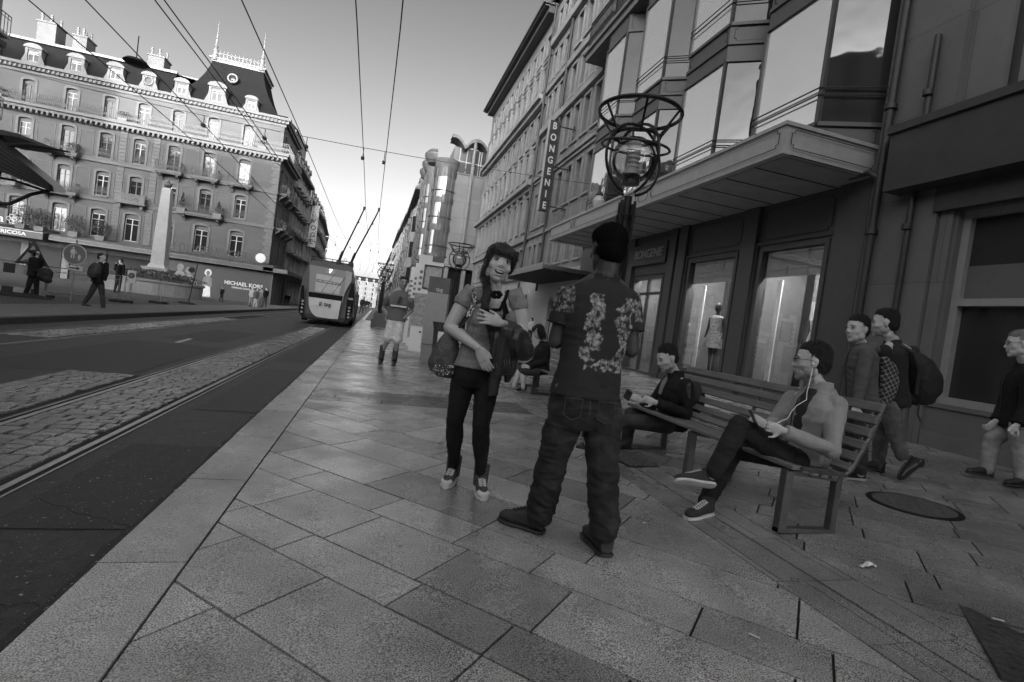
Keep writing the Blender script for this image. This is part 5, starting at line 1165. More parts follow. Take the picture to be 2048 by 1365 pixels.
t = thing('street_pole', 'thin dark pole on a round foot before the poster wall', 'pole', (-9.95, 32.6, zg(-10)+.09)); b = MB(); b.tube([(0, 0, 0), (.25, 0, 2.3)], .03, 8); b.lathe([(.35, 0), (.35, .06), (.1, .12)], (0, 0, 0), 14); b.build('pole', DARKP, t, True); disc(.16, 1.9, -.06, -.03).build('round_board', DARKP, t)
# rubble heaps by the barricade
for i, (x, y, s, lab) in enumerate([(-13.9, 21.8, 1.0, 'low heap of dark spoil under the barricade, left of the hat woman'), (-11.7, 21.7, 1.1, 'low heap of dark spoil between the hat woman and the rucksack walker')]):
    b = MB(); b.ball((0, 0, 0), .7*s, 20, 10, (1.2, .5, .16)); b.v = [(x_+.08*noise.noise((x_*4, y_*4, z_)), y_, z_*(1+.5*noise.noise((x_*6, y_*6, 2)))) for x_, y_, z_ in b.v]
    o = b.build('spoil_heap', mat('dark_soil', .03, .95, .4, 12, .8), None, True); o.location = (x, y, zg(x)+.1); tag(o, lab, 'heap')
# hoarding poster on the corner building
hd = thing('poster_hoarding', 'long dark hoarding with a fashion advert and white lettering on the corner building', 'hoarding', (LB0[0], LB0[1]-1.5, -.25))
b = MB(); b.box(-8.3, .75, 0, .1, 0, 3.2); b.build('board', mat('poster_black', .045, .5, .15, 2), hd)
b = MB(); b.box(.75, .85, 0, 5, 0, 3.2)
for k in range(4): b.box(.86, .9, .6+k*1.2, .9+k*1.2, 0, 3.2)
b.build('side_board', mat('side_hoarding', .1, .7, .2, 3), hd)
text('lettering', 'MICHAEL KORS', .5, mat('sign_white', .6), hd, (-1.7, -.012, 1.75), (R_(90), 0, 0), .005, bold=.012); text('lettering', 'OPENING SOON', .22, mat('sign_white', .6), hd, (-1.9, -.012, 1.35), (R_(90), 0, 0), .005, bold=.004)
pm = mat('poster_pale', .62, .5, .25, 3); pk = mat('poster_mid', .16, .5, .4, 3)
def pfig(x, h, hair=1, m1=pm, lean=0):
    b = MB(); b.prism([(x+.17*math.cos(k*.52), h+.23*math.sin(k*.52)) for k in range(12)], -.012, -.003); b.prism([(x-.05, h-.2), (x+.07, h-.2), (x+.4, h-.5), (x+.42, h-1.3), (x-.4, h-1.3), (x-.38, h-.5)], -.010, -.002); b.build('printed_figure', m1, hd)
    if hair:
        b = MB(); b.prism([(x+.3*math.cos(k*.5)*(1.1 if k in (7, 8, 9, 10, 11) else 1), h+.06+.33*math.sin(k*.5)) for k in range(13)], -.008, -.001); b.build('printed_hair', pm if hair == 2 else pk, hd)
pfig(-7.3, 2.55, 1, pk); pfig(-6.55, 2.35, 1, pk); pfig(-4.9, 2.4, 2, pk)
b = MB(); b.prism([(-7.3, .1), (-5.9, .3), (-5.7, 1.3), (-6.3, 1.5), (-6.9, .9), (-7.2, .9)], -.014, -.004); b.prism([(-5.2, .1), (-4.5, .15), (-4.6, 1.1), (-5.1, 1.2)], -.014, -.004); b.prism([(-7.0, .5), (-4.9, .7), (-4.9, .85), (-7, .65)], -.018, -.006); b.build('printed_figure', pm, hd)
# obelisk fountain with a planted ring wall
ob = thing('obelisk', 'white stone obelisk with a small figure on top, rising from a planted basin', 'obelisk', (-16.3, 46, -.2))
def sq_l(prof): return [[(-r, -r, z), (r, -r, z), (r, r, z), (-r, r, z)] for r, z in prof]
OBS = mat('obelisk_stone', .42, .8, .12, 4, .15, dirt=.15)
b = MB(); b.loft(sq_l([(.95, 0), (.95, .35), (.75, .4), (.62, .5), (.62, 1.75), (.82, 1.8), (.9, 2.0), (.6, 2.05), (.5, 2.3)])); b.build('plinth', OBS, ob)
b = MB(); b.loft(sq_l([(.46, 2.3), (.42, 4.5), (.29, 8.0), (.2, 8.15)])); b.build('shaft', OBS, ob)
b = MB(); b.ball((0, 0, 8.4), .3, 10, 8, (1, 1, .8)); b.lathe([(.12, 8.1), (.16, 8.25), (.05, 8.9)], (0, 0, 0), 8); b.build('top_ornament', mat('dark_bronze', .09, .5), ob, True)
b = MB(); b.ball((0, -.66, 1.1), .28, 12, 8, (1, .5, 1)); b.build('bronze_mask', mat('dark_bronze', .09), ob, True)
bs = thing('planter_basin', 'low pale stone basin wall filled with shrubs around the obelisk', 'planter', (-16.2, 45, -.2))
b = MB(); n = 28; A = [(3.3*math.cos(2*math.pi*k/n), 2.3*math.sin(2*math.pi*k/n)) for k in range(n)]; b.loft([[(x, y, 0) for x, y in A], [(x, y, .95) for x, y in A], [(x*1.04, y*1.04, .96) for x, y in A], [(x*1.04, y*1.04, 1.1) for x, y in A]]); b.build('basin_wall', mat('basin_stone', .25, .85, .15, 5, .2, dirt=.2), bs)
# foliage helper: many leaf-sized faces spread through a volume
def leaves(center, rad, n, size, seed, m, name='foliage', parent=None, shape=None):
    r = random.Random(seed); b = MB(); c = Vector(center)
    for i in range(n):
        while True:
            p = Vector((r.uniform(-1, 1), r.uniform(-1, 1), r.uniform(-1, 1)))
            if p.length < 1 and (p.length > .45 or r.random() < .3): break
        k = 1+.35*noise.noise(p*2.1+Vector((seed, 0, 0)))
        q = c+Vector((p.x*rad[0]*k, p.y*rad[1]*k, p.z*rad[2]*k))
        if shape == 'cone': f = 1-.75*(p.z*.5+.5); q = c+Vector((p.x*rad[0]*f*k, p.y*rad[1]*f*k, p.z*rad[2]))
        a = Vector((r.uniform(-1, 1), r.uniform(-1, 1), r.uniform(-.6, 1))).normalized()*size*r.uniform(.6, 1.3); d = a.orthogonal().normalized()*size*.45; d.rotate(Matrix.Rotation(r.uniform(0, 6.28), 3, a.normalized()))
        b.add([q-a/2, q+d/2, q+a/2, q-d/2], [(0, 1, 2, 3)])
    return b.build(name, m, parent, world=False)
LEAF = mat('dark_leaves', .045, .6, .4, 8, 0); LEAF2 = mat('mid_leaves', .075, .6, .4, 8, 0)
leaves((0, 0, 1.35), (3.1, 2.0, .45), 2600, .22, 3, LEAF2, parent=bs)
def pot_shrub(label, u, y, z, r, h, seed, shape=None, n=700, m=LEAF):
    t = thing('potted_shrub', label, 'plant', (LB0[0]+u, LB0[1]+y, z), 0, 'shrubs on the corner building')
    b = MB(); b.loft([[(-.32, -.3, 0), (.32, -.3, 0), (.32, .3, 0), (-.32, .3, 0)], [(-.38, -.34, .5), (.38, -.34, .5), (.38, .34, .5), (-.38, .34, .5)]]); b.build('pot', mat('grey_planter', .12, .8, .1), t)
    b = MB(); b.tube([(0, 0, .4), (.02, 0, .5+h*.5)], .035, 6); b.build('stem', mat('bark', .05, .9), t)
    leaves((0, 0, .5+h*.5), (r, r*.8, h*.55), n, .16, seed, m, parent=t, shape=shape)
for i, (u, r, h, lab) in enumerate([(-24.6, .8, 1.7, 'dark shrub above the shop awning, at the left edge behind the script sign'), (-20.3, .95, 1.7, 'round dark shrub on the awning, directly right of the script sign'), (-18.9, .8, 1.6, 'dark shrub on the awning, second right of the script sign'), (-16.3, .75, 1.5, 'potted shrub on the awning, left of the two lone ones'), (-14.2, .85, 1.4, 'potted shrub on the awning, rightmost of the row')]):
    pot_shrub(lab, u, -1.0, 3.68, r, h, 30+i)
for i, (u, z, h, lab) in enumerate([(-8.05, 7.5, 1.5, 'slim conifer on the left end of the wide balcony beside the obelisk'), (-4.9, 7.5, 1.2, 'slim conifer on the right end of the wide balcony'), (-21.5, 7.5, 1.7, 'tall thin conifer on the left balcony beside the dark roof')]): pot_shrub(lab, u, -.6, z, .35, h, 50+i, 'cone', 380)
for i, (u, z, r, lab) in enumerate([(-23.3, 14.8, .55, 'bushy plant on the long balcony, furthest left'), (-13.7, 14.8, .6, 'bushy plants on the long balcony, in the middle'), (-1.7, 14.8, .4, 'small round plant on the long balcony near the corner'), (-17.4, 11.1, .5, 'trailing plant on the small left balcony')]): pot_shrub(lab, u, -.4, z, r, .7, 70+i, None, 300)
# dark tram-stop roof at the left edge
sh = thing('tram_stop_roof', 'dark ribbed roof on curved steel arms reaching in from the left edge', 'shelter', (0, 0, 0)); 
def pw(lst, Y): return [tuple(PY(x, y, Y)) for x, y in lst]
b = MB(); a1 = pw([(-60, 240), (106, 374), (108, 384), (-60, 318)], 16.0); a2 = [(x-.2, y+.9, z+.12) for x, y, z in a1]; b.loft([a1, a2])
b.build('roof_panel', mat('dark_roof_glass', .05, .3, .3, 4), sh)
b = MB()
for k in range(7): f_ = k/6; b.obox(tuple(Vector(a1[0]).lerp(Vector(a1[3]), f_)+Vector((0, -.02, 0))), tuple(Vector(a1[1]).lerp(Vector(a1[2]), f_)+Vector((0, -.02, 0))), .03, .03)
b.build('roof_rib', IRON, sh)
b = MB(); a1 = pw([(-60, 245), (38, 268), (40, 275), (-60, 262)], 16.5); b.loft([a1, [(x, y+2, z+.1) for x, y, z in a1]]); b.build('upper_roof', DARKP, sh)
b = MB(); b.tube([tuple(PY(x, y, 16.4)) for x, y in ((-30, 420), (0, 330), (12, 292), (60, 290), (96, 296), (140, 305))], [.1, .08, .06, .05, .04, .02], 7); b.tube([tuple(PY(x, y, 16.6)) for x, y in ((-40, 410), (20, 408), (60, 390), (104, 380))], .045, 7); b.tube([tuple(PY(x, y, 16.5)) for x, y in ((-40, 348), (30, 362), (90, 382))], .03, 6)
b.tube([tuple(PY(x, y, 16.4)) for x, y in ((-40, 420), (-60, 560), (-80, 700))], .1, 8); b.build('steel_arm', IRON, sh)
# mannequins
def mannequin(label, Y, X, s, seed):
    t = thing('mannequin', label, 'mannequin', (X, Y, .66), R_(-70)); r = random.Random(seed)
    blk = mat('mannequin_black', .02, .3, .1); DR = mat('floral_dress', .4, .7, .8, 26, .1)
    b = MB(); b.tube([(.07, 0, .05), (.07, 0, .45), (.08, 0, .85)], [.035, .05, .075], 10); b.tube([(-.07, .05, .05), (-.07, .02, .45), (-.08, 0, .85)], [.035, .05, .075], 10); b.tube([(.07, .02, .05), (.07, -.12, .02)], [.03, .02], 8); b.tube([(-.07, .05, .05), (-.07, -.08, .02)], [.03, .02], 8)
    b.loft([[(w_*math.cos(k*.628), d_*math.sin(k*.628), z) for k in range(10)] for w_, d_, z in ((.14, .1, .8), (.11, .08, 1.02), (.15, .1, 1.25), (.17, .09, 1.36), (.05, .05, 1.42), (.042, .045, 1.5))]); b.ball((0, -.01, 1.6), .1, 12, 10, (.8, .95, 1.2))
    for sg in (-1, 1): b.tube([(sg*.17, 0, 1.36), (sg*.21, 0, 1.1), (sg*.24, -.05, .85)], [.04, .032, .022], 8)
    b.v = [(x*s, y*s, z*s) for x, y, z in b.v]; b.build('figure', blk, t, True)
    b = MB(); n = 20; b.loft([[(w_*(1+.06*math.sin(k*5+z*9))*math.cos(k*.314), d_*(1+.06*math.sin(k*5+z*9))*math.sin(k*.314), z) for k in range(n)] for w_, d_, z in ((.25, .22, .62), (.2, .17, .85), (.13, .1, 1.04), (.165, .115, 1.25), (.19, .11, 1.36), (.1, .08, 1.41))], caps=False); b.v = [(x*s, y*s, z*s) for x, y, z in b.v]; b.build('dress', DR, t, True)
mannequin('black mannequin in a pale floral dress in the middle shop window', 11.02, 7.98, 1.0, 1); mannequin('black mannequin in a patterned outfit at the right edge of the near shop window', 7.98, 7.98, 1.0, 2)
# ------------------------------------------------------------------ people
def ell(c, r, f, w_, d_, n=16, sq=.9):
    """an ellipse ring round c; r and f are the across and forward axes"""
    out = []
    for k in range(n):
        a = 2*math.pi*k/n; x, y = math.cos(a), math.sin(a)
        x = math.copysign(abs(x)**sq, x); y = math.copysign(abs(y)**sq, y); out.append(c+r*(w_*x)+f*(d_*y))
    return out
def limb(mb, pts, rs, n=12):
    """a smooth tapering limb through the joints with round ends"""
    pts = [Vector(p) for p in pts]; P_, R2 = [], []
    for i in range(len(pts)-1):
        m = 5
        for k in range(m): t = k/m; P_.append(pts[i].lerp(pts[i+1], t)); R2.append(rs[i]+(rs[i+1]-rs[i])*t)
    P_.append(pts[-1]); R2.append(rs[-1]); mb.tube(P_, R2, n)
    for p, r in ((pts[0], rs[0]), (pts[-1], rs[-1])): mb.ball(p, r*.99, 10, 8)
    for p, r in zip(pts[1:-1], rs[1:-1]): mb.ball(p, r, 10, 8)
def ob_(mb, c, ax, r, n=14, m=10):
    """ellipsoid with axes ax (3 vectors) and radii r"""
    k = len(mb.v); mb.ball((0, 0, 0), 1, n, m)
    mb.v[k:] = [tuple(c+ax[0]*(x*r[0])+ax[1]*(y*r[1])+ax[2]*(z*r[2])) for x, y, z in mb.v[k:]]
def grow(name, mb, m, parent, vox=.008, smooth=8, disp=None, tone=None, mats=None, pick=None, keep=None):
    """fuse overlapping closed shapes into ONE continuous skin, smooth it, add folds"""
    me = bpy.data.meshes.new('tmp'); me.from_pydata(mb.v, [], mb.f)
    b = bmesh.new(); b.from_mesh(me); bmesh.ops.recalc_face_normals(b, faces=b.faces); b.to_mesh(me); b.free()
    o = bpy.data.objects.new('tmp', me); col.objects.link(o)
    r = o.modifiers.new('r', 'REMESH'); r.mode = 'VOXEL'; r.voxel_size = vox; r.use_smooth_shade = True
    if smooth: s = o.modifiers.new('s', 'SMOOTH'); s.factor = .5; s.iterations = smooth
    bpy.context.view_layer.update()
    m2 = bpy.data.meshes.new_from_object(o.evaluated_get(bpy.context.evaluated_depsgraph_get())); bpy.data.objects.remove(o); bpy.data.meshes.remove(me)
    n = len(m2.vertices); co = np.empty(n*3, np.float32); m2.vertices.foreach_get('co', co); co = co.reshape(-1, 3)
    if disp:
        no = np.empty(n*3, np.float32); m2.vertices.foreach_get('normal', no); no = no.reshape(-1, 3)
        d = np.array([disp(Vector(c)) for c in co.tolist()], np.float32); co = co+no*d[:, None]
    if tone:
        tv = np.array([tone(Vector(c)) for c in co.tolist()], np.float32)
        a = m2.color_attributes.new('tone', 'FLOAT_COLOR', 'POINT'); a.data.foreach_set('color', np.repeat(tv[:, None], 4, 1).ravel())
    base = Vector(parent.location); co = co-np.array(base, np.float32)[None]
    m2.vertices.foreach_set('co', co.ravel().astype(np.float32)); m2.materials.clear()
    for q in (mats or [m]): m2.materials.append(q)
    m2.polygons.foreach_set('use_smooth', [True]*len(m2.polygons)); m2.update(); m2.name = name
    return link(name, m2, parent)
def head_tone(H, beard=.0, lip=.62):
    c0, r, f, u, k = H.c, H.r, H.f, H.u, H.k
    def t(c):
        d = c-c0; x, y, z = d.dot(r)/k, d.dot(f)/k, d.dot(u)/k
        if abs(x) > .12 or abs(z) > .16 or y < -.02: return 1.0
        v = 1.0+.05*noise.noise(c*40)
        if y > .07 and abs(x) < .026 and -.068 < z < -.042: v *= lip
        if beard and z < -.025 and (abs(x) > .03 or z < -.066 or (-.042 < z < -.028)) and z > -.125: v *= 1-beard*(.8+.5*noise.noise(c*120))
        if .018 < abs(x) < .048 and .0 < z < .026 and y > .06: v *= .80
        return v
    return t
def strands(par, hair_o, H, n, ln, comb, m, wd=.0016, out=.35, jit=.35, seed=1):
    """many thin locks rooted on the hair mass, so its surface and edge break up"""
    me = hair_o.data; nv = len(me.vertices); r = random.Random(seed); b = MB()
    for i in range(n):
        v = me.vertices[r.randrange(nv)]; p = Vector(v.co); nn = Vector(v.normal)
        cd = comb(p+Vector(par.location)-H.c) if comb else Vector((0, 0, 0))
        d = (nn*out+cd+Vector((r.uniform(-1, 1), r.uniform(-1, 1), r.uniform(-1, 1)))*jit).normalized(); L_ = ln*r.uniform(.5, 1.3)
        s = d.cross(nn+Vector((.01, .02, .03))).normalized()*wd*r.uniform(.6, 1.4); q = p+nn*.0005; mid = q+d*L_*.5+nn*L_*.12; e = q+d*L_
        b.add([q-s, q+s, mid+s*.8, e, mid-s*.8], [(0, 1, 2, 4), (4, 2, 3)])
    return b.build('hair_strands', m, par)
def cloth_mat(name, v, weave=380, rough=.85, var=.12, tone=False, bump=.25, sheen=.02, fold=0):
    if name in MATS: return MATS[name]
    m = mat(name, v, rough, var, 9, bump, weave, spec=.12); t = m.node_tree; b = t.nodes['Principled BSDF']; b.inputs['Sheen Weight'].default_value = sheen
    if tone:
        at = t.nodes.new('ShaderNodeAttribute'); at.attribute_name = 'tone'; mm = t.nodes.new('ShaderNodeMath'); mm.operation = 'MULTIPLY'
        old = b.inputs['Base Color'].links[0].from_socket; t.links.new(old, mm.inputs[0]); t.links.new(at.outputs['Fac'], mm.inputs[1]); t.links.new(mm.outputs[0], b.inputs['Base Color'])
    return m
def skin_mat(name, v):
    if name in MATS: return MATS[name]
    m = mat(name, v, .5, .08, 14, .12, 160, spec=.35); b = m.node_tree.nodes['Principled BSDF']; b.inputs['Subsurface Weight'].default_value = .08; b.inputs['Subsurface Radius'].default_value = (.01, .01, .01)
    t = m.node_tree; at = t.nodes.new('ShaderNodeAttribute'); at.attribute_name = 'tone'; mm = t.nodes.new('ShaderNodeMath'); mm.operation = 'MULTIPLY'; old = b.inputs['Base Color'].links[0].from_socket
    t.links.new(old, mm.inputs[0]); t.links.new(at.outputs['Fac'], mm.inputs[1]); t.links.new(mm.outputs[0], b.inputs['Base Color']); return m
def folds(amp, fx, fz, seed=0, ax='z'):
    def f(c):
        q = Vector((c.x*fx, c.y*fx, c.z*fz)) if ax == 'z' else Vector((c.x*fz, c.y*fx, c.z*fx))
        q += Vector((seed*3.1, 0, 0)); w_ = noise.noise_vector(q*.6)*.8
        a = noise.noise(q+w_); b = 1-abs(noise.noise(q*1.7+w_))*2.4
        return amp*(a*.9+max(-.6, b)*.5)
    return f
class Head:
    """head in its own frame: f face direction, r the person's LEFT-hand side seen from outside as +r, u up"""
    def __init__(s, c, f, up, sc=1.0):
        s.c = Vector(c); s.f = Vector(f).normalized(); up = Vector(up); s.r = s.f.cross(up).normalized(); s.u = s.r.cross(s.f).normalized(); s.k = sc
    def p(s, x, y, z): return s.c+(s.r*x+s.f*y+s.u*z)*s.k          # x to the person's right, y forward, z up
    def ax(s): return (s.r, s.f, s.u)
    def e(s, mb, x, y, z, rx, ry, rz, n=16, m=12): ob_(mb, s.p(x, y, z), s.ax(), (rx*s.k, ry*s.k, rz*s.k), n, m)
def head_shapes(mb, H, neck, female=False, smile=False, nr=.055):
    H.e(mb, 0, -.012, .035, .074, .092, .088); H.e(mb, 0, .02, -.005, .067, .070, .085)      # skull, face
    H.e(mb, 0, .034, -.062, .046 if female else .052, .048, .045); H.e(mb, 0, .064, -.092, .022, .02, .019)   # jaw, chin
    for s in (-1, 1):
        H.e(mb, s*.040, .052 if female else .047, -.018, .026, .024 if female else .020, .024); H.e(mb, s*.052, .0, -.05, .017, .035, .035)            # cheekbone, jaw corner
        H.e(mb, s*.030, .072 if female else .073, .034, .024, .010 if female else .012, .007, 10, 8)                                                   # brow
        k = len(mb.v); H.e(mb, s*.076, -.012, -.002, .008, .018, .031, 10, 8); H.e(mb, s*.079, -.018, .006, .006, .019, .02, 10, 8)
        H.e(mb, s*.013, .088, -.022, .010, .012, .009, 8, 6)                                                   # nostril wing
    mb.tube([H.p(0, .080, .024), H.p(0, .090, .0), H.p(0, .100, -.017), H.p(0, .090, -.026)], [.006*H.k, .0072*H.k, .0098*H.k, .006*H.k], 8)
    w_ = .027 if smile else .022
    for dz, rr in ((-.048 if not smile else -.045, .0065), (-.060 if not smile else -.075, .0070)):
        mb.tube([H.p(-w_, .072, dz+(.006 if smile else 0)), H.p(-w_*.5, .086, dz), H.p(0, .089, dz+.001), H.p(w_*.5, .086, dz), H.p(w_, .072, dz+(.006 if smile else 0))], [.003, rr, rr, rr, .003], 7)
    nk = Vector(neck); mb.tube([H.p(0, -.025, -.03), H.p(0, -.022, -.09), nk.lerp(H.p(0, -.02, -.1), .4), nk], [nr*.95, nr, nr, nr*1.15], 14)
def face_parts(H, par, smile=False, glasses=False, brow=.03, eye=True):
    ek = 1.08 if smile else .98
    loc = Vector(par.location)
    def bld(mb, name, m, sm=True): mb.v = [tuple(Vector(v)-loc) for v in mb.v]; return mb.build(name, m, par, sm)
    WHT = mat('eye_white', .5, .25, 0, bump=0); IRI = mat('eye_dark', .012, .15, 0, bump=0); HB = HAIR
    for s in (-1, 1):
        e = MB(); ob_(e, H.p(s*.031, .0715, .012), H.ax(), (.0135*H.k*ek, .010*H.k, .0065*H.k*ek), 12, 8); o = bld(e, 'eye', WHT)
        e = MB(); ob_(e, H.p(s*.031+.001, .0795, .012), H.ax(), (.0060*H.k*ek, .0035*H.k, .0062*H.k*ek), 10, 8); bld(e, 'iris', IRI)
        e = MB(); e.tube([H.p(s*.016, .082, .0175), H.p(s*.031, .0845, .0205), H.p(s*.047, .074, .0165)], [.0015, .002, .0015], 5); bld(e, 'eyelid', HB)
        e = MB(); e.tube([H.p(s*.014, .086, .034), H.p(s*.034, .083, .0395), H.p(s*.052, .069, .034)], [brow*.1, brow*.13, brow*.05], 6); bld(e, 'eyebrow', HB)
    m = MB()
    if smile:
        m.tube([H.p(-.029, .073, -.047), H.p(-.015, .084, -.0575), H.p(0, .0865, -.0605), H.p(.015, .084, -.0575), H.p(.029, .073, -.047)], [.002, .008, .0098, .008, .002], 8); o = bld(m, 'mouth', mat('mouth_dark', .03, .4, 0))
        m = MB(); m.tube([H.p(-.023, .080, -.0500), H.p(-.012, .0925, -.0552), H.p(0, .097, -.0570), H.p(.012, .0925, -.0552), H.p(.023, .080, -.0500)], [.0015, .0046, .0054, .0046, .0015], 7); bld(m, 'teeth', mat('teeth', .75, .3, 0, bump=0))
    else:
        m.tube([H.p(-.021, .077, -.0535), H.p(0, .0945, -.0545), H.p(.021, .077, -.0535)], [.0012, .0022, .0012], 5); bld(m, 'mouth', mat('mouth_dark', .03, .4, 0))
def hand(mb, wrist, d, n, side=1, curl=.5, L=.185, spread=.12, thumb=1.0, fr=.0085):
    """palm and five fingers: d along the hand, n out of the BACK of the hand, side puts the thumb"""
    d = Vector(d).normalized(); n = Vector(n); n = (n-d*n.dot(d)).normalized(); a = d.cross(n).normalized()*side      # a points to the thumb side
    w0 = Vector(wrist); pl = L*.5
    mb.loft([ell(w0, a, n, .027, .019, 12), ell(w0+d*pl*.45, a, n, .038, .016, 12), ell(w0+d*pl, a, n, .040, .0125, 12)])
    lens = [.43, .48, .45, .35]
    for i in range(4):
        o = (1.5-i)*.0195; b0 = w0+d*pl*.93+a*o; dirn = (d+a*(1.5-i)*spread*.35).normalized(); q = [b0]; ang = 0; ln = L*lens[i]
        for k, fr_ in enumerate((.42, .32, .26)):
            ang += curl*(.55+.35*k); v = dirn*math.cos(ang)-n*math.sin(ang); q.append(q[-1]+v*ln*fr_)
        mb.tube(q, [fr*1.05, fr, fr*.93, fr*.78], 8); mb.ball(q[-1], fr*.78, 8, 6); mb.ball(q[1], fr, 8, 6)
    t0 = w0+d*pl*.25+a*.03; td = (d*.75+a*.75*thumb-n*.25).normalized(); t1 = t0+td*L*.24; t2 = t1+(d*.9+a*.25*thumb-n*.35*curl).normalized()*L*.18
    mb.tube([w0+d*.015+a*.012, t0, t1, t2], [.013, .0125, .0105, .008], 8); mb.ball(t2, .008, 8, 6)
def shoe(par, name, heel, toe, m, sole, up=(0, 0, 1), wd=.048, hi=.09, kind='sneaker', vox=.006, laces=None, cap=None, L=None):
    """heel and toe are points on the sole"""
    h = Vector(heel); t = Vector(toe); d = (t-h).normalized(); u = Vector(up); r = d.cross(u).normalized(); u = r.cross(d); Ln = (t-h).length
    prof = [(0, .80, .6), (.06, .92, .95), (.25, .92, 1), (.45, .95, .78), (.62, 1.08, .58), (.8, 1.05, .46), (.93, .85, .38), (1.0, .5, .25)]
    b = MB(); rings = []
    for x, w_, hh in prof:
        z1 = hi*hh; c = h+d*(Ln*x)+u*(.022+z1*.5); rings.append(ell(c, r, u, wd*w_*(.86), z1*.5+.004, 14, .75))
    b.loft(rings); b.tube([h+d*Ln*.14+u*.05, h+d*Ln*.14+u*(hi+.035)], [.043, .046], 12)
    k_ = parent_loc = None
    o = grow(name, b, m, par, vox, 4)
    s = MB(); s.loft([ell(h+d*(Ln*x)+u*.012, r, u, wd*w_, .0125, 12, .6) for x, w_ in ((-.02, .6), (.02, .85), (.1, .95), (.3, .92), (.5, .95), (.65, 1.12), (.82, 1.08), (.95, .85), (1.02, .45))])
    loc = Vector(par.location); s.v = [tuple(Vector(v)-loc) for v in s.v]; s.build('sole', sole, o, True)
    if cap:
        s = MB(); s.loft([ell(h+d*(Ln*x)+u*(.02+z*.5), r, u, w_*wd, z*.5, 12, .8) for x, w_, z in ((.86, 1.02, .045), (.93, .92, .042), (.99, .68, .034), (1.01, .4, .02))]); s.v = [tuple(Vector(v)-loc) for v in s.v]; s.build('toe_cap', cap, o, True)
    if laces:
        s = MB()
        for k in range(6):
            x = .30+k*.075; z = .022+hi*(1.0-.085*k-.06)+.012; sg = 1 if k % 2 else -1
            s.tube([h+d*(Ln*x)+r*.024*sg+u*(z-.012), h+d*(Ln*(x+.03))+u*z, h+d*(Ln*(x+.05))-r*.024*sg+u*(z-.018)], .0036, 5)
            s.tube([h+d*(Ln*x)-r*.024*sg+u*(z-.012), h+d*(Ln*(x+.03))+u*(z+.001), h+d*(Ln*(x+.05))+r*.024*sg+u*(z-.018)], .0036, 5)
        s.v = [tuple(Vector(v)-loc) for v in s.v]; s.build('laces', laces, o, True)
    return o
def toward(*a):                                           # direction in camera axes: right, up, away
    return (CR*a[0]+CU*a[1]+CF*a[2]).normalized()
def lev(v): v = Vector(v); v.z = 0; return v.normalized()
HAIR = mat('hair_dark', .020, .5, .5, 90, .9, 240, stretch=(1, 1, .3)); HAIRB = mat('hair_brown', .04, .5, .6, 70, .9, 200, stretch=(1, 1, .25))
SK = skin_mat('skin_pale', .58); SKD = skin_mat('skin_dark', .055)
DENIM = cloth_mat('black_denim', .03, 500, var=.35, tone=True); GLAZE = mat('worn_leather', .04, .35, .4, 12, .3, 40, spec=.6)
WHT_R = mat('white_rubber', .62, .5, .08, 20, .05); LACE = mat('white_lace', .65, .7, .05)

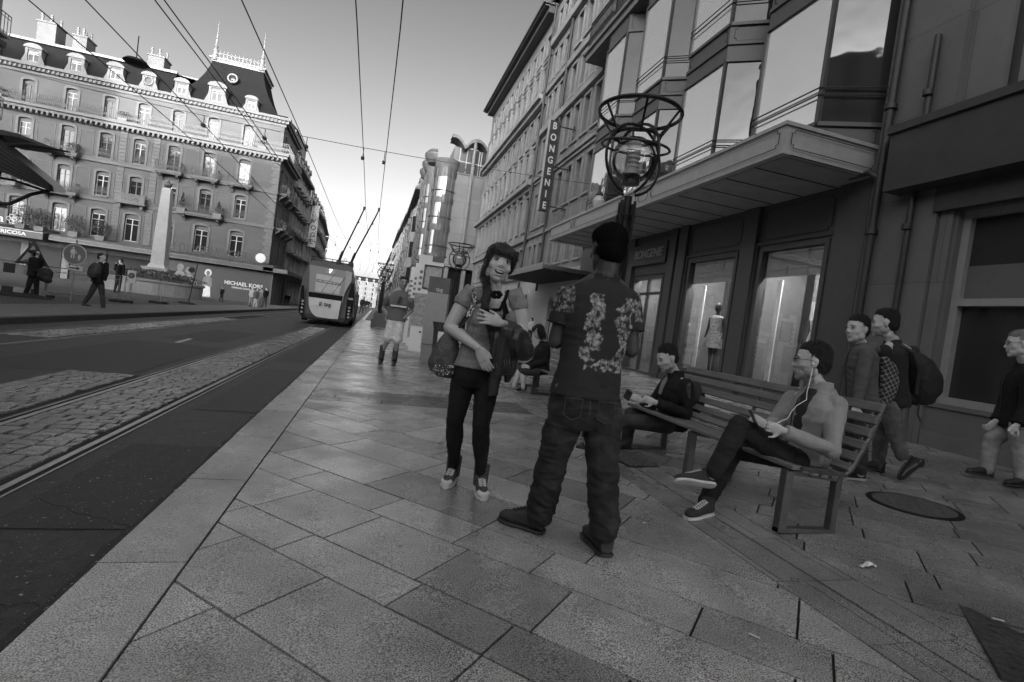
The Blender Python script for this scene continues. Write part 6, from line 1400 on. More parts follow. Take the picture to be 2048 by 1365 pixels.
# ---- the man seen from behind
def man_back():
    w = 2.85; J = lambda x, y, dw=0: P(x, y, w+dw)
    t = thing('person', 'man seen from behind in a dark T-shirt with floral panels and baggy black jeans', 'person', (1.2, 2.66, zg(1.2)))
    f = lev(toward(-.12, 0, 1)); r = Vector((f.y, -f.x, 0)); U = Vector((0, 0, 1))
    headc = J(1214, 503, .03); neck = J(1211, 556)
    shL, shR = J(1139, 593), J(1257, 601, .02); elL, elR = J(1112, 682), J(1262, 700, .0); wrL, wrR = J(1150, 640, .24), J(1222, 640, .26)
    pel = J(1172, 772); hL, hR = J(1142, 800), J(1205, 802); kL, kR = J(1108, 908, -.0), J(1205, 915, -.06); aL, aR = J(1080, 1030, .1), J(1207, 1060, -.08)
    H = Head(headc, toward(-.35, -.02, 1), U+r*.02, 1.13)
    b = MB(); head_shapes(b, H, neck, nr=.062); limb(b, [neck, J(1205, 640), pel], [.06, .11, .11]); 
    for s, e, w_ in ((shL, elL, wrL), (shR, elR, wrR)): limb(b, [s, e, e.lerp(w_, .4), w_], [.055, .046, .041, .027])
    for h, k, a in ((hL, kL, aL), (hR, kR, aR)): limb(b, [h, k, a], [.07, .05, .038])
    limb(b, [neck, shL], [.06, .05]); limb(b, [neck, shR], [.06, .05]); limb(b, [hL, hR], [.08, .08])
    hand(b, wrL, toward(.4, .7, .3), toward(-.6, .1, .5), 1, .7); hand(b, wrR, toward(-.4, .7, .3), toward(.6, .1, .5), -1, .7)
    grow('body', b, SKD, t, .0065, 6, None, head_tone(H))
    face_parts(H, t)
    hb = MB(); H.e(hb, 0, -.025, .05, .079, .088, .085, 22, 16); H.e(hb, 0, -.045, .0, .074, .068, .075); H.e(hb, 0, .02, .075, .07, .07, .055)
    CC = mat('cropped_curls', .012, .95, .5, 80, 1.0, 260, spec=.1); ho = grow('hair', hb, CC, t, .006, 3, lambda c: .003*noise.noise(c*70)+.002*noise.noise(c*150)); strands(t, ho, H, 5200, .009, None, CC, .0011, .9, .9, 3)
    # shirt
    def flor(c):
        p = c-Vector((0, 0, 0)); v = p-neck; x = v.dot(r); y = v.dot(f); z = v.z
        n1 = noise.noise(c*42)+.6*noise.noise(c*90+Vector((5, 0, 0))); leaf = abs(noise.noise(Vector((x*60+z*25, z*34-x*14, 3))))
        n2 = noise.noise(c*17+Vector((9, 2, 0))); band = (y < .02 and -.45 < z < -.10 and (abs(x+.045-(z*.05)+.012*math.sin(z*40)) < .036+.03*n2+.012*n1 or abs(x-.118+(z*.03)+.02*math.sin(z*22)) < .044+.035*n2+.012*n1))
        hem = (y < .02 and -.50 < z < -.44 and -.09 < x < .16 and n1 > 0)
        slv = abs(x) > .17 and z > -.215 and z < -.03
        if (band or slv or hem) and (n1 > -.2):
            return (8.0 if leaf > .2 else 3.2)*(1.05+.9*n1)*(.7 if slv else 1)
        return 1
    sb = MB(); top = neck+Vector((0, 0, -.02)); A = lambda t_: neck.lerp(pel, t_)
    secs = [(-.035, .068, .062, .0), (.03, .10, .07, .01), (.10, .165, .088, .0), (.2, .20, .108, .0), (.38, .20, .118, .0), (.58, .178, .112, .0), (.78, .168, .115, .0), (.95, .182, .128, 0), (1.10, .192, .136, 0)]
    sb.loft([ell(A(t_)+f*dy, r, f, w_, d_, 22, .85) for t_, w_, d_, dy in secs])
    for s, e, sg in ((shL, elL, -1), (shR, elR, 1)): sb.tube([s-r*sg*.04+U*.005, s+U*.0, s.lerp(e, .3)+r*sg*.006, s.lerp(e, .62)+r*sg*.008], [.072, .073, .069, .066], 14)
    grow('t_shirt', sb, None, t, .0065, 5, folds(.0055, 5, 11, 2), flor, [cloth_mat('floral_shirt', .036, 420, tone=True, var=.05)])
    sm = MB()
    for s, e, sg in ((shL, elL, -1), (shR, elR, 1)): d = (e-s).normalized(); a = d.orthogonal().normalized(); c = s.lerp(e, .62)+r*sg*.008; q = d.cross(a); sm.tube([c+(a*math.cos(k*.3927)+q*math.sin(k*.3927))*.066 for k in range(16)], .0065, 6, closed=True)
    loc = Vector(t.location); sm.v = [tuple(Vector(v)-loc) for v in sm.v]; sm.build('sleeve_cuff', cloth_mat('dark_rib', .03), t, True)
    # jeans: low, baggy, bunched over the shoes
    jb = MB(); hw = pel+Vector((0, 0, .01))
    jb.loft([ell(A(t_), r, f, w_, d_, 20, .85) for t_, w_, d_ in ((.92, .168, .118), (1.05, .178, .132), (1.25, .175, .135))]+[ell(A(1.38), r, f, .15, .12, 20)])
    for h, k, a, sg in ((hL, kL, aL, -1), (hR, kR, aR, 1)): limb(jb, [h+U*-.02, k.lerp(h, .45), k, k.lerp(a, .5), a+U*.05, a+U*.0], [.108, .100, .084, .080, .078, .070], 16)
    def jf(c): return folds(.009, 6, 16, 5)(c)+(.008*(1-2.2*abs(noise.noise(Vector((c.x*8, c.y*8, c.z*20+c.x*14+9)))+.4*noise.noise(c*8)))*max(0, min(1, (.50-c.z)/.3)))+ .004*noise.noise(c*24)
    def jt(c): return 1.0+.9*max(0, noise.noise(Vector((c.x*14, c.y*14, c.z*20))))+(1.1 if abs((c-pel).dot(r)) < .004 and c.z < pel.z-.05 and c.z > pel.z-.14 else 0)
    grow('jeans', jb, DENIM, t, .0065, 4, jf, jt)
    pkt = MB()
    for sg in (-1, 1):
        c = A(1.18)+r*sg*.088-f*.150; pkt.tube([c+r*.045+U*.05, c-r*.045+U*.05, c-r*.045-U*.04, c-U*.062, c+r*.045-U*.04], .0035, 5, closed=True)
    pkt.v = [tuple(Vector(v)-Vector(t.location)) for v in pkt.v]; pkt.build('pocket_stitching', mat('dull_thread', .045, .8, .1), t, True)
    bt = MB(); cb = A(1.02)-r*.165-f*.06; bt.tube([cb+Vector((0, 0, 0)), cb-f*.006-r*.004], .014, 16); bt.v = [tuple(Vector(v)-loc) for v in bt.v]; bt.build('rivet', STEEL, t, True)
    SH = mat('grey_suede', .05, .8, .3, 18, .3, 90); SL = mat('dark_rubber', .035, .6, .1)
    zt = .004
    def gp_(x, y): q = C0g(x, y); return q
    hl, tl = C0g(1085, 1068), C0g(1000, 1040); shoe(t, 'shoe', hl, tl, SH, SL, wd=.054, hi=.115, laces=mat('dark_lace', .03))
    hr, tr = C0g(1212, 1116), C0g(1190, 1066); d = (tr-hr).normalized(); shoe(t, 'shoe', hr, hr+lev(toward(-.25, 0, 1))*.29, SH, SL, wd=.054, hi=.125)
    return t
def C0g(x, y):
    d = ray(x, y); k = 1.0; p = CO+d*(-CAMH/d.z)
    for _ in range(40):
        z = zg(p.x); p = CO+d*((z-CAMH)/d.z)*.5+ (p-CO)*.5
    return Vector((p.x, p.y, zg(p.x)))


# ---- the smiling woman
def woman():
    w = 3.50; J = lambda x, y, dw=0: P(x, y, w+dw)
    t = thing('person', 'smiling woman with a long braid, grey blouse and dark leggings, jacket over her arm', 'person', (.73, 3.5, zg(.73)))
    f = lev(toward(.22, 0, -1)); U = Vector((0, 0, 1)); r = Vector((f.y, -f.x, 0))            # r = her right, towards the picture's left
    headc = J(998, 532, -.02); neck = J(993, 598, .02); H = Head(headc, toward(.24, .06, -1), U+CR*.17, 1.13)
    shR, shL = J(938, 588), J(1035, 592, .04); elR, elL = J(899, 655, -.02), J(1044, 665, .05); wrR, wrL = J(957, 697, -.2), J(1003, 647, -.20)
    pel = J(955, 735); hR, hL = J(930, 745), J(978, 748); kR, kL = J(910, 842, -.03), J(962, 848, -.06); aR, aL = J(888, 930, .07), J(957, 958, -.05)
    FD = []
    for sg, tp in ((-.15, C0g(889, 979)), (.22, C0g(966, 1003))):
        d_ = lev(toward(sg, 0, -1)); hp_ = tp-d_*.238; FD.append((hp_, d_)); 
    aR = FD[0][0]+FD[0][1]*.055+U*.11; aL = FD[1][0]+FD[1][1]*.055+U*.11
    b = MB(); head_shapes(b, H, neck, True, True, .047); limb(b, [neck, J(980, 660), pel], [.055, .1, .1]); limb(b, [neck+U*-.03, shL], [.05, .045]); limb(b, [neck+U*-.03, shR], [.05, .045])
    b.loft([ell(neck.lerp(pel, t_), r, f, w_, d_, 16) for t_, w_, d_ in ((-.02, .05, .048), (.06, .085, .06), (.14, .13, .075), (.25, .14, .09))])
    for s, e, w_ in ((shR, elR, wrR), (shL, elL, wrL)): limb(b, [s, s.lerp(e, .5), e, e.lerp(w_, .35), w_], [.052, .053, .042, .040, .024])
    for h, k, a in ((hR, kR, aR), (hL, kL, aL)): limb(b, [h, k, a], [.06, .045, .034])
    hand(b, wrR, J(976, 742, -.22)-wrR, toward(-.5, .2, -.85), -1, .22, .175, .08, .4, .0092); hand(b, wrL, J(948, 628, -.27)-wrL, toward(.1, .35, -.9), 1, .12, .178, .42, .8, .0090)
    grow('body', b, SK, t, .0045, 4, None, head_tone(H, 0, .7)); face_parts(H, t, True, brow=.024)
    hb = MB(); H.e(hb, 0, -.028, .048, .082, .090, .086, 20, 14); H.e(hb, 0, -.045, -.01, .076, .068, .08); H.e(hb, .05, -.01, .02, .033, .06, .07); H.e(hb, -.05, -.01, .025, .031, .055, .06)
    for k in range(12):                                   # fringe swept to her left
        x = .074-.0125*k; hb.tube([H.p(x*.75, .045, .104), H.p(x*.9, .080, .084), H.p(x-.012, .092, .058+.004*abs(k-4)), H.p(x-.018, .088, .044+.003*k*(k < 5))], [.009, .010, .009, .004], 7)
    H.e(hb, .006, .002, .076, .080, .088, .060, 20, 14)
    for s in (-1, 1): hb.tube([H.p(s*.07, .045, .08), H.p(s*.079, .035, .03), H.p(s*.077, .015, -.03)], [.016, .013, .006], 7)
    H.e(hb, .062, -.03, -.05, .025, .035, .05)
    ho = grow('hair', hb, HAIRB, t, .0048, 3, lambda c: .0035*noise.noise(Vector((c.x*90, c.y*90, c.z*14))))
    strands(t, ho, H, 3800, .034, lambda d: (-H.u*1.0+H.r*(.5 if d.dot(H.f) < .03 else -.35)+H.f*.1), HAIRB, .0012, .12, .16, 5)
    br = MB(); pts = [H.p(.066, -.02, -.06), J(975, 590, -.07), J(969, 612, -.12), J(975, 640, -.15), J(984, 668, -.17), J(987, 690, -.17)]
    N_ = 60; cur = []
    for i in range(N_+1):
        q = i/N_*(len(pts)-1); j = min(int(q), len(pts)-2); cur.append(pts[j].lerp(pts[j+1], q-j))
    for ph in range(3):
        pp = []
        for i, c in enumerate(cur): a = i*.62+ph*2.094; rr = .019*(1-.45*i/N_); pp.append(c+CR*math.cos(a)*rr+CF*(math.sin(2*a)*.009))
        br.tube(pp, [.0165*(1-.45*i/N_) for i in range(N_+1)], 8)
    br.ball(cur[-1]+U*-.02, .018, 8, 6, (.8, .8, 1.9)); bo_ = grow('braid', br, HAIRB, t, .0045, 1); strands(t, bo_, H, 700, .02, lambda d: -H.u, HAIRB, .001, .35, .5, 6)
    sb = MB(); A = lambda t_: neck.lerp(pel, t_)
    sb.loft([ell(A(t_)+f*dy, r, f, w_, d_, 22, .9) for t_, w_, d_, dy in ((.14, .125, .078, .002), (.2, .155, .092, .01), (.33, .158, .108, .022), (.48, .148, .108, .018), (.63, .138, .102, .012), (.8, .152, .115, .01), (.95, .168, .125, .01), (1.0, .17, .126, .01))])
    for s, e in ((shR, elR), (shL, elL)): sb.tube([neck.lerp(s, .52)+U*-.012, s+U*.002, s.lerp(e, .22), s.lerp(e, .36)], [.056, .062, .064, .062], 14)
    for sg, x, y in ((1, 958, 640), (-1, 1000, 648)): ob_(sb, J(x, y, -.09), (r, f, U), (.058, .05, .058))
    grow('blouse', sb, None, t, .0055, 4, folds(.007, 6, 9, 3), lambda c: 1+.25*noise.noise(c*55), [cloth_mat('heather_grey_jersey', .26, 300, tone=True, var=.15)])
    loc = Vector(t.location)
    def loc_build(mb, name, m, sm=True, par=t): mb.v = [tuple(Vector(v)-loc) for v in mb.v]; return mb.build(name, m, par, sm)
    rb = MB(); pts = [J(968, 592, -.05), J(966, 612, -.12), J(974, 622, -.145), J(1000, 620, -.15), J(1010, 600, -.10), J(1016, 582, -.04)]
    rb.tube(pts, [.012, .012, .013, .013, .012, .011], 6); rb.tube([J(1005, 604, -.15), J(1010, 628, -.16), J(1004, 648, -.17)], [.011, .012, .009], 6); rb.tube([J(1008, 600, -.15), J(1016, 628, -.15)], [.009, .008], 6)
    loc_build(rb, 'ribbon_trim', cloth_mat('black_ribbon', .012, tone=False)); rb = MB()
    for k in range(6): ob_(rb, J(993+7*math.cos(k*1.05), 590+5*math.sin(k*1.05), -.14), (CR, CU, CF), (.02, .014, .014), 8, 6)
    loc_build(rb, 'rosette', cloth_mat('black_ribbon', .012))
    lb = MB(); lb.loft([ell(A(t_), r, f, w_, d_, 18, .9) for t_, w_, d_ in ((.9, .150, .110), (1.02, .162, .122), (1.15, .155, .118))]+[ell(A(1.28), r, f, .12, .1, 18)])
    for h, k, a in ((hR, kR, aR), (hL, kL, aL)): limb(lb, [h+U*-.01, h.lerp(k, .5), k, k.lerp(a, .35), k.lerp(a, .75), a+U*-.02], [.088, .076, .058, .060, .042, .038], 16)
    grow('leggings', lb, cloth_mat('black_leggings', .022, 420, var=.4), t, .0065, 5, folds(.0025, 8, 20, 7))
    FL = mat('patterned_canvas', .07, .8, 1.0, 60, .2); 
    for an, hl, tl in ((aR, C0g(887, 948), C0g(887, 980)), (aL, C0g(953, 972), C0g(966, 1004))):
        heel, d = FD[0] if an is aR else FD[1]; heel = heel.copy(); heel.z = zg(heel.x); ank = heel+d*.055; shoe(t, 'high_top_shoe', heel, heel+d*.235, FL, WHT_R, wd=.043, hi=.10, laces=LACE, cap=WHT_R, vox=.005)
        c = MB(); c.tube([ank+U*.05, ank+U*.12, ank+U*.19, ank+U*.195], [.050, .052, .054, .046], 14); loc_build(c, 'shoe_collar', FL)
    return t

# shoulder bag with a sequinned strap, jacket over the forearm: separate things
def woman_things():
    w = 3.5; J = lambda x, y, dw=0: P(x, y, w+dw)
    t = thing('shoulder_bag', 'large slouchy shoulder bag hanging at the smiling woman\'s side on a sequinned strap', 'bag', tuple(J(890, 700)))
    b = MB(); b.loft([ell(J(*c, -.02), toward(1, -.25, .1), CF, w_, d_, 16, .8) for c, w_, d_ in (((905, 662), .035, .03), ((898, 684), .065, .05), ((892, 708), .09, .07), ((886, 730), .10, .075), ((884, 746), .085, .06), ((886, 754), .05, .035))])
    grow('bag_body', b, mat('soft_brown_leather', .075, .5, .3, 10, .3, 60), t, .007, 4, folds(.008, 9, 7, 9))
    loc = Vector(t.location); s = MB(); p = [J(947, 575, -.04), J(949, 600, -.12), J(940, 630, -.13), J(922, 652, -.10), J(908, 668, -.05)]; s.tube(p, [.010, .012, .010, .008, .008], 6); s.tube([J(944, 572, .02), J(930, 620, .1), J(905, 668, .03)], .008, 6); s.v = [tuple(Vector(v)-loc) for v in s.v]; s.build('strap', DARKP, t, True)
    s = MB(); r = random.Random(2)
    for k in range(60): q = r.random()*2.2; i = int(q); c = p[i].lerp(p[i+1], q-i)-CF*.012+CR*r.uniform(-.012, .012); s.ball(c, .0032, 6, 4)
    for k in range(70): c = J(884+r.uniform(-18, 22), 742+r.uniform(-12, 9), -.10+r.uniform(0, .02)); s.ball(c, .0035, 6, 4)
    s.v = [tuple(Vector(v)-loc) for v in s.v]; s.build('sequins', mat('sequin', .75, .15, .1, metal=1, bump=0), t)
    t = thing('jacket', 'dark leather jacket folded over the smiling woman\'s forearm, one sleeve dangling', 'jacket', tuple(J(1020, 690)))
    b = MB(); b.loft([ell(J(*c, dw), toward(1, q, 0), CF, w_, d_, 16, .85) for c, dw, q, w_, d_ in (((1012, 642), -.1, -.2, .07, .05), ((1022, 660), -.12, -.3, .115, .085), ((1030, 680), -.12, -.4, .125, .095), ((1034, 700), -.11, -.4, .11, .085), ((1036, 716), -.1, -.3, .07, .05))])
    b.loft([ell(J(*c, dw), toward(1, q, 0), CF, w_, d_, 16, .8) for c, dw, q, w_, d_ in (((1000, 648), -.13, .0, .055, .035), ((1000, 680), -.15, 0, .062, .04), ((1000, 715), -.15, .05, .072, .042), ((1002, 740), -.15, .2, .078, .04), ((1003, 752), -.15, .25, .07, .025))])
    b.loft([ell(J(*c, dw), toward(1, q, 0), CF, w_, d_, 14, .8) for c, dw, q, w_, d_ in (((992, 740), -.14, .0, .03, .025), ((988, 765), -.14, 0, .036, .02), ((986, 792), -.14, .05, .038, .012))])
    b.loft([ell(J(*c, dw), toward(1, q, 0), CF, w_, d_, 14, .8) for c, dw, q, w_, d_ in (((1020, 715), -.05, .0, .05, .05), ((1018, 745), -.03, 0, .04, .04), ((1014, 765), -.03, .05, .02, .02))])
    grow('jacket_shell', b, GLAZE, t, .006, 3, lambda c: folds(.011, 6, 5, 4)(c)+.010*(noise.noise(Vector(((c.x-c.y)*26, c.z*5, 1)))))
    loc = Vector(t.location); s = MB()
    for k in range(7): s.tube([J(988+k*5, 727-k*1.5, -.195), J(989+k*5.2, 738-k*1.5, -.193)], .0022, 4)
    s.v = [tuple(Vector(v)-loc) for v in s.v]; s.build('fringe', mat('pale_stitch', .2, .7, .1), t)

man_back(); woman(); woman_things()
# ---- everyone else: one builder, each with its own joints (photo pixels and depth), clothes and hair
def figure(label, w, j, face, body, top, bottom, skin=SK, hair=HAIR, sc=1.0, vox=.008, long_sleeve=True, hem=1.02, tw=1.0, shoes=None, solem=None, glasses=False, shorts=False, cropped=True, up=None, collar=False, near=True, cap=None, hsc=1.0, beard=0, fold=.006, hands=True, lw=1.0, curl=.8, sleeve=1.0, toneT=None):
    J = {k: P(v[0], v[1], w+(v[2] if len(v) > 2 else 0)) for k, v in j.items()}
    g0 = J['pel']; t = thing('person', label, 'person', (g0.x, g0.y, zg(g0.x)))
    f = lev(toward(*body)); r = Vector((f.y, -f.x, 0)); U = Vector((0, 0, 1)); neck, pel = J['neck'], J['pel']
    ax = (neck-pel).normalized(); f2 = (f-ax*f.dot(ax)).normalized(); r2 = f2.cross(ax).normalized()
    H = Head(J['head'], toward(*face), up or (U+r*.02), sc*hsc)
    b = MB(); head_shapes(b, H, neck, nr=.054*sc); limb(b, [neck, neck.lerp(pel, .5), pel], [.055*sc, .1*sc, .1*sc])
    arms = [(J[a], J[e], J[w_]) for a, e, w_ in (('shR', 'elR', 'wrR'), ('shL', 'elL', 'wrL')) if a in J]
    legs = [(J[h], J[k], J[a]) for h, k, a in (('hR', 'kR', 'aR'), ('hL', 'kL', 'aL')) if h in J]
    for s, e, w_ in arms: limb(b, [s, e, e.lerp(w_, .4), w_], [.05*sc, .042*sc, .038*sc, .026*sc]); limb(b, [neck+U*-.03, s], [.05*sc, .045*sc])
    for h, k, a in legs: limb(b, [h, k, k.lerp(a, .35), a], [.065*sc, .05*sc, .052*sc, .036*sc])
    if hands:
        for i, (s, e, w_) in enumerate(arms):
            key = 'hd'+('RL'[i] if len(arms) == 2 else ('R' if 'shR' in J else 'L')); tip = J.get(key)
            d = (tip-w_) if tip else (w_-e); n = toward(*(j.get('n'+key, (0, .2, -1)))) if ('n'+key) in j else (-CF if i == 0 else CF)
            hand(b, w_, d, n, -1 if i == 0 else 1, curl, .18*sc)
    grow('body', b, skin, t, vox if not near else min(vox, .0075), 4, None, head_tone(H, beard if near else 0))
    if near: face_parts(H, t)
    loc = Vector(t.location)
    def bl(mb, name, m, par=t): mb.v = [tuple(Vector(v)-loc) for v in mb.v]; return mb.build(name, m, par, True)
    hb = MB(); H.e(hb, 0, -.026, .05, .078, .089, .083, 18, 14); H.e(hb, 0, -.05, .0, .072, .062, .07); H.e(hb, 0, -.010, .082, .070, .078, .048, 18, 14)
    if not cropped: H.e(hb, 0, -.05, -.06, .078, .06, .09); H.e(hb, .06, -.01, -.03, .03, .05, .1); H.e(hb, -.06, -.01, -.03, .03, .05, .1); H.e(hb, 0, .06, .075, .055, .035, .035)
    ho = grow('hair', hb, hair, t, max(vox*.9, .006), 2, lambda c: .0045*noise.noise(c*60)+.004*noise.noise(c*28))
    if near: strands(t, ho, H, 2600, .013 if cropped else .04, lambda d: (H.u*.55-H.f*.15) if (cropped and d.dot(H.u) > .05) else -H.u*.9, hair, .0014, .14, .22, 4)
    if glasses:
        g = MB()
        for s in (-1, 1): g.tube([H.p(s*.031+.021*math.cos(q*.524), .090, .012+.015*math.sin(q*.524)) for q in range(12)], .002, 5, closed=True); g.tube([H.p(s*.052, .088, .018), H.p(s*.078, .03, .016), H.p(s*.078, -.02, .012)], .0024, 5)
        g.tube([H.p(-.010, .092, .016), H.p(.010, .092, .016)], .002, 5); bl(g, 'glasses', DARKP)
    A = lambda t_: neck.lerp(pel, t_)
    sb = MB(); sb.loft([ell(A(t_)+f2*dy, r2, f2, w_*tw*sc, d_*tw*sc, 18, .88) for t_, w_, d_, dy in [q for q in ((-.02, .07, .062, 0), (.04, .10, .07, 0), (.11, .16, .09, 0), (.22, .19, .115, .0), (.4, .19, .125, .01), (.6, .175, .12, .01), (.8, .172, .122, .005), (.95, .18, .13, 0), (hem, .185, .135, 0), (hem+.06, .18, .13, 0)) if q[0] <= hem+.06]])
    for s, e, w_ in arms:
        if long_sleeve: sb.tube([s, s.lerp(e, .5), e, e.lerp(w_, .5), e.lerp(w_, .93)], [.066*sc*tw, .060*sc*tw, .056*sc*tw, .048*sc*tw, .040*sc*tw], 12); sb.ball(s, .068*sc*tw, 10, 8); sb.ball(e, .056*sc*tw, 10, 8)
        else: sb.tube([s, s.lerp(e, .35), s.lerp(e, .62)], [.064*sc*tw, .062*sc*tw, .058*sc*tw], 12); sb.ball(s, .065*sc*tw, 10, 8)
    if collar: sb.tube([neck+U*-.035, neck+U*.02, neck+U*.045], [.088*sc, .080*sc, .078*sc], 14)
    grow(top[0], sb, None, t, vox, 4, folds(fold, 6, 10, 3), toneT, [top[1]])
    if long_sleeve and near:
        for s, e, w_ in arms:
            c = e.lerp(w_, .90); d = (w_-e).normalized(); a_ = d.orthogonal().normalized(); q_ = d.cross(a_); cf = MB()
            cf.loft([[c+d*o_+(a_*math.cos(k*.449)+q_*math.sin(k*.449))*rr*sc*tw for k in range(14)] for o_, rr in ((-.03, .043), (-.028, .0465), (.012, .0455), (.016, .040))]); bl(cf, 'cuff', top[1])
        sp_ = [A(q)+f2*(dd*tw*sc) for q, dd in ((.08, .088), (.2, .122), (.4, .142), (.6, .138), (.8, .134), (1.0, .136))]; pk_ = MB(); pk_.tube(sp_, .0045, 5); bl(pk_, 'front_seam', DARKP)
    lb = MB(); lb.loft([ell(A(t_), r2, f2, w_*lw*sc, d_*lw*sc, 16, .9) for t_, w_, d_ in ((.88, .15, .11), (1.0, .165, .12), (1.12, .16, .118))])
    for h, k, a in legs:
        if shorts: sb_ = h.lerp(k, .9); limb(lb, [h, h.lerp(k, .5), sb_], [.09*lw*sc, .088*lw*sc, .084*lw*sc])
        else: limb(lb, [h, h.lerp(k, .5), k, k.lerp(a, .5), a+(k-a).normalized()*.03], [.092*lw*sc, .084*lw*sc, .070*lw*sc, .066*lw*sc, .058*lw*sc])
        limb(lb, [pel, h], [.1*lw*sc, .09*lw*sc])
    grow(bottom[0], lb, bottom[1], t, vox, 3, folds(.006, 7, 16, 6), lambda c: 1+.6*max(0, noise.noise(c*14)))
    if shoes:
        for h_, t_, u_ in (('heR', 'toR', 'uR'), ('heL', 'toL', 'uL')):
            if h_ not in j: continue
            hp = C0g(*j[h_][:2]) if len(j[h_]) == 2 else P(j[h_][0], j[h_][1], w+j[h_][2]); tp = C0g(*j[t_][:2]) if len(j[t_]) == 2 else P(j[t_][0], j[t_][1], w+j[t_][2])
            d = (tp-hp).normalized(); uu = toward(*j[u_]) if u_ in j else U
            shoe(t, 'shoe', hp, hp+d*.275*sc, shoes, solem or SHS, up=uu, wd=.046*sc, hi=.085*sc, vox=max(vox, .006), laces=cap)
    return t, J, H, bl, f, r
SHS = mat('dark_rubber', .035, .6, .1); SHB = mat('dark_shoe', .03, .45, .2, 20)
JEANS = cloth_mat('mid_denim', .13, 450, var=.35, tone=True); DJEAN = cloth_mat('dark_denim', .05, 450, var=.3, tone=True)
def tshirt(n, v, **k): return cloth_mat(n, v, **k)
# seated man with earphones, legs crossed, on the near end of the bench
def sit1():
    j = dict(head=(1622, 726, .0), neck=(1640, 776, .0), pel=(1612, 905, .1), shL=(1672, 812, -.12), elL=(1662, 900, -.22), wrL=(1566, 862, -.20), hdL=(1522, 848, -.18), shR=(1585, 800, .2), elR=(1548, 850, .22), wrR=(1532, 852, .05), hdR=(1508, 838, .0),
             hL=(1590, 925, -.02), kL=(1478, 852, -.08), aL=(1425, 950, -.12), hR=(1588, 915, .2), kR=(1468, 900, .2), aR=(1408, 1010, .02), heL=(1428, 975, -.13), toL=(1375, 968, -.16), uL=(.12, .75, .6), heR=(1420, 1030), toR=(1366, 1042))
    t, J, H, bl, f, r = figure('seated man with glasses, white earphones and pale jacket, legs crossed on the bench', 3.72, j, (-1, .08, .45), (-1, 0, .05), ('jacket', cloth_mat('khaki_cotton', .34, 300, var=.12)), ('jeans', DENIM), sc=1.02, hsc=1.15, beard=.45, vox=.006, hem=1.0, tw=1.06, shoes=mat('black_canvas', .03, .8, .2), solem=WHT_R, glasses=True, cap=LACE, lw=.98, collar=True, fold=.005, curl=1.0)
    b = MB(); A = J['neck']; B = J['pel']; c = A.lerp(B, .3); c2 = A.lerp(B, .75); fr = lev(toward(-1, .0, -.35))
    b.loft([ell(p+fr*o, lev(CF), fr, w_, .05, 12) for p, o, w_ in ((A.lerp(B, .02), .06, .05), (c, .105, .075), (A.lerp(B, .55), .11, .075), (c2, .10, .06))]); grow('sweater', b, cloth_mat('dark_jersey', .045), t, .008, 3, folds(.004, 8, 10, 2))
    hd = MB(); q = A+U_*-.0; hd.tube([A+lev(toward(.3, 0, .9))*.10+Vector((0, 0, -.01)), A+lev(toward(1, 0, .1))*.09+Vector((0, 0, -.03)), A+lev(toward(.6, 0, -1))*.10+Vector((0, 0, -.05)), A+lev(toward(-.5, 0, -1))*.10+Vector((0, 0, -.09))], [.03, .045, .038, .02], 10); grow('hood', hd, MATS['khaki_cotton'], t, .007, 3, folds(.006, 9, 10, 4))
    e = MB(); near = -1 if (H.r.dot(CF) > 0) else 1
    ear = H.p(near*.082, -.004, -.008); e.ball(ear, .008, 8, 6); pts = [ear, ear+Vector((0, 0, -.05))+CR*-.005, P(1612, 800, 3.56), P(1590, 815, 3.55), P(1575, 838, 3.54), P(1545, 850, 3.52), P(1528, 852, 3.52)]
    cv = []
    for i in range(len(pts)-1):
        for k in range(4): cv.append(pts[i].lerp(pts[i+1], k/4)+CR*.004*math.sin(i+k))
    e.tube(cv+[pts[-1]], .0028, 5); bl(e, 'earphones', PANEL)
U_ = Vector((0, 0, 1))
sit1()
ph = thing('phone', 'black phone in the hands of the seated man with earphones', 'phone', tuple(P(1508, 838, 3.60))); b = MB(); b.box(-.035, .035, -.008, .008, -.065, .065); o = b.build('phone_case', mat('phone_black', .02, .15, .05), ph); ph.rotation_euler = (R_(-50), R_(40), R_(10)); bevel(o, .004)
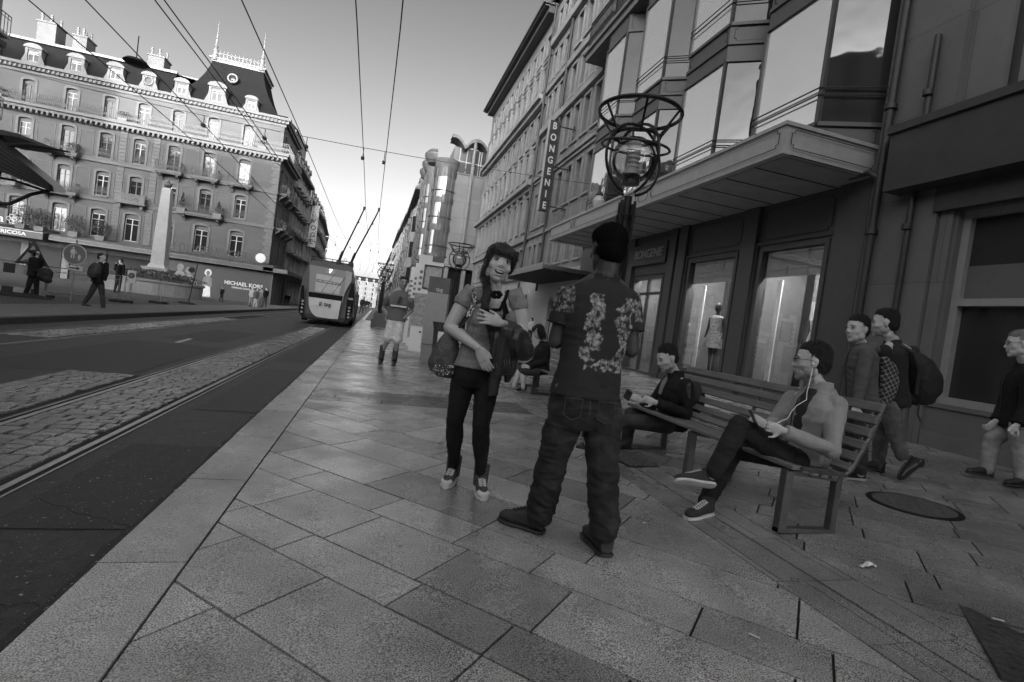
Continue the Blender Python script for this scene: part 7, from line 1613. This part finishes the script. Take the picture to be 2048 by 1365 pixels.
def sit2():
    j = dict(head=(1334, 718, 0), neck=(1352, 750, .03), pel=(1345, 838, .12), shL=(1372, 772, -.12), elL=(1372, 828, -.15), wrL=(1310, 805, -.18), hdL=(1282, 796, -.14), shR=(1335, 768, .18), elR=(1300, 815, .2), wrR=(1285, 802, .1), hdR=(1262, 792, .08),
             hL=(1335, 850, -.02), kL=(1250, 842, -.08), aL=(1180, 888, -.02), hR=(1340, 845, .2), kR=(1262, 828, .2), aR=(1252, 890, .15), heL=(1176, 905, -.05), toL=(1158, 915, -.05), uL=(-.6, .75, 0), heR=(1262, 900, .15), toR=(1240, 903, .12))
    t, J, H, bl, f, r = figure('seated man in a dark coat and scarf bent over his phone on the bench', 5.35, j, (-1, -.35, -.25), (-1, 0, -.1), ('coat', cloth_mat('black_wool_coat', .02, 260, var=.3)), ('trousers', cloth_mat('charcoal_trousers', .055, tone=True)), sc=1.0, hsc=1.14, beard=.3, vox=.009, hem=1.1, tw=1.12, shoes=SHB, collar=True, fold=.008, curl=1.0)
    s = MB(); s.tube([J['neck']+U_*.01+toward(-1, 0, .3)*.06, J['neck']+toward(-1, 0, 0)*.11+U_*-.08, J['neck']+toward(-1, 0, 0)*.14+U_*-.2], [.02, .03, .02], 8); bl(s, 'scarf', cloth_mat('pale_scarf', .22))
    s = MB(); q = J['shL']; s.tube([q+U_*.065+toward(.3, 0, -.2)*.01, q+toward(0, 0, -1)*.075+U_*.0, q+U_*-.12+toward(.3, 0, -1)*.07], .022, 8); bl(s, 'rucksack_strap', mat('strap_grey', .06, .8, .3, 30))
sit2()
ph = thing('phone', 'small phone held by the coat-wearing man on the bench', 'phone', tuple(P(1256, 790, 5.3))); b = MB(); b.box(-.035, .035, -.006, .006, -.065, .065); b.build('phone_case', mat('phone_black', .02), ph); ph.rotation_euler = (R_(-50), R_(30), R_(-20))
bgp = thing('rucksack', 'dark rucksack resting on the bench behind the coat-wearing man', 'bag', tuple(P(1385, 800, 5.45))); b = MB(); b.ball((0, 0, 0), .15, 14, 10, (.7, 1, 1.25)); b.v = [tuple(Vector(v)+bgp.location) for v in b.v]; grow('bag_body', b, mat('rucksack_black', .02, .8, .2), bgp, .012, 3, folds(.01, 8, 8, 2))
def kid():
    j = dict(head=(1714, 660, 0), neck=(1722, 688, .02), pel=(1722, 800, .02), shL=(1733, 708, -.13), elL=(1724, 765, -.17), wrL=(1712, 812, -.2), hdL=(1706, 838, -.2), shR=(1712, 708, .15), elR=(1700, 765, .15), wrR=(1696, 812, .1),
             hL=(1727, 812, -.05), kL=(1722, 880, -.05), aL=(1722, 948, -.02), hR=(1722, 812, .1), kR=(1702, 875, .15), aR=(1688, 938, .3), heL=(1728, 962), toL=(1688, 958), heR=(1692, 945), toR=(1660, 950))
    figure('boy in a grey hooded top and dark jeans walking left behind the bench', 4.95, j, (-1, .02, -.25), (-1, 0, .1), ('hooded_top', cloth_mat('grey_fleece', .115, 200, var=.1)), ('jeans', DJEAN), sc=.97, hsc=1.12, vox=.008, hem=1.06, tw=1.02, shoes=mat('black_canvas', .03), solem=WHT_R, fold=.008, lw=.86)
    b = MB(); c = P(1738, 697, 4.95); b.ball(c, .085, 14, 10, (1.15, 1.0, .75)); b.ball(c+toward(-.8, .1, -.3)*.07, .05, 10, 8)
    o = thing_last(); grow('hood', b, MATS['grey_fleece'], o, .008, 4, folds(.008, 8, 9, 5))
def thing_last(): return [q for q in bpy.data.objects if q.type == 'EMPTY' and q.name.startswith('person')][-1]
kid()
_persons = lambda: None
def man3():
    j = dict(head=(1768, 648, 0), neck=(1786, 682, .02), pel=(1786, 800, .02), shL=(1768, 705, -.15), elL=(1772, 765, -.1), wrL=(1765, 800, .05), shR=(1822, 706, .12), elR=(1838, 768, .12), wrR=(1815, 805, .0),
             hL=(1778, 812, -.08), kL=(1790, 870, -.1), aL=(1806, 918, -.16), hR=(1782, 815, .1), kR=(1762, 875, .15), aR=(1755, 935, .22), heL=(1822, 915, -.12), toL=(1795, 955, -.2), uL=(.75, .55, 0), heR=(1765, 945, .2), toR=(1738, 938, .2))
    figure('man in a dark sweater and light jeans striding left behind the boy', 5.3, j, (-1, .0, .6), (-1, 0, .75), ('sweater', cloth_mat('charcoal_jersey', .035, 300)), ('jeans', JEANS), sc=1.02, hsc=1.16, beard=.4, vox=.009, hem=1.04, tw=1.1, shoes=mat('brown_leather', .035, .35, .3), fold=.007, cropped=True, hands=False)
man3()
t = thing('rucksack', 'black rucksack hanging off the shoulder of the man in the dark sweater', 'bag', tuple(P(1842, 755, 5.35)))
b = MB(); b.loft([ell(P(x, y, 5.35), toward(1, .1, .1), CF, w_, d_, 16, .8) for x, y, w_, d_ in ((1822, 705, .05, .08), (1836, 725, .13, .14), (1845, 755, .16, .16), (1846, 785, .15, .15), (1842, 808, .10, .1))]); grow('bag_body', b, mat('rucksack_black', .02), t, .01, 4, folds(.012, 7, 6, 3))
loc = Vector(t.location); b = MB(); b.tube([P(1800, 690, 5.2), P(1825, 705, 5.15), P(1838, 740, 5.18), P(1832, 790, 5.2)], .02, 7); b.tube([P(1838, 808, 5.25), P(1835, 830, 5.25), P(1842, 845, 5.22)], .008, 5); b.v = [tuple(Vector(v)-loc) for v in b.v]; b.build('strap', DARKP, t, True)
t = thing('plaid_jacket', 'dark checked jacket slung between the boy and the man in the sweater', 'jacket', tuple(P(1776, 770, 5.1)))
def plaid(c):
    q = c-P(1776, 770, 5.1); a, b_ = q.dot(toward(1, .5, 0)), q.dot(toward(-.5, 1, 0)); return 1+6*((a*26) % 1 < .14)+6*((b_*26) % 1 < .14)
b = MB(); b.loft([ell(P(x, y, 5.08), toward(1, .1, .1), CF, w_, .04, 14, .8) for x, y, w_ in ((1766, 715, .04), (1776, 735, .075), (1780, 765, .095), (1776, 790, .08), (1768, 810, .05))]); grow('jacket_shell', b, None, t, .007, 2, folds(.01, 8, 5, 3), plaid, [cloth_mat('plaid_wool', .045, tone=True, var=.05)])
def oldman():
    j = dict(head=(2038, 690, 0), neck=(2052, 732, .02), pel=(2040, 838, .02), shL=(2062, 755, -.2), elL=(2055, 815, -.22), wrL=(2034, 850, -.25), hdL=(2018, 866, -.25), shR=(2030, 755, .15), elR=(2010, 812, .15), wrR=(1992, 842, .1), hdR=(1978, 854, .1),
             hL=(2040, 850, -.08), kL=(2042, 905, -.1), aL=(2045, 962, -.12), hR=(2030, 848, .1), kR=(1985, 878, .12), aR=(1972, 945, .12), heL=(2060, 975, -.12), toL=(2020, 972, -.14), heR=(1982, 955, .12), toR=(1940, 948, .1))
    figure('older man in glasses, dark jacket and pale trousers walking left at the right edge', 5.5, j, (-1, -.02, .5), (-1, 0, .45), ('jacket', cloth_mat('navy_jacket', .018, 300)), ('trousers', cloth_mat('pale_chinos', .30, tone=True)), hair=mat('hair_grey', .22, .6, .3, 60), sc=1.04, hsc=1.14, vox=.009, hem=1.12, tw=1.22, shoes=SHB, fold=.007, glasses=True, collar=True, lw=1.08)
oldman()
def skater():
    j = dict(head=(807, 567, 0), neck=(803, 583, .02), pel=(792, 640, .02), shR=(776, 597), elR=(767, 618, .1), wrR=(779, 634, -.05), shL=(822, 603), elL=(823, 622, .1), wrL=(808, 637, -.05),
             hR=(784, 645), kR=(775, 680, -.05), aR=(764, 706), hL=(798, 647), kL=(794, 683, -.05), aL=(790, 712))
    t, J, H, bl, f, r = figure('man on inline skates in grey T-shirt and pale denim shorts', 10.85, j, (.45, -.1, -1), (.1, 0, -1), ('t_shirt', cloth_mat('grey_print_tee', .17, 300)), ('shorts', cloth_mat('bleached_denim', .7, tone=True, var=.3)), skin=skin_mat('skin_tan', .3), sc=1.05, vox=.013, long_sleeve=False, hem=.98, tw=1.05, shorts=True, lw=1.1, hands=False)
    b = MB(); c = P(799, 603, 10.7); b.obox(c+CU*.1+CR*.03, c-CU*.05-CR*.03, .05, .02, CF); bl(b, 'shirt_print', DARKP); b = MB(); c = P(797, 612, 10.7); b.obox(c-CR*.16+CU*.01, c+CR*.16-CU*.03, .02, .03); bl(b, 'shirt_print', PANEL)
    b = MB(); pts = [J['pel']+CR*.165*math.cos(k*.39)-CF*.12*math.sin(k*.39)+U_*.035 for k in range(16)]; b.tube(pts, .018, 6, closed=True); bl(b, 'belt', DARKP)
    for a in (J['aR'], J['aL']):
        b = MB(); d = lev(toward(.0, 0, -1)); z0 = zg(a.x); base = Vector((a.x, a.y, z0+.10)); b.loft([ell(base+d*x+U_*(z/2), lev(CR), d, .05, .045*s_, 10) for x, z, s_ in ((-.06, .1, 1), (.0, .2, 1.2), (.1, .1, 1.2), (.18, .07, 1))]); limb(b, [base, Vector((a.x, a.y, z0+.36))], [.058, .062]); grow('skate_boot', b, mat('skate_boot', .05, .4, .6, 26), t, .011, 2)
        b = MB(); b.obox(base-d*.12+U_*-.03, base+d*.17+U_*-.03, .03, .05)
        for k in range(4): q = base-d*.1+d*.08*k+U_*-.062; s_ = lev(CR)*.013; b.tube([q-s_, q+s_], .038, 12)
        bl(b, 'skate_frame', mat('skate_frame', .12, .4, .3, 20))
skater()
def sitw():
    j = dict(head=(1077, 664, 0), neck=(1087, 688, .02), pel=(1082, 738, .1), shL=(1092, 695, -.1), elL=(1088, 722, -.1), wrL=(1058, 735, -.1), hdL=(1048, 733, -.1), shR=(1082, 695, .15), elR=(1070, 722, .15), wrR=(1050, 735, .1),
             hL=(1078, 742, -.02), kL=(1046, 742, -.05), aL=(1046, 776, -.02), hR=(1080, 741, .15), kR=(1040, 740, .12), aR=(1028, 772, .1), heL=(1050, 783), toL=(1028, 785))
    figure('dark-haired woman in black sitting hunched on the far bench, head bowed', 8.7, j, (-1, -.35, -.15), (-1, 0, 0), ('coat', cloth_mat('black_wool_coat', .02)), ('shorts', cloth_mat('charcoal_trousers', .055)), sc=.98, vox=.012, hem=1.08, tw=1.15, cropped=False, shorts=True, shoes=mat('black_canvas', .03), solem=WHT_R, collar=True, hands=True)
sitw()
def walker(label, w, x, y0, y1, stride, face, body, top, bottom, hair=HAIR, lean=0, extra=None, **k):
    """a far pedestrian between head top y0 and sole y1 (photo pixels) at column x"""
    h = y1-y0; X = lambda f_: x-.135*h*(f_-.5)*1.0; q = lambda f_, dx=0, dw=0: (X(f_)+dx*h, y0+h*f_, dw)
    X = lambda f_: x+.135*h*(.5-f_)
    j = dict(head=q(.065), neck=q(.155), pel=q(.50), shR=q(.19, -.095), shL=q(.19, .095), elR=q(.36, -.125), elL=q(.36, .125), wrR=q(.49, -.10, -.1), wrL=q(.49, .10, -.1),
             hR=q(.53, -.045), hL=q(.53, .045), kR=q(.74, -.05-stride*.35, -.05), kL=q(.74, .05+stride*.3, .05), aR=q(.955, -.05-stride, .0), aL=q(.955, .05+stride*.6, .0))
    j.update(k.pop('over', {}))
    j = {a: b_ for a, b_ in j.items()}
    sc = (h*w/FPX)/1.76
    r_ = figure(label, w, j, face, body, top, bottom, hair=hair, sc=sc, vox=max(.014, w*.00055), hands=False, near=False, **k)
    t, J = r_[0], r_[1]
    for a in (J['aR'], J['aL']):
        b = MB(); d = lev(toward(body[0], 0, body[2])); b.loft([ell(a+d*xx+U_*(-.05*sc), d.cross(U_), U_, .045*sc, hh, 8) for xx, hh in ((-.06, .03), (.0, .045), (.1, .03), (.19, .015))]); r_[3](b, 'shoe', SHB)
    return r_
BLKC = ('jacket', cloth_mat('navy_jacket', .018)); DKT = ('trousers', cloth_mat('charcoal_trousers', .055)); 
walker('pedestrian with a large rucksack striding right on the far pavement', 17.2, 197, 508, 621, .16, (1, 0, .4), (.8, 0, .7), BLKC, DKT, over={'aR': (168, 607, 0), 'kR': (180, 590, 0)}, tw=1.05)
t = thing('rucksack', 'large grey rucksack on the back of the far pavement pedestrian', 'bag', tuple(P(190, 545, 17.1)))
b = MB(); b.loft([ell(P(x, y, 17.0), toward(1, 0, -.3), CF, w_, d_, 14, .7) for x, y, w_, d_ in ((192, 527, .12, .1), (190, 535, .21, .16), (188, 548, .22, .18), (187, 556, .15, .13))]); grow('bag_body', b, mat('rucksack_grey', .07, .7, .5, 12), t, .02, 3)
walker('long-haired woman in a dark cap walking with an armful of things at the left edge', 18.2, 68, 500, 602, .10, (.8, 0, -.3), (.9, 0, .1), BLKC, ('trousers', cloth_mat('black_leggings', .03)), cropped=False, tw=1.2, over={'wrR': (86, 545, -.2), 'wrL': (92, 548, -.1), 'elR': (62, 540, -.1), 'elL': (78, 543, .1)})
t = thing('cap', 'flat dark peaked cap on the long-haired woman at the left', 'cap', tuple(P(66, 504, 18.15))); b = MB(); b.ball((0, 0, 0), .14, 14, 8, (1, 1, .5)); b.ball((.1, -.06, -.03), .13, 12, 6, (1, .8, .12)); b.build('cap_cloth', mat('cap_black', .02, .8, .2), t, True)
t = thing('shopping_bundle', 'bundle of dark bags in the arms of the capped woman', 'bag', tuple(P(90, 552, 17.9))); b = MB(); b.ball(P(90, 550, 17.9), .2, 12, 8, (1.1, .8, 1.2)); b.ball(P(96, 560, 17.9), .12, 10, 8); grow('bag_body', b, mat('rucksack_black', .02), t, .02, 2, folds(.03, 5, 5, 1))
w39 = lambda: None
walker('man in a dark suit speaking on the phone before the dark shop fronts', 33.0, 238, 519, 586, .02, (-1, 0, -.2), (-1, 0, -.3), ('suit_jacket', cloth_mat('navy_jacket', .018)), DKT, over={'wrR': (232, 527, -.1), 'elR': (230, 540, -.1)}, tw=1.1)
walker('woman in a white top standing in the group at the poster corner, leftmost', 38, 503, 575, 613, .02, (.3, 0, -1), (0, 0, -1), ('blouse', cloth_mat('white_cotton', .5)), ('trousers', cloth_mat('pale_chinos', .30)), hair=mat('hair_blond', .25, .6, .3), cropped=False)
walker('person in pale trousers standing second in the corner group', 37.5, 512, 576, 617, .02, (1, 0, -.3), (1, 0, .3), ('blouse', cloth_mat('grey_fleece', .115)), ('trousers', cloth_mat('white_cotton', .5)), cropped=False)
walker('person in a striped top standing third in the corner group', 38.5, 521, 576, 616, .02, (-.5, 0, 1), (-.5, 0, 1), ('striped_top', cloth_mat('khaki_cotton', .34)), ('trousers', cloth_mat('pale_chinos', .30)), over={})
walker('dark-dressed man with his knee bent, rightmost of the corner group', 38, 531, 575, 614, .06, (-1, 0, 0), (-1, 0, .3), BLKC, DKT)
walker('dark figure crouching against the fashion poster', 42, 444, 574, 604, .08, (-1, 0, 0), (-1, 0, -.3), BLKC, DKT)
walker('woman in a white patterned dress standing by the arched windows beyond the far bench', 16.5, 1061, 636, 684, .02, (-1, 0, -.3), (-1, 0, -.5), ('dress', cloth_mat('white_cotton', .5)), DKT, cropped=False)
for i, (x, y0, y1, w, lab) in enumerate([(724, 594, 628, 48, 'dark pedestrian far down the pavement beside the trolleybus, nearest of the distant ones'), (731, 598, 624, 62, 'dark pedestrian far down the pavement, middle of the distant ones'), (737, 600, 621, 76, 'dark pedestrian far down the pavement, smallest of the distant ones'), (577, 588, 612, 64, 'dark pedestrian at the foot of the left row, beside the trolleybus'), (572, 587, 612, 60, 'dark pedestrian at the foot of the left row, left of another')]):
    walker(lab, w, x, y0, y1, .05, (0, 0, -1), (0, 0, -1), BLKC, DKT)
